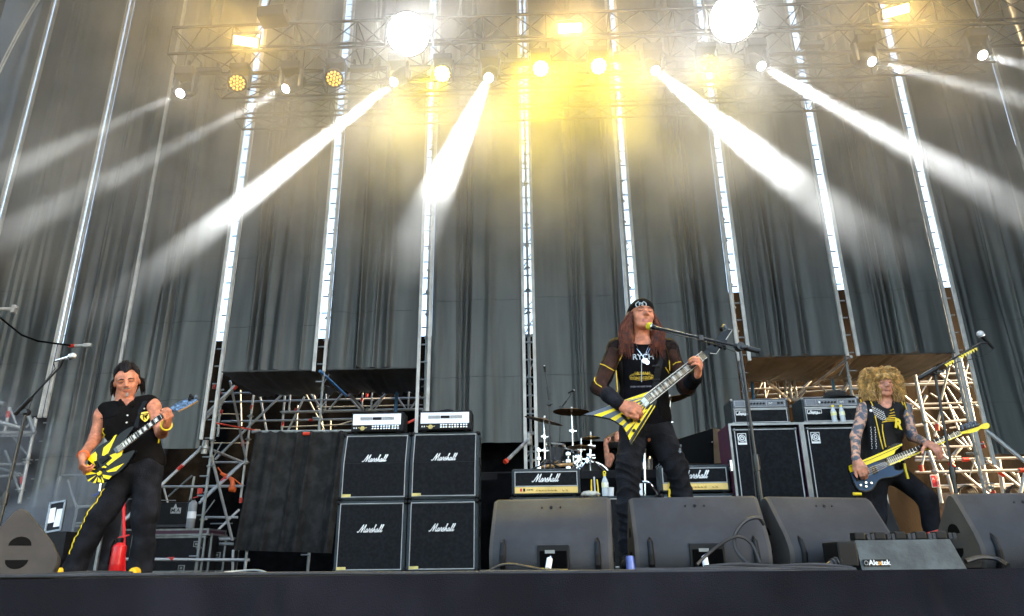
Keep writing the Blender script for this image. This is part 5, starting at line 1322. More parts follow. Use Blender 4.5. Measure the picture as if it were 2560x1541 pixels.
# ---------------------------------------------------------------- sculpting: smooth blends of tapered limbs, one closed surface
from mathutils.bvhtree import BVHTree
def V3(v): return np.array([v[0], v[1], v[2]], dtype=np.float32)
class Sculpt:
    def __init__(s, vox=0.008):
        s.p = []; s.vox = vox
    def cone(s, a, b, ra, rb=None, k=0.02, m=0, flat=None, sub=False):
        s.p.append(('c', V3(a), V3(b), float(ra), float(ra if rb is None else rb), k, m, flat, sub)); return s
    def chain(s, pts, rs, k=0.02, m=0, flat=None):
        for i in range(len(pts)-1):
            s.cone(pts[i], pts[i+1], rs[i], rs[i+1], k, m, flat)
        return s
    def ell(s, c, r, R=None, k=0.02, m=0, sub=False):
        r = (r, r, r) if isinstance(r, (int, float)) else r
        R = np.eye(3, dtype=np.float32) if R is None else np.array(R, dtype=np.float32)
        s.p.append(('e', V3(c), np.array(r, dtype=np.float32), R, None, k, m, None, sub)); return s
    def box(s, c, h, R=None, k=0.01, m=0, sub=True, rad=0.0):
        R = np.eye(3, dtype=np.float32) if R is None else np.array(R, dtype=np.float32)
        s.p.append(('b', V3(c), np.array(h, dtype=np.float32), R, rad, k, m, None, sub)); return s
    @staticmethod
    def dist(p, X):
        if p[0] == 'c':
            a, b, ra, rb, flat = p[1], p[2], p[3], p[4], p[7]
            q = X-a; ba = b-a
            if flat is not None:
                n = V3(Vector(flat[0]).normalized()); sc = flat[1]
                q = q+n*((1/sc-1)*(q@n))[..., None]
                ba = ba+n*((1/sc-1)*(ba@n))
            t = np.clip((q@ba)/max(1e-9, float(ba@ba)), 0, 1)
            d = np.sqrt(((q-t[..., None]*ba)**2).sum(-1))-(ra+t*(rb-ra))
            return d*(flat[1] if flat is not None else 1.0) if flat is not None and flat[1] < 1 else d
        if p[0] == 'e':
            q = (X-p[1])@p[3]
            k0 = np.sqrt(((q/p[2])**2).sum(-1)); k1 = np.sqrt(((q/(p[2]**2))**2).sum(-1))
            return k0*(k0-1)/np.maximum(k1, 1e-6)
        q = np.abs((X-p[1])@p[3])-p[2]
        return np.sqrt((np.maximum(q, 0)**2).sum(-1))+np.minimum(q.max(-1), 0)-p[4]
    def bounds(s, p):
        if p[0] == 'c':
            r = max(p[3], p[4])*(1.0 if p[7] is None else max(1.0, p[7][1]))
            return np.minimum(p[1], p[2])-r, np.maximum(p[1], p[2])+r
        r = float(np.sqrt((p[2]**2).sum())) if p[0] == 'b' else float(p[2].max())
        if p[0] == 'b': r += p[4]
        return p[1]-r, p[1]+r
    def mesh(s):
        vx = s.vox
        los = [s.bounds(p)[0] for p in s.p if not p[8]]; his = [s.bounds(p)[1] for p in s.p if not p[8]]
        lo = np.min(los, 0)-3*vx; hi = np.max(his, 0)+3*vx
        n = np.ceil((hi-lo)/vx).astype(int)+1
        F = np.full(n, 0.08, dtype=np.float32)
        for p in s.p:
            a, b = s.bounds(p); k = max(p[5], 1e-4); mg = k+3*vx
            i0 = np.clip(np.floor((a-mg-lo)/vx).astype(int), 0, n); i1 = np.clip(np.ceil((b+mg-lo)/vx).astype(int)+1, 0, n)
            if (i1 <= i0).any(): continue
            g = np.stack(np.meshgrid(*[lo[q]+vx*np.arange(i0[q], i1[q], dtype=np.float32) for q in range(3)], indexing='ij'), -1).astype(np.float32)
            d = s.dist(p, g)
            sl = tuple(slice(i0[q], i1[q]) for q in range(3))
            A = F[sl]
            if p[8]:
                d = -d; h = np.maximum(k-np.abs(A-d), 0)/k
                F[sl] = np.maximum(A, d)+h*h*k*0.25
            else:
                h = np.maximum(k-np.abs(A-d), 0)/k
                F[sl] = np.minimum(A, d)-h*h*k*0.25
        ins = F < 0
        c = np.zeros(n-1, dtype=np.int8)
        for dx in (0, 1):
            for dy in (0, 1):
                for dz in (0, 1):
                    c += ins[dx:n[0]-1+dx, dy:n[1]-1+dy, dz:n[2]-1+dz]
        act = (c > 0) & (c < 8)
        idx = np.full(act.shape, -1, dtype=np.int64)
        ijk = np.argwhere(act)
        idx[act] = np.arange(len(ijk))
        acc = np.zeros((len(ijk), 3)); cnt = np.zeros(len(ijk))
        cor = [(0, 0, 0), (1, 0, 0), (0, 1, 0), (1, 1, 0), (0, 0, 1), (1, 0, 1), (0, 1, 1), (1, 1, 1)]
        fv = [F[ijk[:, 0]+o[0], ijk[:, 1]+o[1], ijk[:, 2]+o[2]] for o in cor]
        for (a, b) in ((0, 1), (2, 3), (4, 5), (6, 7), (0, 2), (1, 3), (4, 6), (5, 7), (0, 4), (1, 5), (2, 6), (3, 7)):
            m = (fv[a] < 0) != (fv[b] < 0)
            den = fv[a]-fv[b]; t = np.where(m, fv[a]/np.where(den == 0, 1, den), 0)
            pa, pb = np.array(cor[a]), np.array(cor[b])
            acc += np.where(m[:, None], pa+t[:, None]*(pb-pa), 0); cnt += m
        Vt = lo+vx*(ijk+acc/np.maximum(cnt, 1)[:, None])
        faces = []
        for ax in range(3):
            o1, o2 = [(1, 2), (2, 0), (0, 1)][ax]
            sl0 = [slice(1, None)]*3; sl0[ax] = slice(None)
            A = ins
            s0 = [slice(1, n[q]-1) for q in range(3)]; s0[ax] = slice(0, n[ax]-1)
            s1 = list(s0); s1[ax] = slice(1, n[ax])
            x0 = A[tuple(s0)]; x1 = A[tuple(s1)]
            e = np.argwhere(x0 != x1)
            if not len(e): continue
            off = np.array([1, 1, 1]); off[ax] = 0
            e2 = e+off
            up = x0[tuple(e.T)]
            def cell(d1, d2):
                q = e2.copy(); q[:, o1] -= d1; q[:, o2] -= d2
                return idx[q[:, 0], q[:, 1], q[:, 2]]
            quad = np.stack([cell(1, 1), cell(0, 1), cell(0, 0), cell(1, 0)], 1)
            quad[~up] = quad[~up][:, ::-1]
            faces.append(quad[(quad >= 0).all(1)])
        Fc = np.concatenate(faces)
        return Vt, Fc
    def build(s, name, mats, parent, disp=None, smooth_it=1):
        Vt, Fc = s.mesh()
        N = len(Vt)
        for _ in range(smooth_it):
            acc = np.zeros((N, 3)); cn = np.zeros(N)
            for i in range(4):
                np.add.at(acc, Fc[:, i], Vt[Fc[:, (i+1) % 4]]); np.add.at(cn, Fc[:, i], 1)
                np.add.at(acc, Fc[:, i], Vt[Fc[:, (i+3) % 4]]); np.add.at(cn, Fc[:, i], 1)
            Vt = Vt*0.5+0.5*acc/np.maximum(cn, 1)[:, None]
        ms = mats if isinstance(mats, (list, tuple)) else [mats]
        mi = None
        if len(ms) > 1:
            best = np.full(N, 9.0); vm = np.zeros(N, dtype=int)
            X = Vt.astype(np.float32)
            for p in s.p:
                if p[8]: continue
                d = s.dist(p, X)+(0.0022 if p[6] == 1 else 0.0); b = d < best-1e-5
                vm[b] = p[6]; best[b] = d[b]
            mi = vm[Fc[:, 0]].tolist()
        if disp is not None:
            e1 = Vt[Fc[:, 2]]-Vt[Fc[:, 0]]; e2 = Vt[Fc[:, 3]]-Vt[Fc[:, 1]]
            fn = np.cross(e1, e2); nr = np.zeros((N, 3))
            for i in range(4): np.add.at(nr, Fc[:, i], fn)
            nr /= np.maximum(np.linalg.norm(nr, axis=1), 1e-9)[:, None]
            Vt = Vt+nr*disp(Vt)[:, None]
        return meshobj(name, Vt.tolist(), Fc.tolist(), ms, parent, smooth=True, mi=mi)
def wnoise(X, f, seed, amp):
    """cheap smooth noise for cloth folds"""
    r = np.random.default_rng(seed); out = np.zeros(len(X))
    for i in range(7):
        k = r.normal(size=3); k = k/np.linalg.norm(k)*f*r.uniform(0.6, 1.6)
        out += np.sin(X@k+r.uniform(0, 6.28))
    return amp*out/3.0
def bvh_of(objs):
    vs = []; fs = []
    for o in (objs if isinstance(objs, (list, tuple)) else [objs]):
        m = inv(o).inverted(); k = len(vs)
        vs += [m @ v.co for v in o.data.vertices]
        fs += [[i+k for i in p.vertices] for p in o.data.polygons]
    return BVHTree.FromPolygons(vs, fs)
def snap(px, py, bvh, Y, off=0.004):
    d = ray(px, py).normalized()
    h = bvh.ray_cast(CAMLOC, d)
    if h[0] is None: return P(px, py, Y)
    return h[0]-d*off
def decal(o, bvh, off=0.003):
    m = inv(o).inverted(); mi_ = m.inverted()
    for v in o.data.vertices:
        w_ = m @ v.co; d = (w_-CAMLOC).normalized(); h = bvh.ray_cast(CAMLOC, d)
        if h[0] is not None and abs(h[0].y-w_.y) < 0.12: v.co = mi_ @ (h[0]-d*off)
def frame3(f, u):
    f = Vector(f).normalized(); u = Vector(u); u = (u-f*u.dot(f)).normalized(); r = f.cross(u)   # f forward, u up, r = to the figure's right
    return f, u, r
def head(S, c, fwd, up, h, skin=0, lip=1, wide=1.0, jaw=1.0, mouth=0.0):
    f, u, r = frame3(fwd, up); c = Vector(c)
    R = Matrix((r, f, u)).transposed()
    def q(x, y, z): return c+r*(x*h)+f*(y*h)+u*(z*h)
    S.ell(q(0, -0.05, 0.14), (0.335*h*wide, 0.41*h, 0.36*h), R, 0.02, skin)
    S.ell(q(0, 0.07, -0.12), (0.275*h*wide, 0.315*h, 0.33*h*jaw), R, 0.03, skin)
    S.cone(q(-0.13, 0.20, -0.34), q(0.13, 0.20, -0.34), 0.10*h, k=0.025, m=skin)
    S.ell(q(0, 0.28, -0.405), (0.10*h, 0.085*h, 0.075*h), R, 0.02, skin)
    for s in (-1, 1):
        S.ell(q(s*0.185, 0.235, -0.10), (0.10*h, 0.08*h, 0.09*h), R, 0.02, skin)
        S.ell(q(s*0.150, 0.395, 0.055), (0.085*h, 0.07*h, 0.050*h), R, 0.015, skin, sub=True)
        S.ell(q(s*0.148, 0.315, 0.045), (0.072*h, 0.050*h, 0.045*h), R, 0.008, skin)
        S.cone(q(s*0.06, 0.355, 0.115), q(s*0.23, 0.30, 0.12), 0.035*h, 0.03*h, 0.015, skin)
        S.ell(q(s*0.345*wide, -0.03, -0.01), (0.035*h, 0.075*h, 0.115*h), R, 0.01, skin)
        S.ell(q(s*0.055, 0.42, -0.105), (0.042*h, 0.04*h, 0.034*h), R, 0.01, skin)
    S.cone(q(0, 0.36, 0.08), q(0, 0.46, -0.09), 0.035*h, 0.052*h, 0.012, skin)
    S.ell(q(0, 0.345, -0.215), (0.12*h, 0.05*h, 0.055*h), R, 0.02, skin)
    if mouth:
        S.ell(q(0, 0.41, -0.245), (0.075*h, 0.06*h, 0.03*h+mouth*h), R, 0.006, skin, sub=True)
    S.cone(q(-0.085, 0.355, -0.222), q(0.085, 0.355, -0.222), 0.020*h, k=0.006, m=lip)
    S.cone(q(-0.075, 0.348, -0.268-mouth), q(0.075, 0.348, -0.268-mouth), 0.024*h, k=0.006, m=lip)
    return q
def brows(parent, q, h, m, lidm, col=True, closed=True):
    for s in (-1, 1):
        MB().sweep([q(s*0.055, 0.405, 0.125), q(s*0.14, 0.395, 0.150), q(s*0.235, 0.325, 0.115)], [0.012*h, 0.018*h, 0.007*h], n=6).build('eyebrow', m, parent, smooth=True)
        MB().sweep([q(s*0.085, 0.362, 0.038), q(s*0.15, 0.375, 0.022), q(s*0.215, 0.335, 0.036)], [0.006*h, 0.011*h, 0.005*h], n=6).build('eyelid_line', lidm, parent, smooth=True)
def hand(S, W, fwd, back, size, curl, thumb, m=0, spread=0.0, side=1, taper=1.0):
    """W wrist, fwd wrist->knuckles, back = normal of the back of the hand; curl per finger (3 angles); side=+1 puts the thumb towards fwd x back"""
    f, n, r = frame3(fwd, back)
    t = r*side; L = size
    W = Vector(W)
    kn = [W+f*(L*0.46)+t*(L*(0.165-0.115*i))+n*(L*(0.012-0.012*abs(i-1.2))) for i in range(4)]
    S.cone(W-f*0.01, W+f*L*0.16, L*0.15, L*0.17, 0.015, m, flat=(n, 0.75))
    for i in range(4):
        S.cone(W+f*(L*0.10)+t*(L*(0.09-0.06*i)), kn[i], L*0.092, L*0.072, 0.012, m)
    for i in range(4):
        p = kn[i]; a = 0.0
        ln = [0.25, 0.28, 0.265, 0.20][i]*L; rr = [0.062, 0.064, 0.060, 0.052][i]*L
        c = curl[i]
        for j in range(3):
            a += c[j]
            d = (f*math.cos(a)-n*math.sin(a))+t*(spread*(1.5-i)*0.12)
            d.normalize()
            l_ = ln*(1.0, 0.72, 0.58)[j]
            e = p+d*l_
            S.cone(p, e, rr*(1.06, 0.97, 0.90)[j], rr*(0.97, 0.90, 0.80)[j], 0.004, m)
            p = e
    # thumb
    b0 = W+f*(L*0.14)+t*(L*0.14)-n*(L*0.03)
    p = b0; d0 = (f*thumb[0]+t*thumb[1]-n*thumb[2]).normalized(); d1 = (f*thumb[3]+t*thumb[4]-n*thumb[5]).normalized()
    e = p+d0*(L*0.24); S.cone(p, e, L*0.095, L*0.072, 0.014, m)
    g = e+d1*(L*0.20); S.cone(e, g, L*0.072, L*0.064, 0.005, m)
    h_ = g+(d1*0.8+f*0.2).normalized()*(L*0.14); S.cone(g, h_, L*0.064, L*0.05, 0.005, m)
def poly(parent, name, pts, Y, th, m, tilt=None, bev=0.0):
    """flat board: photo outline at depth Y, real thickness th"""
    f = (lambda p: Y) if tilt is None else (lambda p: Y+tilt[0]*(p[0]-tilt[2])+tilt[1]*(p[1]-tilt[3]))
    q = [P(p[0], p[1], f(p)) for p in pts]
    o = MB().prism(q, (0, th, 0)).build(name, m, parent)
    if bev:
        bm = bmesh.new(); bm.from_mesh(o.data)
        bmesh.ops.bevel(bm, geom=[e for e in bm.edges if e.calc_face_angle(0) > 0.9 and len([v for v in e.verts if True]) == 2 and abs((inv(parent).inverted() @ e.verts[0].co).y-(inv(parent).inverted() @ e.verts[1].co).y) < th*0.5], offset=bev, segments=2, affect='EDGES')
        bm.to_mesh(o.data); bm.free()
    return o
def smoothpoly(pts, n=5):
    """Catmull-Rom closed outline"""
    out = []; N = len(pts)
    for i in range(N):
        p0, p1, p2_, p3_ = [np.array(pts[(i+k) % N], float) for k in (-1, 0, 1, 2)]
        for s in np.arange(n)/n:
            out.append(tuple(0.5*((2*p1)+(p2_-p0)*s+(2*p0-5*p1+4*p2_-p3_)*s*s+(3*p1-p0-3*p2_+p3_)*s**3)))
    return out
M_skin = mat('sun_reddened_skin', (0.50, 0.185, 0.098), 0.55, var=0.28, scale=22, sub=0.06, bump=0.22, bscale=120, spec=0.4)
M_skin2 = mat('pale_warm_skin', (0.55, 0.235, 0.145), 0.55, var=0.26, scale=22, sub=0.06, bump=0.22, bscale=120, spec=0.4)
M_lip = mat('lips', (0.36, 0.11, 0.09), 0.5)
M_lid = mat('dark_eyelid_line', (0.06, 0.022, 0.015), 0.7)  # dark line of the closed lids
M_bwear = mat('black_denim', (0.0085, 0.009, 0.012), 0.8, var=0.5, scale=9, bump=0.4, bscale=120, spec=0.15)
M_tee = mat('black_jersey', (0.0055, 0.0050, 0.0062), 0.9, spec=0.05, var=0.3, scale=6, bump=0.15, bscale=180)
M_leather = mat('black_leather', (0.006, 0.006, 0.006), 0.5, spec=0.15, var=0.3, scale=9, bump=0.25, bscale=110)
M_vest = mat('black_cotton_vest', (0.0065, 0.0058, 0.0055), 0.9, spec=0.05, var=0.25, scale=5, bump=0.25, bscale=160)
M_ypip = mat('yellow_piping', (0.78, 0.50, 0.02), 0.6, var=0.12, scale=40)
M_silver = mat('polished_silver', (0.85, 0.85, 0.86), 0.15, 1.0, var=0.03)
M_yelg = mat('yellow_lacquer', (0.86, 0.66, 0.01), 0.22, var=0.04, spec=0.3)
M_blkg = mat('black_lacquer', (0.007, 0.008, 0.010), 0.18, var=0.2, spec=0.2)
M_greyg = mat('grey_and_sky_lacquer', (0.085, 0.11, 0.145), 0.2, var=0.1, spec=0.25)
M_maroon = mat('dark_lacquer', (0.035, 0.012, 0.010), 0.25, var=0.1)
M_fret = mat('ebony_fretboard', (0.016, 0.013, 0.015), 0.5, spec=0.2, var=0.3, scale=20)
M_fretw = mat('nickel_fret', (0.75, 0.74, 0.72), 0.25, 0.7)
M_inlay = mat('pearl_inlay', (0.30, 0.32, 0.36), 0.3)
M_wood = mat('maple_wood', (0.45, 0.25, 0.09), 0.5, var=0.2, scale=10)
M_bind = mat('cream_binding', (0.70, 0.66, 0.58), 0.4)
def neck(parent, a, b, wa, wb, Y0, Y1, nfr=22, inlays=(3, 5, 7, 9, 12, 15, 17, 19), th=0.022, binding=True, strings=6, inl=M_inlay, fb=M_fret):
    """fretted neck from body end a to nut b (photo pixels), widths in metres"""
    A = P(a[0], a[1], Y0); B = P(b[0], b[1], Y1); d = (B-A).normalized()
    n = Vector((0, -1, 0)); n = (n-d*n.dot(d)).normalized(); s = d.cross(n).normalized(); L = (B-A).length
    def q(t, v, o): return A+d*(L*t)+s*(v*(wa+(wb-wa)*t)/2)+n*o
    def slab(name, t0, t1, v0, v1, o0, o1, m, par):
        vs = [q(t, v, o) for o in (o0, o1) for t, v in ((t0, v0), (t1, v0), (t1, v1), (t0, v1))]
        return MB().add(vs, [(3, 2, 1, 0), (4, 5, 6, 7), (0, 1, 5, 4), (1, 2, 6, 5), (2, 3, 7, 6), (3, 0, 4, 7)]).build(name, m, par)
    vs = [q(t, v, o) for t in (0, 1) for v, o in ((-1, 0), (-0.8, -th*0.7), (0, -th), (0.8, -th*0.7), (1, 0))]
    MB().add(vs, [(0, 1, 6, 5), (1, 2, 7, 6), (2, 3, 8, 7), (3, 4, 9, 8), (4, 0, 5, 9), (0, 4, 3, 2, 1), (5, 6, 7, 8, 9)]).build('neck', M_wood, parent, smooth=True)
    fbo = slab('fretboard', 0, 1, -1, 1, 0.0005, 0.006, fb, parent)
    if binding:
        for v in (-1, 1):
            slab('binding', 0, 1, v*1.07-0.06, v*1.07+0.06, 0.0, 0.0075, M_bind, parent)
    sc = L*1.42
    pos = lambda k: 1-(1-2**(-k/12.0))/(1-2**(-nfr/12.0))*0.985
    for k in range(1, nfr+1):
        t = pos(k); w_ = 0.0013/L
        slab('fret', t-w_, t+w_, -0.98, 0.98, 0.006, 0.0082, M_fretw, fbo)
        if k in inlays:
            t2 = pos(k-1); slab('inlay', t+(t2-t)*0.22, t+(t2-t)*0.78, -0.62, 0.62, 0.006, 0.0067, inl, fbo)
    return q, L
# ---------------------------------------------------------------- the singer
def Jf(Y0):
    return lambda px, py, dy=0.0: P(px, py, Y0+dy)
X_, UP = Vector((1, 0, 0)), Vector((0, 0, 1))
def singer():
    Y = 5.05; J = Jf(Y)
    root = thing('person', (J(1612, 1420).x, Y, 0), 'singer in black beanie and open vest playing a striped V guitar, eyes closed', 'person')
    S = Sculpt(0.007)
    fwd = Vector((0.16, -1, 0.10)); up = Vector((0.05, 0.1, 1))
    hc = J(1605.5, 793); h = 0.245
    q = head(S, hc, fwd, up, h, jaw=1.05, wide=1.04, mouth=0.02)
    S.cone(J(1602, 822, 0.035), J(1604, 862, 0.05), 0.062, 0.068, 0.03)
    shL, shR = J(1543, 872, 0.04), J(1668, 872, 0.05)      # picture left / right
    S.cone(shL, shR, 0.055, 0.055, 0.05)
    S.ell(J(1607, 915, 0.05), (0.16, 0.10, 0.20), k=0.05)
    S.ell(J(1611, 1000, 0.05), (0.14, 0.09, 0.20), k=0.05)
    S.cone(J(1595, 1075, 0.05), J(1630, 1075, 0.05), 0.10, 0.10, 0.05)
    elL, wrL = J(1497, 968, -0.04), J(1550, 1012, -0.25)
    elR, wrR = J(1716, 969, 0.02), J(1742, 940, -0.24)
    S.cone(shL, elL, 0.052, 0.043, 0.03); S.cone(elL, wrL, 0.043, 0.031, 0.02)
    S.cone(shR, elR, 0.052, 0.043, 0.03); S.cone(elR, wrR, 0.043, 0.031, 0.02)
    kL, aL = J(1571, 1170, -0.02), J(1568, 1392, 0.02)
    kR, aR = J(1692, 1170, 0.05), J(1735, 1400, 0.12)
    for hp, k_, a_ in ((J(1583, 1080, 0.05), kL, aL), (J(1645, 1080, 0.06), kR, aR)):
        S.cone(hp, k_, 0.075, 0.055, 0.03); S.cone(k_, a_, 0.055, 0.038, 0.03)
    # strumming hand over the strings
    hand(S, wrL, (J(1590, 1022, -0.285)-wrL), Vector((-0.2, -0.88, 0.40)), 0.20, [(0.75, 0.9, 0.5), (0.6, 0.9, 0.6), (0.55, 0.85, 0.6), (0.5, 0.8, 0.5)], (0.8, 0.5, 0.25, 0.9, -0.05, 0.2), side=1)
    # fretting hand: fingers wrapped over the neck, thumb behind
    hand(S, wrR, (J(1757, 905, -0.34)-wrR), Vector((0.80, -0.55, 0.15)), 0.185, [(0.7, 1.0, 0.8), (0.75, 1.0, 0.8), (0.7, 1.05, 0.8), (0.65, 1.0, 0.8)], (0.75, 0.35, 0.5, 0.8, -0.1, 0.5), side=1)
    body = S.build('body', [M_skin, M_lip], root)
    brows(body, q, h, mat('brown_brow', (0.16, 0.07, 0.04), 0.8), M_lid)
    # beanie
    f3, u3, r3 = frame3(fwd, up); R = Matrix((r3, f3, u3)).transposed()
    B = Sculpt(0.007)
    B.ell(q(0, -0.06, 0.24), (0.37*h, 0.44*h, 0.36*h), R, 0.02)
    B.ell(q(0.07, -0.34, 0.12), (0.33*h, 0.28*h, 0.36*h), R, 0.04)
    B.box(q(0, 0.33, -0.10), (0.5*h, 0.55*h, 0.30*h), Matrix.Rotation(0.22, 3, r3).to_3x3() @ R, 0.012, sub=True)
    bn = B.build('beanie', mat('black_knit', (0.006, 0.006, 0.0075), 0.95, spec=0.05, bump=0.5, bscale=240), root, disp=lambda X: wnoise(X, 45, 3, 0.0016))
    bb = bvh_of(bn)
    Mlg = mat('grey_embroidery', (0.34, 0.40, 0.42), 0.8)
    for a0, a1 in ((PI*0.62, PI*1.42), (-PI*0.42, PI*0.38)):
        pts = [snap(1602.5+13.2*math.cos(a), 762+8.2*math.sin(-a), bb, Y-0.1, 0.003) for a in np.linspace(a0, a1, 12)]
        MB().sweep(pts, 0.0042, n=5).build('emblem_wreath', Mlg, bn)
    for ch, px in (('F', 1599.5), ('S', 1606)):
        o = textmesh('emblem_letter', ch, 0.034, Mlg, bn, P(px, 761, Y-0.16), bold=0.0012); decal(o, bb)
    # long hair
    Mh = mat('auburn_hair', (0.105, 0.026, 0.008), 0.5, var=0.5, scale=30, spec=0.25)
    H_ = Sculpt(0.008)
    for sx, ex, ey in ((-1, 1566, 876), (1, 1645, 876)):
        e_ = P(ex, ey, Y-0.01)
        H_.chain([q(-sx*0.33, -0.12, 0.08), q(-sx*0.40, -0.12, -0.25), (q(-sx*0.42, -0.12, -0.45)).lerp(e_, 0.45), e_], [0.030, 0.040, 0.046, 0.030], 0.03)
    H_.cone(q(-0.2, -0.40, -0.1), q(0.2, -0.40, -0.1), 0.06, 0.06, 0.04); H_.cone(P(1580, 868, Y+.10), P(1634, 868, Y+.10), 0.05, 0.05, 0.05)
    H_.build('hair_cap', Mh, root, disp=lambda X: wnoise(X*np.array([1, 1, 0.08]), 260, 3, 0.004))
    mb = MB(); rr = random.Random(4)
    for i in range(950):
        s = -1 if i % 2 else 1; t = rr.random()
        base = q(-s*(0.33+0.05*math.sin(t*3)), 0.14-0.42*t, 0.12-0.22*rr.random())
        ex = (1626+rr.random()*38) if s > 0 else (1546+rr.random()*40)
        ey = 858+rr.random()*32+10*math.sin(t*3); end = P(ex, ey, Y+rr.uniform(-0.095, 0.04))
        bulge = r3*(-s*0.03*(0.5+rr.random()))
        pts = []
        for k in range(8):
            u_ = k/7; p_ = base.lerp(end, u_)+bulge*math.sin(PI*min(1, u_*1.15))
            pts.append(p_+Vector((0.006*math.sin(5*u_+i), 0.004*math.cos(4*u_+i), 0)))
        mb.sweep(pts, [0.0020, 0.0027, 0.0028, 0.0028, 0.0027, 0.0024, 0.0018, 0.0006], n=4, caps=False)
    mb.build('hair', Mh, root, smooth=True)
    # t-shirt
    T = Sculpt(0.008)
    T.cone(J(1560, 876, 0.05), J(1652, 876, 0.055), 0.062, 0.062, 0.05)
    T.ell(J(1607, 915, 0.05), (0.178, 0.118, 0.21), k=0.05)
    T.ell(J(1611, 1000, 0.045), (0.165, 0.108, 0.22), k=0.05)
    T.cone(J(1598, 1060, 0.05), J(1632, 1060, 0.05), 0.115, 0.115, 0.05)
    T.ell(J(1604, 846, 0.0), (0.085, 0.11, 0.055), k=0.01, sub=True)
    tee = T.build('t_shirt', M_tee, root, disp=lambda X: wnoise(X, 26, 8, 0.0035))
    tb = bvh_of(tee)
    Mpw = mat('faded_white_print', (0.42, 0.47, 0.50), 0.8); Mpy = mat('gold_print', (0.42, 0.27, 0.02), 0.8, var=0.3, scale=60); Mpk = mat('dull_print', (0.12, 0.11, 0.12), 0.8)
    for s_, px, py, sz, m_, sp in (('RYCH', 1608, 893, 0.058, Mpw, 1.0), ('CONDITION', 1605, 946, 0.030, Mpy, 1.0), ('HUMAN', 1606, 934, 0.030, Mpy, 1.0), ('WHEN WE WERE KINGS', 1602, 967, 0.0135, Mpk, 1.1)):
        o = textmesh('shirt_print', s_, sz, m_, tee, P(px, py, Y-0.08), bold=0.0008); decal(o, tb)
    for r_ in (0.075, 0.068):
        pts = [snap(1604+30*math.cos(a), 942+(9 if r_ > 0.07 else 5)*math.sin(a), tb, Y-0.07) for a in np.linspace(0, 2*PI, 30)]
        MB().sweep(pts, 0.0022, n=4).build('shirt_print', Mpy, tee)
    MB().sweep([snap(1604, y, tb, Y-.07) for y in range(900, 960, 5)], 0.0028, n=4).build('shirt_print', Mpw, tee)
    # open vest
    W = Sculpt(0.008)
    W.cone(J(1545, 870, 0.05), J(1668, 870, 0.055), 0.075, 0.075, 0.04)
    W.ell(J(1607, 915, 0.055), (0.20, 0.135, 0.225), k=0.04)
    W.ell(J(1611, 1000, 0.06), (0.178, 0.125, 0.225), k=0.04)
    W.cone(J(1588, 1042, 0.06), J(1640, 1046, 0.06), 0.105, 0.110, 0.04)
    W.box(J(1604, 960, -0.10), (0.112, 0.17, 0.50), None, 0.012, sub=True)
    W.ell(J(1604, 842, -0.02), (0.105, 0.14, 0.08), k=0.015, sub=True)
    vest = W.build('vest', M_vest, root, disp=lambda X: wnoise(X, 22, 5, 0.005))
    vb = bvh_of([vest, tee])
    for pts in ([(1536, 872), (1541, 874), (1550, 873), (1558, 876), (1555, 890), (1546, 906), (1540, 925), (1542, 950), (1544, 975), (1541, 983)], [(1661, 860), (1668, 878), (1673, 900), (1674, 920), (1674, 930)], [(1664, 919), (1669, 928), (1674, 936)]):
        z = []
        for i in range(len(pts)-1):
            for s in (0, .34, .67): z.append((pts[i][0]*(1-s)+pts[i+1][0]*s, pts[i][1]*(1-s)+pts[i+1][1]*s))
        MB().sweep([snap(a, b, vb, Y-0.1) for a, b in z], 0.0036, n=5).build('yellow_piping', M_ypip, vest, smooth=True)
    # sheer sleeves
    Ms = mat('sheer_brown_black_mesh', (0.018, 0.010, 0.008), 0.8, spec=0.15, alpha=0.80, var=0.25, scale=8, bump=0.2, bscale=260)
    for (sh, el, wr, seed, nm) in ((shL, elL, wrL, 1, 0), (shR, elR, wrR, 2, 1)):
        E_ = Sculpt(0.008)
        E_.cone(sh, el, 0.070, 0.056, 0.04); E_.cone(el, el.lerp(wr, 0.90), 0.056, 0.042, 0.03)
        E_.cone(sh, sh.lerp(J(1606, 880, 0.05), 0.35), 0.072, 0.06, 0.03)
        sl = E_.build('sleeve', [Ms], root, disp=lambda X: wnoise(X, 60, seed, 0.003)+wnoise(X, 25, seed+4, 0.004))
        sbv = bvh_of(sl)
        rows = ([(1500, 910), (1512, 914), (1524, 921), (1535, 927)], [(1487, 944), (1486, 952), (1491, 960), (1504, 968)]) if nm == 0 else ([(1682, 913), (1690, 907), (1702, 905)],)
        for pts in rows:
            z = []
            for i in range(len(pts)-1):
                for s in (0, .5): z.append((pts[i][0]*(1-s)+pts[i+1][0]*s, pts[i][1]*(1-s)+pts[i+1][1]*s))
            z.append(pts[-1])
            MB().sweep([snap(a, b, sbv, Y-0.05) for a, b in z], 0.0036, n=5).build('yellow_piping', M_ypip, sl, smooth=True)
        c0 = el.lerp(wr, 0.70)
        C_ = Sculpt(0.008); C_.cone(el.lerp(wr, 0.45), el.lerp(wr, 0.95), 0.056, 0.046, 0.02)
        C_.build('cuff', M_bwear, root, disp=lambda X: wnoise(X, 50, seed+11, 0.003))
    # jeans
    G_ = Sculpt(0.008)
    G_.cone(J(1590, 1068, 0.05), J(1636, 1068, 0.055), 0.118, 0.118, 0.05)
    for hp, k_, a_ in ((J(1582, 1085, 0.05), kL, aL), (J(1648, 1085, 0.06), kR, aR)):
        G_.cone(hp, k_, 0.105, 0.083, 0.03); G_.cone(k_, k_.lerp(a_, 0.45), 0.083, 0.078, 0.03); G_.cone(k_.lerp(a_, 0.45), a_, 0.078, 0.052, 0.03)
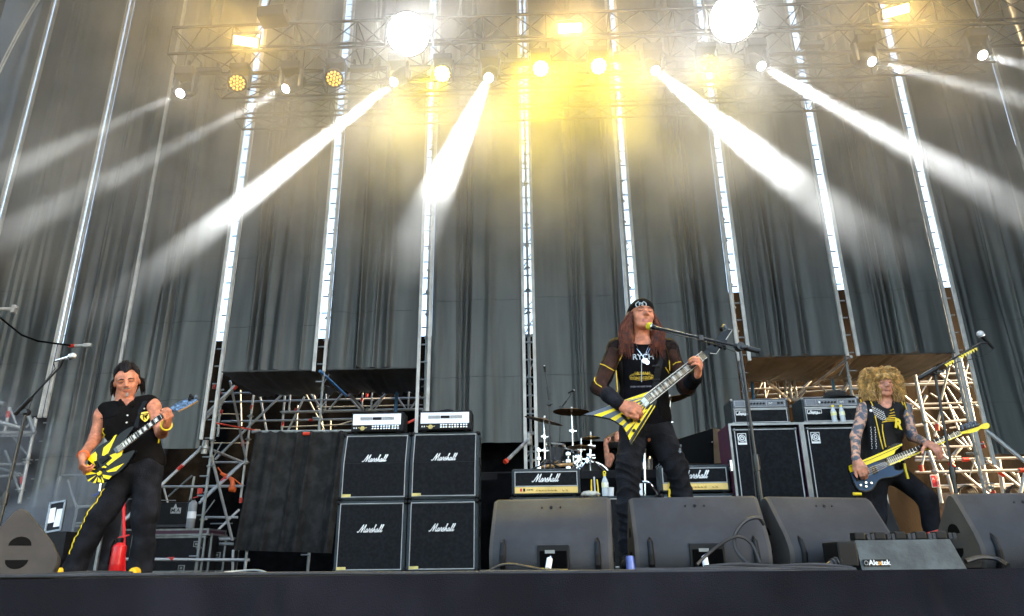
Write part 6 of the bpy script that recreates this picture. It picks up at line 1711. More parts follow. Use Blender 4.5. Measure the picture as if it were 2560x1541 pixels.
    def jd(X):
        z = X[:, 2]
        st = np.clip((0.98-z)*3, 0, 1)
        ph = z*95+5*np.sin(X[:, 0]*9)+2.2*np.sin(z*17+X[:, 0]*25)
        return 0.009*st*(0.8-np.abs(np.sin(ph/2))**0.4*1.5)+wnoise(X, 30, 2, 0.006)
    jeans = G_.build('jeans', M_bwear, root, disp=jd, smooth_it=0)
    jb = bvh_of(jeans)
    Mpat = mat('faded_denim_patch', (0.16, 0.19, 0.22), 0.9, var=0.5, scale=90)
    for (cx, cy, rx, ry) in ((1700, 1127, 4.5, 7), (1702, 1115, 3, 4)):
        mb = MB(); c = snap(cx, cy, jb, Y)
        ring = [snap(cx+rx*math.cos(a)*(0.7+0.3*math.sin(5*a)), cy+ry*math.sin(a), jb, Y) for a in np.linspace(0, 2*PI, 14)[:-1]]
        mb.add([c]+ring, [(0, i+1, (i+1) % 13+1) for i in range(13)]); mb.build('worn_patch', Mpat, jeans)
    # boots
    for a_, dx in ((aL, -0.02), (aR, 0.03)):
        F_ = Sculpt(0.008)
        F_.cone(a_, (a_.x, a_.y, 0.06), 0.058, 0.055, 0.03); F_.cone((a_.x, a_.y+0.03, 0.045), (a_.x+dx, a_.y-0.17, 0.040), 0.045, 0.040, 0.03)
        F_.build('boot', M_leather, root)
    # necklaces and tags
    for pts in ([(1585, 858), (1592, 872), (1602, 886), (1610, 897), (1618, 886), (1626, 870), (1631, 856)], [(1588, 857), (1598, 878), (1610, 895), (1616, 880), (1624, 862)]):
        MB().sweep([snap(a, b, vb, Y-0.1, 0.006) for a, b in pts], 0.0020, n=5).build('chain', M_silver, root)
    for (px, py, rx, ry) in ((1612, 902, 7.5, 7), (1618, 906, 6.0, 6.5)):
        c = snap(px, py, vb, Y-0.1, 0.012); k = 0.0028
        MB().prism([c+Vector((rx*k*math.cos(a), 0, ry*k*math.sin(a))) for a in np.linspace(0, 2*PI, 17)[:-1]], (0, 0.003, 0)).build('dog_tag', M_silver, root)
    # wrist beads
    d = (wrR-elR).normalized(); u = d.orthogonal().normalized(); v = d.cross(u)
    MB().sweep([wrR-d*0.012+(u*math.cos(a)+v*math.sin(a))*0.040 for a in np.linspace(0, 2*PI, 20)], 0.006, n=6).build('bracelet', M_leather, root, smooth=True)
    return root, vb, Y
sing, sing_b, YS = singer()
# ---- V guitar
def vguitar():
    Yg = YS-0.205
    ZA = zz(1400, 980, 4.74)
    t = thing('electric_guitar', P(1560, 1060, Yg), 'yellow and black striped V shaped guitar held by the singer, sky reflection coloured grey', 'guitar')
    out = [(1080, -18), (900, 40), (735, 102), (640, 135), (540, 170), (400, 222), (270, 272), (400, 282), (490, 298), (600, 322), (660, 350), (705, 382), (745, 405), (770, 440), (800, 515), (822, 580), (835, 640), (900, 535), (980, 415), (1060, 285), (1128, 175), (1150, 105), (1135, 60)]
    T0 = (0.00010, 0.0001, 1600, 1020)
    body = poly(t, 'body', [ZA(*p) for p in out], Yg, 0.040, M_blkg, T0)
    apex = (1095, 35)
    rim = [(1080, -12), (735, 106, 'y'), (655, 136, 'g'), (540, 176, 'y'), (282, 271, 'g'), (400, 277, 'g'), (492, 293, 'y'), (598, 317, 'g'), (655, 345, 'y'), (698, 378, 'g'), (742, 402, 'y'), (760, 432, 'g'), (785, 478, 'y'), (805, 522, 'm'), (823, 572, 'y'), (833, 606, 'm'), (838, 630, 'y2'), (980, 405, 'e')]
    base = ZA(*apex)
    mm = {'y': M_yelg, 'g': M_greyg, 'm': M_maroon}  # grey puts reflected sky into the colour of the black stripes
    for i in range(1, len(rim)-1):
        k = rim[i][2]
        a, b = ZA(*rim[i-1][:2]), ZA(*rim[i][:2])
        if k in mm:
            poly(t, 'stripe', [base, a, b], Yg-0.0015, 0.0013, mm[k], T0)
    poly(t, 'stripe', [ZA(836, 636), ZA(1108, 185), ZA(1122, 160), ZA(1128, 172)], Yg-0.0018, 0.0015, M_yelg, T0)
    poly(t, 'stripe', [ZA(760, 432), ZA(1005, 215), ZA(1040, 205), ZA(785, 478)], Yg-0.0024, 0.0010, M_yelg, T0)
    poly(t, 'stripe', [ZA(805, 522), ZA(1075, 165), ZA(1100, 150), ZA(823, 572)], Yg-0.0024, 0.0010, M_yelg, T0)
    pk = poly(t, 'pickup', [ZA(945, 102), ZA(1000, 50), ZA(1072, 128), ZA(1012, 186)], Yg-0.012, 0.012, M_caseal, T0)
    poly(t, 'pickup_cover', [ZA(958, 103), ZA(1001, 62), ZA(1060, 127), ZA(1012, 172)], Yg-0.016, 0.004, mat('brushed_nickel', (0.38, 0.44, 0.45), 0.3, 0.7), T0)
    poly(t, 'bridge', [ZA(722, 272), ZA(745, 262), ZA(838, 360), ZA(815, 378)], Yg-0.014, 0.013, M_black, T0)
    for (a, b) in ((845, 345), (935, 350), (875, 460)):
        MB().lathe([(0.012, 0), (0.011, 0.014), (0.001, 0.015)], P(*ZA(a, b), Yg-0.002), (0, -1, 0), n=12).build('knob', M_black, t, smooth=True)
    q, L = neck(t, ZA(1030, 95), ZA(1712, -443), 0.060, 0.050, Yg-0.012, Yg-0.075)
    hs = [(1690, -455), (1740, -520), (1850, -632), (1900, -690), (1990, -742), (2045, -738), (2000, -672), (1962, -616), (1990, -600), (1945, -560), (1900, -520), (1850, -450), (1765, -458), (1735, -430)]
    h = poly(t, 'headstock', [ZA(*p) for p in hs], Yg-0.085, 0.018, M_blkg, bev=0)
    for seg in ([(1990, -742), (2045, -738), (1965, -618)], [(1900, -520), (1850, -450), (1780, -456)]):
        MB().sweep([P(*ZA(*p), Yg-0.087) for p in seg], 0.0022, n=5).build('edge_binding', M_bind, h)
    for i, (a, b) in enumerate(((1905, -752), (1950, -775), (1762, -590), (1830, -570), (1890, -545), (1945, -535))):
        tn = MB().tube(P(*ZA(a, b), Yg-0.09), P(*ZA(a+14, b+30), Yg-0.08), 0.011, n=8).build('tuner', M_black if i != 1 else M_greyg, h, smooth=True)
        MB().ball(P(*ZA(a, b-8), Yg-0.092), (0.013, 0.008, 0.010), n=8, m=5).build('tuner_button', M_black if i != 1 else M_greyg, h, smooth=True)
    for i in range(6):
        v = (i-2.5)/3.2
        MB().tube(P(*ZA(776+i*9, 318-i*8), Yg-0.020), q(1, v, 0.010), 0.0006, n=4).build('string', M_silver, t)
    # strap
    st = []
    pts = [(1655, 872), (1652, 890), (1646, 920), (1641, 950), (1638, 985)]
    for wd_, nm in ((0.020, 'strap'),):
        ps = [snap(a, b, sing_b, YS-0.1, 0.008) for a, b in pts]
        vs = []; fs = []
        for i, p in enumerate(ps):
            vs += [p+Vector((-0.024, 0, 0)), p+Vector((0.024, 0, 0)), p+Vector((0.024, 0.004, 0)), p+Vector((-0.024, 0.004, 0))]
            if i:
                k = 4*i
                fs += [(k-4, k-3, k+1, k), (k-3, k-2, k+2, k+1), (k-2, k-1, k+3, k+2), (k-1, k-4, k, k+3)]
        MB().add(vs, fs+[(0, 1, 2, 3)]).build('strap', M_leather, t)
    for (a, b) in ((1640, 915), (1640, 950)):
        MB().box(snap(a, b, sing_b, YS-0.1, 0.014), (0.056, 0.008, 0.014), bev=0.003).build('strap_buckle', M_black, t)
    return t
vguitar()
# ---------------------------------------------------------------- the left guitarist
def edge_snap(py, bvh, j=0.0):
    for px in np.arange(150, 320, 1.0):
        h_ = bvh.ray_cast(CAMLOC, ray(px, py).normalized())
        if h_[0] is not None:
            return snap(px+2.5+j, py, bvh, 6.2, 0.005)
    return P(240, py, 6.2)
def guitarist():
    Y = 6.2; J = Jf(Y)
    root = thing('person', (J(300, 1428).x, Y, 0), 'guitarist in black sleeveless shirt, black jeans and yellow shoes standing wide legged', 'person')
    S = Sculpt(0.008)
    fwd = Vector((0.52, -1, -0.30)); up = Vector((-0.14, -0.2, 1))
    hc = J(317.5, 957); h = 0.265
    q = head(S, hc, fwd, up, h, wide=1.10, jaw=1.08)
    S.cone(J(312, 985, 0.03), J(311, 1015, 0.04), 0.075, 0.082, 0.03)
    shL, shR = J(258, 1034, 0.02), J(380, 1014, 0.03)
    S.cone(shL, shR, 0.06, 0.06, 0.05)
    S.ell(J(322, 1060, 0.03), (0.19, 0.13, 0.21), k=0.05)
    S.ell(J(335, 1130, 0.02), (0.18, 0.13, 0.20), k=0.05)
    S.cone(J(325, 1175, 0.03), J(362, 1175, 0.03), 0.11, 0.11, 0.05)
    elL, wrL = J(238, 1097, 0.0), J(207, 1142, -0.27)
    elR, wrR = J(404, 1082, -0.02), J(417, 1062, -0.26)
    S.cone(shL, elL, 0.062, 0.052, 0.03); S.cone(elL, wrL, 0.052, 0.034, 0.02)
    S.ell(shL.lerp(elL, .15), 0.066, k=0.03); S.ell(shR.lerp(elR, .12), 0.066, k=0.03)
    S.cone(shR, elR, 0.062, 0.050, 0.03); S.cone(elR, wrR, 0.050, 0.034, 0.02)
    hL, kL, aL = J(322, 1190, 0.03), J(252, 1288, -0.05), J(187, 1408, 0.0)
    hR, kR, aR = J(368, 1190, 0.03), J(363, 1290, -0.02), J(354, 1410, 0.05)
    for a, b, c in ((hL, kL, aL), (hR, kR, aR)):
        S.cone(a, b, 0.08, 0.06, 0.03); S.cone(b, c, 0.06, 0.04, 0.03)
    hand(S, wrL, (J(203, 1170, -0.30)-wrL), Vector((-0.75, -0.62, 0.15)), 0.195, [(0.9, 1.0, 0.5), (0.9, 1.1, 0.6), (0.9, 1.1, 0.6), (0.9, 1.1, 0.6)], (0.85, 0.35, 0.3, 0.9, 0.1, 0.3), side=1)
    hand(S, wrR, (J(424, 1036, -0.35)-wrR), Vector((0.75, -0.6, 0.2)), 0.195, [(0.75, 1.0, 0.7), (0.75, 1.0, 0.7), (0.7, 1.0, 0.7), (0.7, 1.0, 0.7)], (0.75, 0.35, 0.5, 0.8, -0.1, 0.5), side=1)
    body = S.build('body', [M_skin, M_lip], root)
    Mdk = mat('dark_hair', (0.011, 0.0065, 0.005), 0.5, var=0.5, scale=40, spec=0.25)
    brows(body, q, h, Mdk, M_lid)
    MB().sweep([q(-0.11, 0.40, -0.195), q(-0.05, 0.425, -0.175), q(0.0, 0.425, -0.18), q(0.05, 0.425, -0.175), q(0.11, 0.40, -0.195)], [0.004, 0.006, 0.006, 0.006, 0.004], n=6).build('moustache', mat('grey_brown_beard', (0.16, 0.12, 0.10), 0.8), body, smooth=True)
    MB().ball(q(0.0, 0.365, -0.40), (0.013, 0.010, 0.022), n=10, m=6).build('goatee', mat('grey_beard', (0.26, 0.22, 0.19), 0.8), body, smooth=True)
    # swept back hair
    f3, u3, r3 = frame3(fwd, up); R = Matrix((r3, f3, u3)).transposed()
    C_ = Sculpt(0.007)
    C_.ell(q(0, -0.10, 0.20), (0.375*h, 0.43*h, 0.40*h), R)
    C_.ell(q(0, -0.30, -0.12), (0.33*h, 0.18*h, 0.36*h), R, 0.05)
    for s_ in (-1, 1):
        C_.ell(q(s_*0.345, -0.14, 0.06), (0.065*h, 0.16*h, 0.24*h), R, 0.03)
    C_.box(q(0, 0.42, -0.22), (0.55*h, 0.42*h, 0.56*h), Matrix.Rotation(0.30, 3, r3) @ R, 0.015, sub=True)
    for s_ in (-1, 1):
        C_.ell(q(s_*0.21, 0.34, 0.36), (0.15*h, 0.26*h, 0.17*h), R, 0.015, sub=True)
    C_.build('hair_cap', Mdk, root, disp=lambda X: wnoise(X*np.array([1, 0.3, 0.5]), 190, 3, 0.004))
    mb = MB(); rr = random.Random(9)
    for i in range(620):
        x = rr.uniform(-0.36, 0.36); ca = math.sqrt(max(0.02, 1-(x/0.395)**2))*1.04
        ph0 = 0.50+0.55*math.exp(-((abs(x)-0.21)/0.09)**2)+rr.uniform(-0.08, 0.60)*rr.random(); ph1 = rr.uniform(2.2, 3.6); w_ = rr.uniform(0.0, 0.10) if rr.random() < 0.8 else rr.uniform(0.12, 0.34); wv = rr.uniform(0, 6)
        pts = []
        for k in range(9):
            s_ = k/8; ph = ph0+(ph1-ph0)*s_; m_ = 1.0+0.03+w_*math.sin(PI*s_)+0.012*math.sin(9*s_+wv)
            pts.append(q(x*(1+0.10*s_)+0.012*math.sin(7*s_+wv), -0.10+0.43*ca*math.cos(ph)*m_, 0.20+0.40*ca*math.sin(ph)*m_))
        mb.sweep(pts, [0.0018, 0.0034, 0.0038, 0.0038, 0.0038, 0.0038, 0.0034, 0.003, 0.001], n=5, caps=False)
    for i in range(300):
        s_ = 1 if i % 2 else -1; b = rr.random()
        p0 = q(s_*0.36, 0.02-0.40*b, 0.20-0.15*rr.random())
        p3_ = q(s_*(0.38+0.16*rr.random()**2), -0.10-0.35*b, 0.04-0.52*rr.random())
        p1 = p0.lerp(p3_, .5)+r3*(s_*0.06*h*rr.random())
        mb.sweep([p0, p1, p3_], [0.004, 0.0045, 0.001], n=5, caps=False)
    mb.build('hair', Mdk, root, smooth=True)
    # sleeveless shirt
    T = Sculpt(0.008)
    T.cone(J(266, 1028, 0.02), J(372, 1010, 0.03), 0.080, 0.080, 0.04)
    T.ell(J(322, 1058, 0.02), (0.225, 0.155, 0.215), k=0.05)
    T.ell(J(338, 1120, 0.01), (0.215, 0.16, 0.20), k=0.05)
    T.cone(J(328, 1158, 0.03), J(372, 1158, 0.03), 0.135, 0.135, 0.05)
    T.ell(J(316, 1003, -0.04), (0.066, 0.12, 0.075), k=0.01, sub=True)
    T.box(J(350, 1182, 0.03), (0.40, 0.4, 0.055), None, 0.015, sub=True)
    sh = T.build('sleeveless_shirt', M_vest, root, disp=lambda X: wnoise(X, 24, 12, 0.006)+wnoise(X, 60, 2, 0.0015))
    for (sd, pts) in ((0, [(300, 1002), (302, 1010), (308, 1018), (315, 1024)]), (1, [(333, 1005), (328, 1013), (322, 1020), (318, 1025)])):
        C2 = Sculpt(0.008); pr = [J(a, b, -0.10+0.02*abs(i-1.5)) for i, (a, b) in enumerate(pts)]
        C2.chain(pr, [0.018, 0.026, 0.024, 0.008], 0.01, flat=((0, 1, 0), 0.5)); C2.build('collar', M_vest, root)
    bb = bvh_of(sh)
    # shield patch
    so = [(347, 1035), (352, 1031), (363, 1029), (374, 1028), (377, 1034), (375, 1044), (369, 1052), (362, 1056), (354, 1050), (349, 1043)]
    ps = [snap(a, b, bb, Y-.1, 0.006) for a, b in so]
    c = sum(ps, Vector())/len(ps)
    MB().add([c]+ps, [(0, i+1, (i+1) % 10+1) for i in range(10)]).build('shield_patch', M_yel, sh)
    for seg, r_ in (((so+[so[0]]), 0.0028), ([(348, 1037.5), (376, 1033.5)], 0.004), ([(358, 1039), (360, 1050)], 0.0045), ([(366, 1038), (366, 1048)], 0.0045)):
        MB().sweep([snap(a, b, bb, Y-.1, 0.009) for a, b in seg], r_, n=5).build('patch_line', M_black, sh)
    for (a, b) in ((319, 1039), (361, 1022), (317, 1057), (322, 1075)):
        MB().lathe([(0.001, 0), (0.008, 0), (0.007, 0.005), (0.001, 0.006)], snap(a, b, bb, Y-.1, 0.0), (0, -1, 0), n=10).build('snap_button', M_bind, sh)
    MB().sweep([snap(a, b, bb, Y-.1, 0.004) for a, b in ((252, 1047), (270, 1044), (283, 1041), (292, 1038))], 0.004, n=5).build('pocket_seam', M_tee, sh)
    for pts in ([(259, 1072), (257, 1080), (262, 1088), (258, 1095)], [(392, 1082), (394, 1092), (397, 1100), (396, 1108)]):
        MB().sweep([snap(a, b, bb, Y-.02, 0.006) for a, b in pts], 0.007, n=5).build('yellow_lacing', M_yel, sh)
    # jeans
    G_ = Sculpt(0.008)
    G_.cone(J(326, 1172, 0.03), J(368, 1172, 0.03), 0.138, 0.138, 0.05)
    for a, b, c in ((hL, kL, aL), (hR, kR, aR)):
        G_.cone(a, b, 0.125, 0.100, 0.04); G_.cone(b, b.lerp(c, .6), 0.100, 0.092, 0.03); G_.cone(b.lerp(c, .6), Vector((c.x, c.y, 0.07)), 0.092, 0.098, 0.03)
    jn = G_.build('jeans', M_bwear, root, disp=lambda X: wnoise(X, 20, 21, 0.008)+wnoise(X, 52, 4, 0.0025))
    jb = bvh_of(jn)
    MB().sweep([edge_snap(1222+i*8.2, jb, ((-1)**i)*1.0) for i in range(21)], 0.0042, n=5).build('yellow_lacing', M_yel, jn)
    for a_, dx in ((aL, -0.10), (aR, 0.02)):
        F_ = Sculpt(0.008)
        F_.cone((a_.x, a_.y+0.04, 0.045), (a_.x+dx, a_.y-0.15, 0.035), 0.042, 0.036, 0.03); F_.cone((a_.x, a_.y, 0.09), (a_.x, a_.y, 0.05), 0.045, 0.048, 0.03)
        sh_ = F_.build('shoe', mat('yellow_canvas_shoe', (0.80, 0.47, 0.01), 0.7, var=0.15, scale=30, bump=0.2), root)
        MB().sweep([(a_.x+0.045, a_.y+0.05, 0.010), (a_.x+dx+0.04, a_.y-0.15, 0.010), (a_.x+dx, a_.y-0.195, 0.010), (a_.x+dx-0.04, a_.y-0.15, 0.010), (a_.x-0.045, a_.y+0.05, 0.010)], 0.010, n=6).build('sole', M_bind, sh_, smooth=True)
    for w_, e_, m_ in ((wrR, elR, M_yel), (wrL, elL, M_orange)):
        d = (w_-e_).normalized(); u = d.orthogonal().normalized(); v = d.cross(u)
        MB().sweep([w_-d*0.020+(u*math.cos(a)+v*math.sin(a))*0.040 for a in np.linspace(0, 2*PI, 20)], 0.010, n=6).build('wristband', m_, root, smooth=True)
    return root, bb, Y
gt, gt_b, YGt = guitarist()
def strat():
    Yg = YGt-0.235
    Z = zz(100, 1100, 4.365)
    t = thing('electric_guitar', P(260, 1180, Yg), 'black guitar with yellow sunburst rays held by the left guitarist', 'guitar')
    o = smoothpoly([(334, 1067), (318, 1072), (302, 1083), (288, 1095), (262, 1107), (241, 1122), (226, 1142), (216, 1165), (213, 1182), (218, 1198), (231, 1207), (247, 1208), (262, 1203), (278, 1192), (300, 1178), (316, 1160), (330, 1140), (337, 1127), (327, 1128), (313, 1134), (304, 1132), (304, 1118), (312, 1102), (322, 1086)], 4)
    poly(t, 'body', o, Yg, 0.042, M_blkg)
    rays = [[(693, 85), (765, 25), (812, -45), (838, -58), (742, 148), (726, 152), (718, 172), (676, 172)],
            [(605, 128), (622, 160), (612, 292), (518, 214), (560, 160)],
            [(760, 170), (905, 108), (892, 168), (742, 282), (722, 262), (790, 200)],
            [(722, 342), (915, 256), (830, 342), (742, 354)], [(682, 380), (782, 396), (750, 432), (690, 414)],
            [(498, 330), (620, 368), (500, 386)], [(516, 440), (612, 386), (530, 456)], [(575, 470), (628, 400), (604, 474)], [(630, 458), (634, 408), (662, 440), (666, 466)], [(672, 400), (690, 440), (700, 470), (676, 466)],
            [(515, 262), (600, 322), (585, 330), (512, 290)], [(668, 300), (700, 282), (730, 296), (706, 312)]]
    for r_ in rays:
        poly(t, 'ray', [Z(*p) for p in r_], Yg-0.0018, 0.0016, M_yelg)
    MB().lathe([(0.001, 0), (0.020, 0), (0.018, 0.010), (0.001, 0.011)], P(*Z(650, 365), Yg-0.001), (0, -1, 0), n=14).build('ray_hub', M_yelg, t)
    for pts, nm, m_ in (([(636, 222), (720, 160), (748, 200), (668, 264)], 'pickup', M_black), ([(800, 100), (830, 78), (860, 120), (832, 148)], 'pickup', M_greyg), ([(588, 236), (612, 228), (640, 300), (612, 300)], 'bridge', M_black)):
        poly(t, nm, [Z(*p) for p in pts], Yg-0.012, 0.012, m_)
    for (a, b) in ((700, 318), (668, 322), (640, 345)):
        MB().lathe([(0.011, 0), (0.010, 0.012), (0.001, 0.013)], P(*Z(a, b), Yg), (0, -1, 0), n=10).build('knob', M_black, t)
    q, L = neck(t, Z(845, 112), (412, 1035), 0.058, 0.046, Yg-0.010, Yg-0.05, nfr=24, binding=False, inl=M_fretw)
    ZC = zz(130, 880, 5.867)
    h = poly(t, 'headstock', [ZC(*p) for p in ((1660, 905), (1720, 835), (1795, 770), (1900, 715), (2020, 682), (2130, 690), (2125, 715), (1980, 800), (1850, 862), (1720, 870))], Yg-0.055, 0.016, mat('silver_blue_flake', (0.07, 0.11, 0.18), 0.25, 0.5, var=0.7, scale=60))
    poly(t, 'headstock_edge', [ZC(*p) for p in ((1840, 868), (1985, 802), (2130, 712), (2140, 724), (1990, 815), (1850, 880))], Yg-0.050, 0.016, M_wood)
    for (a, b) in ((2030, 640), (2060, 668), (2110, 660), (2015, 690)):
        MB().ball(P(*ZC(a, b), Yg-0.06), (0.014, 0.010, 0.018), n=8, m=6).build('tuner', M_black if a != 2110 else M_greyg, h, smooth=True)
    MB().tube(P(253, 1209, Yg+0.02), P(250, 1228, Yg+0.02), 0.010, n=8).build('jack_plug', M_silver, t, smooth=True)
    MB().sweep([P(250, 1228, Yg+.02), P(243, 1236, Yg+.03), P(232, 1240, Yg+.06)], 0.006, n=6).build('lead', M_bluep, t, smooth=True)
    ps = [snap(a, b, gt_b, YGt-0.1, 0.006) for a, b in ((364, 1003), (356, 1015), (348, 1030), (342, 1050), (339, 1070))]
    vs = []; fs = []
    for i, p in enumerate(ps):
        vs += [p+Vector((-0.022, 0, 0)), p+Vector((0.022, 0, 0))]
        if i: fs.append((2*i-2, 2*i-1, 2*i+1, 2*i))
    MB().add(vs, fs).build('strap', M_leather, t)
strat()
# ---------------------------------------------------------------- the bassist
def bassist():
    Y = 6.45; J = Jf(Y)
    root = thing('person', (J(2230, 1400).x, Y, 0), 'bassist with big curly blond hair and tattooed arms in a studded black vest', 'person')
    M_tat = mat('tattooed_skin', (0.50, 0.27, 0.18), 0.5, var=0.1, scale=24, col2=(0.075, 0.085, 0.105), mixlo=0.44, mixhi=0.52, det=5, sub=0.05)
    S = Sculpt(0.008)
    fwd = Vector((0.02, -1, -0.10)); up = Vector((-0.07, -0.08, 1))
    hc = J(2205, 962); h = 0.232
    q = head(S, hc, fwd, up, h, wide=0.97)
    S.cone(J(2208, 985, 0.03), J(2211, 1015, 0.04), 0.06, 0.068, 0.03)
    shL, shR = J(2160, 1022, 0.03), J(2262, 1022, 0.04)
    S.cone(shL, shR, 0.052, 0.052, 0.05)
    S.ell(J(2208, 1060, 0.04), (0.155, 0.105, 0.20), k=0.05); S.ell(J(2204, 1130, 0.04), (0.14, 0.10, 0.20), k=0.05)
    S.cone(J(2188, 1180, 0.05), J(2225, 1180, 0.05), 0.09, 0.09, 0.05)
    elL, wrL = J(2139, 1092, -0.02), J(2140, 1148, -0.27)
    elR, wrR = J(2281, 1092, 0.0), J(2314, 1106, -0.27)
    S.cone(shL, elL, 0.056, 0.044, 0.03, m=2); S.cone(elL, wrL, 0.044, 0.032, 0.02, m=2)
    S.cone(shR, elR, 0.056, 0.044, 0.03, m=2); S.cone(elR, wrR, 0.044, 0.032, 0.02, m=2)
    hL, kL, aL = J(2190, 1190, 0.05), J(2192, 1290, -0.02), J(2196, 1402, 0.03)
    hR, kR, aR = J(2240, 1185, 0.06), J(2318, 1247, -0.04), J(2346, 1398, 0.10)
    for a, b, c in ((hL, kL, aL), (hR, kR, aR)):
        S.cone(a, b, 0.07, 0.05, 0.03); S.cone(b, c, 0.05, 0.036, 0.03)
    hand(S, wrL, (J(2158, 1178, -0.30)-wrL), Vector((-0.35, -0.9, 0.2)), 0.195, [(0.5, 0.7, 0.4), (0.45, 0.7, 0.4), (0.5, 0.7, 0.4), (0.5, 0.8, 0.5)], (0.8, 0.5, 0.2, 0.9, 0.2, 0.1), side=1)
    hand(S, wrR, (J(2338, 1118, -0.34)-wrR), Vector((0.1, -0.9, 0.25)), 0.19, [(0.55, 0.6, 0.4), (0.5, 0.6, 0.4), (0.5, 0.6, 0.4), (0.5, 0.6, 0.4)], (0.3, 0.9, 0.2, 0.5, 0.8, 0.2), side=1)
    body = S.build('body', [M_skin2, M_lip, M_tat], root)
    brows(body, q, h, mat('sandy_brow', (0.34, 0.19, 0.09), 0.8), M_lid)
    # curls
    Mh = mat('sandy_blond_curls', (0.56, 0.33, 0.10), 0.45, var=0.45, scale=26, sheen=0.1)
    rr = random.Random(12); mb = MB()
    for i in range(1700):
        a = rr.uniform(-PI, PI); el = math.asin(rr.uniform(-0.15, 1.0))
        if math.cos(a) > 0.60 and el < 0.80: continue
        p0 = q(0.35*math.sin(a)*math.cos(el), 0.36*math.cos(a)*math.cos(el)-0.05, 0.15+0.36*math.sin(el))
        k_ = rr.random()**0.75; zt = 0.62-(1.62 if rr.random() < 0.65 or abs(math.sin(a)) < 0.45 else 2.0)*k_*(0.75+0.25*rr.random())          # where the tip hangs
        wd = math.sqrt(max(0.14, 1-((zt+0.12)/1.12)**2))
        sa = math.sin(a); sa = math.copysign(max(abs(sa), 0.35 if zt < 0.1 else 0.0), sa)
        p3_ = q(0.88*sa*wd*rr.uniform(0.78, 1.05), min(0.26, 0.55*math.cos(a)*wd-0.08), zt)
        p1 = q(0.80*sa*max(0.55, math.cos(el)), min(0.34, 0.55*math.cos(a)*math.cos(el)-0.04), 0.34+0.56*math.sin(max(0.1, el)))
        ax = []; N = 28; turns = rr.uniform(4, 7.5); R_ = rr.uniform(0.004, 0.011); ph = rr.uniform(0, 6.28)
        for k in range(N):
            s = k/(N-1)
            b = p0*(1-s)**2+p1*(2*s*(1-s))+p3_*s*s
            ax.append(b+Vector((math.cos(turns*2*PI*s+ph), math.sin(turns*2*PI*s+ph), 0.35*math.sin(turns*2*PI*s+ph+1)))*R_*(0.35+0.65*min(1, s*3)))
        mb.sweep(ax, [0.0024]*(N-4)+[0.0022, 0.0018, 0.0013, 0.0006], n=3, caps=False)
    for i in range(110):   # fringe
        x = rr.uniform(-0.33, 0.33)
        p0 = q(x, 0.20, 0.40); p1 = q(x*1.15, 0.46, 0.38); p3_ = q(x*1.3+rr.uniform(-.05, .05), 0.43-0.35*abs(x), 0.17-0.35*max(0, abs(x)-0.18)+rr.uniform(-.04, .05))
        ax = []; N = 18; ph = rr.uniform(0, 6.28)
        for k in range(N):
            s = k/(N-1); b = p0*(1-s)**2+p1*(2*s*(1-s))+p3_*s*s
            ax.append(b+Vector((math.cos(20*s+ph), math.sin(20*s+ph), 0))*0.006)
        mb.sweep(ax, 0.0024, n=3, caps=False)
    C_ = Sculpt(0.010); f3, u3, r3 = frame3(fwd, up); R = Matrix((r3, f3, u3)).transposed()
    C_.ell(q(0, -0.16, 0.16), (0.50*h, 0.44*h, 0.48*h), R); C_.ell(q(-0.42, -0.12, -0.40), (0.26*h, 0.30*h, 0.55*h), R, 0.06); C_.ell(q(0.42, -0.12, -0.40), (0.26*h, 0.30*h, 0.55*h), R, 0.06); C_.ell(q(0, -0.30, -0.35), (0.5*h, 0.2*h, 0.6*h), R, 0.05)
    C_.box(q(0, 0.42, -0.10), (0.235*h, 0.55*h, 0.46*h), R, 0.02, sub=True)
    C_.build('hair_cap', mat('dark_blond_undercoat', (0.22, 0.12, 0.04), 0.7), root, disp=lambda X: wnoise(X, 90, 3, 0.008))
    mb.build('hair', Mh, root, smooth=True)
    # vest
    T = Sculpt(0.008)
    T.cone(J(2170, 1020, 0.03), J(2252, 1020, 0.04), 0.068, 0.068, 0.04)
    T.ell(J(2208, 1060, 0.035), (0.185, 0.125, 0.21), k=0.05); T.ell(J(2204, 1125, 0.035), (0.165, 0.118, 0.21), k=0.05)
    T.cone(J(2190, 1160, 0.05), J(2222, 1160, 0.05), 0.115, 0.115, 0.05)
    T.ell(J(2210, 1003, -0.03), (0.06, 0.10, 0.075), k=0.01, sub=True)
    ve = T.build('studded_vest', M_leather, root, disp=lambda X: wnoise(X, 22, 31, 0.005))
    bb = bvh_of(ve); Z = zz(2080, 880, 5.867)
    def line(pts, r_, m_, nm, off=0.004):
        z = []
        for i in range(len(pts)-1):
            for s in (0, .34, .67): z.append((pts[i][0]*(1-s)+pts[i+1][0]*s, pts[i][1]*(1-s)+pts[i+1][1]*s))
        z.append(pts[-1])
        MB().sweep([snap(*Z(a, b), bb, Y-.1, off) for a, b in z], r_, n=5).build(nm, m_, ve, smooth=True)
    line([(632, 938), (670, 1100), (710, 1280), (750, 1430)], 0.0052, M_ypip, 'zip_piping')
    line([(740, 1060), (740, 1150), (760, 1260), (790, 1400)], 0.0052, M_ypip, 'zip_piping')
    line([(735, 1035), (800, 1020), (880, 1015), (935, 1010)], 0.0052, M_ypip, 'lapel_piping')
    for a, b, c, d in ((855, 862, 905, 840), (850, 905, 918, 885), (830, 945, 925, 930), (800, 975, 930, 965), (775, 1000, 932, 990)):
        line([(a, b), (c, d)], 0.0042, M_ypip, 'lapel_piping')
    line([(415, 700), (450, 790), (490, 900)], 0.0050, M_ypip, 'armhole_piping'); line([(1060, 740), (1090, 830), (1110, 930)], 0.0050, M_ypip, 'armhole_piping'); line([(570, 730), (600, 790)], 0.0045, M_ypip, 'collar_piping'); line([(1015, 715), (1045, 780)], 0.0045, M_ypip, 'collar_piping')
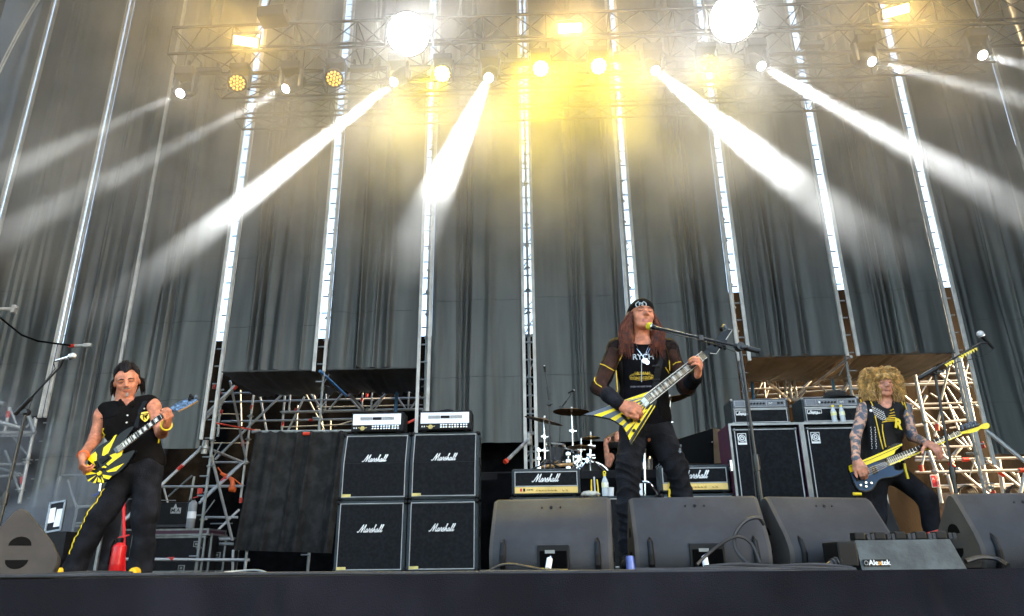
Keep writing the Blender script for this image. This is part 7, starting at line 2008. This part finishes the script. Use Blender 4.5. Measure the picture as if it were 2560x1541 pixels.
    for pts in ([(690, 735), (730, 775), (775, 795), (820, 770), (850, 735)], [(685, 755), (735, 795), (775, 812), (825, 785)]):
        line(pts, 0.0062, mat('snake_yellow_choker', (0.5, 0.33, 0.05), 0.6, col2=(0.02, 0.02, 0.02), scale=160), 'choker', 0.01)
    ms = MB(); mo = MB()
    for i in range(7):
        for j in range(7):
            a, b = 585+i*28+j*8, 800+j*24+i*14
            if b < 1010: ms.ball(snap(*Z(a, b), bb, Y-.1, 0.003), 0.0042, n=6, m=4)
    for i in range(13):
        for s in (0, 1):
            ms.ball(snap(*Z(565+s*62+(i % 2)*8+i*1.5, 1110+i*26), bb, Y-.1, 0.003), 0.0042, n=6, m=4)
    ms.build('studs', M_silver, ve, smooth=True)
    MB().lathe([(0.001, 0), (0.013, 0), (0.012, 0.005), (0.001, 0.006)], snap(*Z(570, 862), bb, Y-.1, 0.001), (0, -1, 0), n=12).build('pin_badge', M_wface, ve)
    o = textmesh('vest_letter', 'R', 0.115, M_yel, ve, P(*Z(972, 1060), Y-0.125), bold=0.005, xdir=(0.93, 0.25, -0.28), ydir=(0.25, 0, 0.97))
    # trousers
    G_ = Sculpt(0.009)
    G_.cone(J(2190, 1182, 0.05), J(2224, 1180, 0.05), 0.112, 0.112, 0.05)
    for a, b, c in ((hL, kL, aL), (hR, kR, aR)):
        G_.cone(a, b, 0.098, 0.078, 0.04); G_.cone(b, c, 0.078, 0.056, 0.03)
    tr = G_.build('trousers', M_bwear, root, disp=lambda X: wnoise(X, 24, 41, 0.006))
    for a_, dx in ((aL, -0.02), (aR, 0.03)):
        F_ = Sculpt(0.009)
        F_.cone(a_, (a_.x, a_.y, 0.06), 0.055, 0.05, 0.03); F_.cone((a_.x, a_.y+0.03, 0.045), (a_.x+dx, a_.y-0.16, 0.038), 0.042, 0.036, 0.03)
        F_.build('boot', M_leather, root)
    return root, bb, Y
bs, bs_b, YBs = bassist()
def bass_guitar():
    Yg = YBs-0.215
    Z = zz(2080, 1090, 5.117); Z2 = zz(2080, 880, 5.867)
    t = thing('bass_guitar', P(2180, 1190, Yg), 'blue grey bass guitar with bright yellow upper edge held by the bassist', 'bass guitar')
    out = [(212, 385), (250, 360), (500, 262), (700, 180), (760, 120), (830, 95), (900, 92), (903, 118), (850, 165), (805, 195), (792, 235), (800, 330), (795, 395), (812, 432), (860, 440), (930, 432), (900, 470), (860, 500), (780, 528), (690, 540), (630, 552), (585, 585), (550, 650), (500, 700), (430, 716), (350, 698), (305, 650), (265, 560), (240, 480), (222, 440)]
    pts = smoothpoly([Z(*p) for p in out], 3)
    poly(t, 'body', pts, Yg, 0.042, M_blkg)
    M_bass = mat('slate_blue_lacquer', (0.030, 0.062, 0.115), 0.35, var=0.08, spec=0.12)
    poly(t, 'blue_face', [Z(*p) for p in ((238, 480), (380, 412), (540, 342), (700, 338), (780, 385), (795, 420), (815, 440), (860, 448), (922, 438), (880, 480), (770, 520), (650, 535), (595, 562), (550, 625), (495, 688), (430, 704), (352, 688), (312, 640), (272, 560))], Yg-0.002, 0.0018, M_bass)
    poly(t, 'yellow_edge', [Z(*p) for p in ((214, 385), (500, 268), (895, 100), (900, 120), (812, 188), (796, 232), (680, 282), (540, 335), (380, 402), (236, 470), (220, 430))], Yg-0.0028, 0.0026, M_yelg)
    MB().sweep([P(*Z(a, b), Yg-0.004) for a, b in ((225, 400), (500, 300), (880, 132))], 0.0022, n=5).build('pin_line', M_black, t)
    for (a, b) in ((360, 632), (428, 600), (430, 648), (497, 605)):
        MB().lathe([(0.013, 0), (0.012, 0.012), (0.008, 0.016), (0.001, 0.016)], P(*Z(a, b), Yg-0.002), (0, -1, 0), n=12).build('knob', M_chrome, t, smooth=True)
    poly(t, 'pickup', [Z(*p) for p in ((500, 395), (545, 375), (590, 470), (545, 492))], Yg-0.012, 0.012, M_black)
    poly(t, 'bridge', [Z(*p) for p in ((270, 490), (320, 465), (370, 560), (320, 580))], Yg-0.012, 0.012, M_black)
    q, L = neck(t, Z(715, 338), Z2(1880, 1185), 0.066, 0.050, Yg-0.010, Yg-0.06, nfr=22, inlays=(), binding=False, fb=M_fret)
    vs = [q(tq, v, 0.0075) for tq in (0, 1) for v in (0.55, 0.9)]
    MB().add(vs, [(0, 1, 3, 2)]).build('yellow_line', M_yelg, t)
    vs = [q(tq, v, 0.0075) for tq in (0, 1) for v in (-0.05, 0.15)]
    for k in (0.12, 0.26, 0.44, 0.60):
        MB().add([q(k+dk, v, 0.0085) for dk, v in ((0, 0.5), (0.025, 0.5), (0.025, 1.05), (0, 1.05))], [(0, 1, 2, 3)]).build('inlay', M_yelg, t)
    hs = smoothpoly([Z2(*p) for p in ((1865, 1165), (1960, 1130), (2040, 1112), (2150, 1080), (2200, 1062), (2270, 1040), (2308, 1062), (2308, 1105), (2262, 1135), (2190, 1128), (2130, 1165), (2050, 1190), (1980, 1195), (1890, 1205))], 3)
    h = poly(t, 'headstock', hs, Yg-0.062, 0.018, M_yelg)
    poly(t, 'headstock_top', [Z2(*p) for p in ((1870, 1160), (1960, 1122), (2040, 1105), (2150, 1072), (2205, 1052), (2150, 1095), (2040, 1130), (1900, 1172))], Yg-0.066, 0.006, M_black)
    for i, (a, b) in enumerate(((1910, 1105), (1975, 1085), (2040, 1065), (2100, 1048))):
        tn = MB().tube(P(*Z2(a, b), Yg-0.055), P(*Z2(a+10, b+45), Yg-0.055), 0.010, n=8).build('tuner', M_greyg, h, smooth=True)
        MB().ball(P(*Z2(a-2, b-12), Yg-0.055), (0.022, 0.008, 0.016), n=8, m=6).build('tuner_paddle', mat('dark_tuner', (0.05, 0.06, 0.08), 0.3), h, smooth=True)
    for i in range(4):
        v = (i-1.5)/2.2
        MB().tube(P(*Z(292+i*24, 478+i*26), Yg-0.018), q(1, -v, 0.010), 0.0007, n=4).build('string', M_silver, t)
    MB().sweep([P(*Z(a, b), YBs-0.16) for a, b in ((925, 355), (945, 450), (975, 550))], 0.011, n=6).build('hanging_tab', M_yel, t)
    MB().tube(P(*Z(270, 742), Yg), P(*Z(375, 745), Yg), 0.012, n=8).build('jack_plug', M_yel, t, smooth=True)
    ps = [snap(*Z2(a, b), bs_b, YBs-0.1, 0.008) for a, b in ((960, 760), (940, 900), (930, 1050), (960, 1200), (1000, 1330))]
    vs = []; fs = []
    for i, p in enumerate(ps):
        vs += [p+Vector((-0.025, 0, 0)), p+Vector((0.025, 0, 0))]
        if i: fs.append((2*i-2, 2*i-1, 2*i+1, 2*i))
    MB().add(vs, fs).build('strap', M_leather, t)
bass_guitar()
# ---------------------------------------------------------------- the drummer, mostly hidden
def drummer():
    Y = 10.3; J = Jf(Y)
    root = thing('person', (J(1545, 1200).x, Y, 1.15), 'drummer with raised right forearm and dark curly hair, hidden behind the singer', 'person')
    S = Sculpt(0.011)
    h = 0.235; hc = J(1549, 1098)
    q = head(S, hc, Vector((-0.25, -1, -0.05)), Vector((0, 0, 1)), h)
    S.cone(J(1550, 1115, .03), J(1552, 1133, .04), 0.062, 0.07, 0.03)
    shL, shR = J(1530, 1138, 0.05), J(1585, 1140, 0.05)
    S.cone(shL, shR, 0.055, 0.055, 0.04); S.ell(J(1557, 1160, .05), (0.17, 0.12, 0.22), k=.05); S.cone(J(1550, 1205, .02), J(1565, 1205, .02), 0.13, 0.13, .05)
    el, wr = J(1521, 1162, -0.20), J(1514, 1112, -0.28)
    S.cone(shL, el, 0.052, 0.046, 0.03); S.cone(el, wr, 0.046, 0.032, 0.02)
    hand(S, wr, Vector((0.05, -0.1, 1)), Vector((-0.9, -0.4, 0)), 0.18, [(1.2, 1.3, 0.8)]*4, (0.5, 0.5, 0.5, 0.7, -0.3, 0.5), side=1)
    S.cone(shR, J(1600, 1175, -0.15), 0.052, 0.046, 0.03); S.cone(J(1600, 1175, -0.15), J(1590, 1150, -0.35), 0.046, 0.035, 0.02)
    for s in (0, 1):
        S.cone(J(1552+s*12, 1205, 0), J(1535+s*45, 1200, -0.42), 0.085, 0.065, 0.03); S.cone(J(1535+s*45, 1200, -0.42), (J(1535+s*45, 1200, -0.42).x, Y-0.42, 1.2), 0.06, 0.045, 0.03)
    S.build('body', [M_skin2, M_lip], root)
    T = Sculpt(0.012); T.ell(J(1557, 1160, .05), (0.19, 0.14, 0.24), k=.05); T.cone(shL, shR, 0.07, 0.07, 0.04); T.cone(J(1550, 1205, .02), J(1565, 1205, .02), 0.15, 0.15, .05)
    T.build('t_shirt', M_tee, root)
    G_ = Sculpt(0.012)
    for s in (0, 1):
        G_.cone(J(1552+s*12, 1205, 0), J(1535+s*45, 1200, -0.42), 0.105, 0.085, 0.03); G_.cone(J(1535+s*45, 1200, -0.42), (J(1535+s*45, 1200, -0.42).x, Y-0.42, 1.2), 0.08, 0.06, 0.03)
    G_.build('trousers', M_bwear, root)
    mb = MB(); rr = random.Random(3)
    for i in range(160):
        a = rr.uniform(-PI, PI); el_ = rr.uniform(-0.2, 1.5)
        if math.cos(a) > 0.5 and el_ < 0.8: continue
        p0 = q(0.36*math.sin(a)*math.cos(el_), 0.36*math.cos(a)*math.cos(el_)-0.05, 0.15+0.36*math.sin(el_))
        p3_ = p0+Vector((rr.uniform(-.06, .06)-0.08*math.sin(a), rr.uniform(-.03, .06), -rr.uniform(0.05, 0.30)))
        ph = rr.uniform(0, 6); ax = []
        for k in range(16):
            s = k/15; b = p0.lerp(p3_, s); ax.append(b+Vector((math.cos(24*s+ph), math.sin(24*s+ph), 0))*0.012)
        mb.sweep(ax, 0.006, n=4, caps=False)
    mb.build('hair', mat('brown_curls', (0.12, 0.06, 0.03), 0.5, var=0.4, scale=30), root, smooth=True)
    MB().lathe([(0.001, 0), (0.17, 0), (0.18, 0.04), (0.17, 0.08), (0.001, 0.08)], (J(1555, 1200).x, Y+0.02, 1.60), n=18).build('stool_seat', M_leather, root, smooth=True)
    MB().tube((J(1555, 1200).x, Y+0.02, 1.15), (J(1555, 1200).x, Y+0.02, 1.6), 0.03, n=8).build('stool_post', M_chrome, root, smooth=True)
    t = thing('drumstick', wr, 'wooden drumstick in the drummer raised fist', 'drumstick')
    MB().tube(P(1512, 1097, Y-0.30), P(1538, 1082, Y-0.55), 0.008, 0.005, n=7).build('shaft', M_wood, t, smooth=True)
    MB().ball(P(1538, 1082, Y-0.55), 0.008, n=8, m=5).build('tip', M_wood, t, smooth=True)
drummer()
# ---------------------------------------------------------------- drum riser and kit
ZR = 1.15
rx0, rx1 = P(1200, 1200, 9.0).x, P(1800, 1200, 9.0).x
t = thing('drum_riser', ((rx0+rx1)/2, 9.0, 0), 'black drum riser with cloth front behind the amplifiers', 'riser')
MB().box(((rx0+rx1)/2, 10.25, ZR-0.05), (rx1-rx0, 2.5, 0.10), bev=0.01).build('deck', M_floor, t)
wrinkled('front_cloth', rx0, rx1, 0, ZR-0.02, 9.0, lambda x, z: 0.02*nz(x*3, z*.4, 2)+0.012*nz(x*9, z*.3), 60, 8, M_blackcloth, t)
for s, x in ((-1, rx0), (1, rx1)):
    MB().box((x-s*0.03, 10.25, ZR/2), (0.04, 2.4, ZR-0.12)).build('side_cloth', M_blackcloth, t)
def cymbal(px, py, Y, r, tilt, label, m=M_brass, stand=None, top=True, ytilt=0.0):
    c = P(px, py, Y)
    t = thing('cymbal', c, label, 'cymbal', 'cymbals of the drum kit')
    ax = Vector((math.sin(tilt), math.sin(ytilt), math.cos(tilt))).normalized()
    MB().lathe([(0.008, 0.018), (r*0.10, 0.016), (r*0.17, 0.006), (r*0.22, 0.0), (r*0.6, -0.008), (r, -0.022), (r, -0.0235), (r*0.6, -0.010), (r*0.22, -0.003), (r*0.10, 0.012), (0.008, 0.014)], c, ax, n=40, caps=False).build('plate', m, t, smooth=True)
    MB().tube(c-ax*0.02, c+ax*0.05, 0.012, n=8).build('felt', M_paper if top else M_black, t, smooth=True)
    return c
def stand(px0, py0, px1, py1, Y, label, r=0.012, clamps=(0.45, 0.7), tripod=True, base=None):
    a = P(px0, py0, Y); b = P(px1, py1, Y)
    if tripod: b = Vector((b.x, b.y, ZR))
    t = thing('cymbal_stand', b, label, 'stand', 'chrome cymbal stands')
    mid = b.lerp(a, 0.5)
    MB().tube(b+Vector((0, 0, 0.04)), mid, r*1.25, n=10).build('lower_tube', M_chrome, t, smooth=True)
    MB().tube(mid, a, r*0.85, n=10).build('upper_tube', M_chrome, t, smooth=True)
    for k in clamps:
        c = b.lerp(a, k)
        MB().lathe([(0.012, -0.03), (0.024, -0.03), (0.024, 0.03), (0.012, 0.03)], c, (a-b), n=10).build('clamp', M_chrome, t, smooth=True)
        MB().box(c+Vector((0.035, -0.01, 0)), (0.05, 0.014, 0.022), bev=0.005).build('wing_nut', M_chrome, t)
        MB().box(c+Vector((-0.030, -0.01, 0.006)), (0.03, 0.016, 0.03), bev=0.005).build('wing_nut', M_chrome, t)
    if tripod:
        for q in range(3):
            an = 0.5+q*2*PI/3
            MB().tube(b+Vector((0, 0, 0.22)), b+Vector((0.25*math.cos(an), 0.25*math.sin(an), 0.015)), 0.010, n=8).build('leg', M_chrome, t, smooth=True)
    return t
YD = 9.55
cymbal(1360, 1049, YD, 0.265, 0.26, 'big bronze cymbal tilted to the right in front of the scaffold column', ytilt=-0.10)
stand(1360, 1052, 1363, 1172, YD, 'chrome stand under the tilted leftmost cymbal')
cymbal(1429, 1027, YD+0.25, 0.258, 0.05, 'large flat bronze cymbal with a white felt, second from the left')
stand(1429, 1030, 1434, 1172, YD+0.25, 'chrome stand under the large flat cymbal')
cymbal(1477, 1092, YD+0.5, 0.13, -0.02, 'small golden splash cymbal next to the drummer fist', m=mat('golden_cymbal', (0.55, 0.33, 0.08), 0.3, 0.85))
stand(1477, 1080, 1478, 1180, YD+0.5, 'chrome stand carrying the small splash cymbal', r=0.009)
cymbal(1453, 1115, YD+0.1, 0.195, 0.03, 'dark hi hat cymbal low on the left of the kit')
stand(1453, 1096, 1451, 1180, YD+0.1, 'chrome hi hat stand in the middle of the kit', r=0.009)
cymbal(1676, 996, YD+0.3, 0.25, -0.18, 'bronze cymbal half hidden behind the singer right hip')
stand(1676, 1000, 1660, 1180, YD+0.3, 'chrome stand behind the singer right leg')
stand(1475, 1123, 1477, 1180, YD-0.1, 'short chrome stand right of the hi hat', clamps=(0.75,))
M_shell = mat('charcoal_drum_shell', (0.045, 0.05, 0.055), 0.35, var=0.2)
M_skinw = mat('drum_skin', (0.55, 0.55, 0.52), 0.6)
def drum(px, py, Y, r, d, ax, label):
    c = P(px, py, Y); ax = Vector(ax).normalized()
    t = thing('drum', c, label, 'drum', 'drums of the drum kit')
    MB().lathe([(r, -d/2), (r, d/2)], c, ax, n=28, caps=False).build('shell', M_shell, t, smooth=True)
    for s in (-1, 1):
        MB().lathe([(0.001, 0), (r*0.98, 0), (r*0.98, 0.004), (0.001, 0.004)], c+ax*(s*d/2), ax*s, n=28).build('skin', M_skinw if (s > 0 and ax.z > 0.5) else M_black, t)
        MB().lathe([(r+0.002, -0.018), (r+0.014, -0.018), (r+0.014, 0.012), (r+0.002, 0.012)], c+ax*(s*d/2), ax, n=28, caps=False).build('hoop', M_chrome, t, smooth=True)
    u = ax.orthogonal().normalized(); v = ax.cross(u)
    for k in range(8):
        a = 2*PI*k/8; e = c+(u*math.cos(a)+v*math.sin(a))*(r+0.014)
        MB().tube(e-ax*(d/2), e+ax*(d/2), 0.005, n=6).build('tension_rod', M_chrome, t, smooth=True)
    return t
drum(1386, 1131, YD+0.15, 0.128, 0.21, (0.10, -0.25, 1), 'charcoal tom drum beneath the tilted cymbal')
drum(1424, 1140, YD+0.35, 0.12, 0.17, (0.15, -0.3, 1), 'small tom drum in the middle of the kit')
drum(1472, 1212, YD+0.2, 0.26, 0.40, (0.15, -1, 0.02), 'bass drum hidden low behind the amplifiers')
drum(1590, 1178, YD+0.3, 0.20, 0.36, (0.05, -0.1, 1), 'floor tom drum hidden behind the singer legs')
# rack bar and pedal clutter
t = thing('drum_rack', P(1390, 1170, YD), 'low golden rack bar across the front of the drum kit', 'rack')
MB().tube(P(1346, 1168, YD-.05), P(1432, 1161, YD-.05), 0.022, n=10).build('bar', M_wood, t, smooth=True)
for px, py0, py1 in ((1346, 1120, 1172), (1420, 1130, 1172)):
    a = P(px, py0, YD-.05); b = P(px, py1, YD-.05); b.z = ZR
    MB().tube(b, a, 0.013, n=8).build('upright', M_chrome, t, smooth=True)
    for k in (0.3, 0.6, 0.9):
        MB().box(b.lerp(a, k), (0.06, 0.05, 0.05), bev=0.01).build('clamp', M_chrome, t)
t = thing('drum_pedal', P(1452, 1160, YD), 'chrome pedal and clamps cluttering the kit floor', 'pedal')
rr = random.Random(8)
for k in range(16):
    c = P(1436+rr.random()*34, 1140+rr.random()*28, YD+rr.uniform(-.15, .1))
    MB().box(c, (rr.uniform(.02, .06), .03, rr.uniform(.02, .06)), Matrix.Rotation(rr.random()*3, 3, 'Y'), bev=0.006).build('clamp', M_chrome, t)
b = P(1452, 1172, YD)
MB().box((b.x, YD, ZR+0.02), (0.10, 0.3, 0.03), Matrix.Rotation(0.15, 3, 'X'), bev=0.006).build('footboard', M_chrome, t)
# chrome hardware right of the singer leg
t = thing('drum_throne_arm', P(1612, 1240, 8.9), 'chrome upright with a curved arm between the singer legs', 'stand')
MB().tube(P(1611, 1122, 8.85), P(1614, 1236, 8.85), 0.020, n=10).build('upright', M_chrome, t, smooth=True)
MB().tube(P(1613, 1236, 8.85), Vector((P(1613, 1236, 8.85).x, 8.85, 0)), 0.018, n=10).build('lower_tube', M_chrome, t, smooth=True)
MB().lathe([(0.018, -0.04), (0.03, -0.04), (0.03, 0.04), (0.018, 0.04)], P(1612, 1165, 8.85), n=10).build('collar', M_chrome, t, smooth=True)
MB().sweep([P(a, b, 8.3) for a, b in ((1606, 1206), (1616, 1205), (1624, 1209), (1632, 1219), (1641, 1231), (1646, 1242))], 0.016, n=8).build('curved_arm', M_chrome, t, smooth=True)
# small stay tube at the foot of the centre column
t = thing('stay_tube', P(1317, 1103, 13.5), 'grey stay tube with a red end leaning from the column left of the drums', 'tube')
MB().tube(P(1318, 1102, 13.5), P(1267, 1152, 12.8), 0.032, n=10).build('tube', M_steel, t, smooth=True)
MB().tube(P(1268, 1151, 12.8), P(1262, 1156, 12.76), 0.042, n=10).build('end_cap', M_rtube, t, smooth=True)
MB().lathe([(0.03, -0.10), (0.06, -0.10), (0.07, 0), (0.06, 0.12), (0.03, 0.12)], P(1321, 1100, 13.75), n=12).build('clamp', M_steel, t, smooth=True)
# ---------------------------------------------------------------- microphones
M_mgrill = mat('mic_grille', (0.55, 0.56, 0.57), 0.35, 0.8, bump=0.4, bscale=500)
M_stand = mat('black_stand_paint', (0.020, 0.021, 0.022), 0.32, 0.3, var=0.2)
def mic_stand(label, mlabel, base, joint, b0, b1, m0, m1, windm=None, rad=0.011, tripod=True, basez=0.0, wr=0.026, bodym=None, long=0.16):
    t = thing('microphone_stand', (base.x, base.y, basez), label, 'microphone stand', 'microphone stands')
    mid = base.lerp(joint, 0.45)
    MB().tube(base, mid, rad*1.35, n=10).build('lower_tube', M_stand, t, smooth=True)
    MB().tube(mid, joint, rad, n=10).build('upper_tube', M_stand, t, smooth=True)
    MB().lathe([(rad, -0.05), (rad*2.0, -0.05), (rad*2.2, 0.0), (rad*2.0, 0.05), (rad, 0.05)], mid, joint-base, n=12).build('clutch', M_stand, t, smooth=True)
    MB().tube(b0, b1, rad*0.75, n=10).build('boom', M_stand, t, smooth=True)
    d = (b1-b0).normalized()
    MB().tube(b0, b0+d*0.17, rad*1.7, n=10).build('boom_grip', M_stand, t, smooth=True)
    MB().lathe([(0.001, -0.03), (0.028, -0.03), (0.03, 0), (0.028, 0.03), (0.001, 0.03)], joint, (0, 1, 0), n=12).build('boom_joint', M_stand, t, smooth=True)
    MB().box(joint+Vector((0.02, -0.035, -0.01)), (0.05, 0.016, 0.02), bev=0.004).build('boom_knob', M_stand, t)
    MB().tube(b1, m0.lerp(m1, 0.4), 0.010, n=8).build('clip', M_stand, t, smooth=True)
    if tripod:
        for q in range(3):
            an = 0.9+q*2*PI/3
            MB().tube((base.x, base.y, basez+0.12), (base.x+0.30*math.cos(an), base.y+0.30*math.sin(an), basez+0.012), 0.010, n=8).build('leg', M_stand, t, smooth=True)
    else:
        MB().lathe([(0.001, 0), (0.13, 0), (0.13, 0.012), (0.03, 0.03), (0.001, 0.03)], (base.x, base.y, basez), n=24).build('round_base', M_stand, t, smooth=True)
    mm = thing('microphone', m0, mlabel, 'microphone', 'vocal and drum microphones')
    dm = (m1-m0).normalized()
    MB().lathe([(0.001, 0), (0.010, 0), (0.011, long*0.1), (0.014, long*0.55), (0.019, long*0.80), (0.001, long*0.80)], m0, dm, n=14).build('body', bodym or M_black, mm, smooth=True)
    hb = windm or M_mgrill
    MB().ball(m0+dm*(long*0.80+wr*0.7), wr, n=16, m=10).build('head', hb, mm, smooth=True)
    MB().lathe([(0.018, 0), (wr*0.98, 0.002), (wr*0.98, 0.008), (0.018, 0.010)], m0+dm*(long*0.80-0.006), dm, n=14).build('collar_ring', M_chrome, mm, smooth=True)
    return t, mm
M_foam = mat('yellow_foam', (0.68, 0.55, 0.02), 0.95, bump=0.8, bscale=200, var=0.15, scale=60)
YM = YS-0.36
mp = P(1612, 813, YS-0.17)
t, mm = mic_stand('black boom stand reaching up to the singer mouth', 'microphone with a yellow foam windscreen at the singer mouth', Vector((P(1925, 1400, YM).x, YM, 0.02)), P(1850, 868, YM), P(1900, 879, YM-0.03), P(1640, 819, YS-0.22), P(1662, 826, YS-0.23), mp, windm=M_foam, wr=0.029, tripod=False, long=0.12)
MB().sweep([P(1640, 820, YS-0.22), P(1680, 836, YS-.25), P(1730, 846, YM), P(1790, 862, YM), P(1838, 880, YM), P(1862, 990, YM-.02), P(1880, 1150, YM-.02), P(1895, 1290, YM-0.02), P(1900, 1400, YM-.05)], 0.0035, n=6).build('lead', M_cable, t, smooth=True)
MB().box(P(1752, 846, YM-.02), (0.03, 0.03, 0.04), bev=.005).build('cable_clip', M_stand, t)
t, mm = mic_stand('black boom stand with yellow picks in front of the scaffold by the bassist', 'silver headed vocal microphone at the upper right', Vector((P(2420, 1400, 6.0).x, 6.0, 0.02)), P(2336, 930, 6.0), P(2296, 947, 5.98), P(2452, 858, 5.85), P(2484, 872, 5.84), P(2451, 836, 5.84), wr=0.030)
MB().sweep([P(2484, 872, 5.84), P(2470, 886, 5.86), P(2430, 898, 5.88), P(2395, 905, 5.92), P(2340, 940, 6.0)], 0.0035, n=6).build('lead', M_cable, t, smooth=True)
for (a, b, n_) in (((2400, 895), (2440, 874), 7), ((2366, 914), (2382, 905), 4)):
    for k in range(n_):
        s = k/(n_-1); px, py = a[0]+(b[0]-a[0])*s, a[1]+(b[1]-a[1])*s
        c = P(px, py, 5.87)
        MB().prism([c+Vector(v) for v in ((-0.013, 0, 0.012), (0.013, 0, 0.016), (0.006, 0, -0.016))], (0, 0.002, 0)).build('guitar_pick', M_yel, t)
t, mm = mic_stand('black boom stand at the left edge behind the wedge monitor', 'vocal microphone catching the sun at the left edge', Vector((P(-8, 1330, 5.6).x, 5.6, 0.02)), P(64, 1030, 5.6), P(38, 1036, 5.58), P(150, 918, 5.5), P(140, 902, 5.48), P(188, 889, 5.45), wr=0.027, bodym=M_silver, long=0.17)
MB().sweep([P(140, 903, 5.48), P(134, 906, 5.48), P(138, 922, 5.5), P(120, 945, 5.52), P(86, 985, 5.55), P(66, 1040, 5.58), P(30, 1200, 5.6)], 0.0035, n=6).build('lead', M_cable, t, smooth=True)
t, mm = mic_stand('slim black overhead stand rising left of the drum kit', 'thin overhead microphone pointing straight up by the column', Vector((P(1376, 1180, 9.05).x, 9.05, ZR)), P(1373, 1010, 9.05), P(1374, 1000, 9.05), P(1363, 932, 9.05), P(1363, 932, 9.05), P(1361, 915, 9.05), rad=0.009, basez=ZR, wr=0.012, long=0.10)
t, mm = mic_stand('slim black overhead stand leaning over the large flat cymbal', 'thin overhead microphone tilted to the right', Vector((P(1395, 1180, 10.4).x, 10.4, ZR)), P(1402, 1020, 10.4), P(1398, 1026, 10.4), P(1427, 988, 10.35), P(1420, 983, 10.35), P(1440, 974, 10.35), rad=0.008, basez=ZR, wr=0.013, long=0.11)
# ---------------------------------------------------------------- thin smoke behind the left guitarist
MB().box((-6.75, 9.4, 1.45), (2.3, 2.6, 2.9)).build('smoke', smoke_mat('low_smoke', 2.6, 3.0, 1.2, 8.1, 9.2, scale=1.1, lo=0.46, hi=0.78, tilt=0.0, col=(0.75, 0.85, 1.0)), None, kind='stuff')
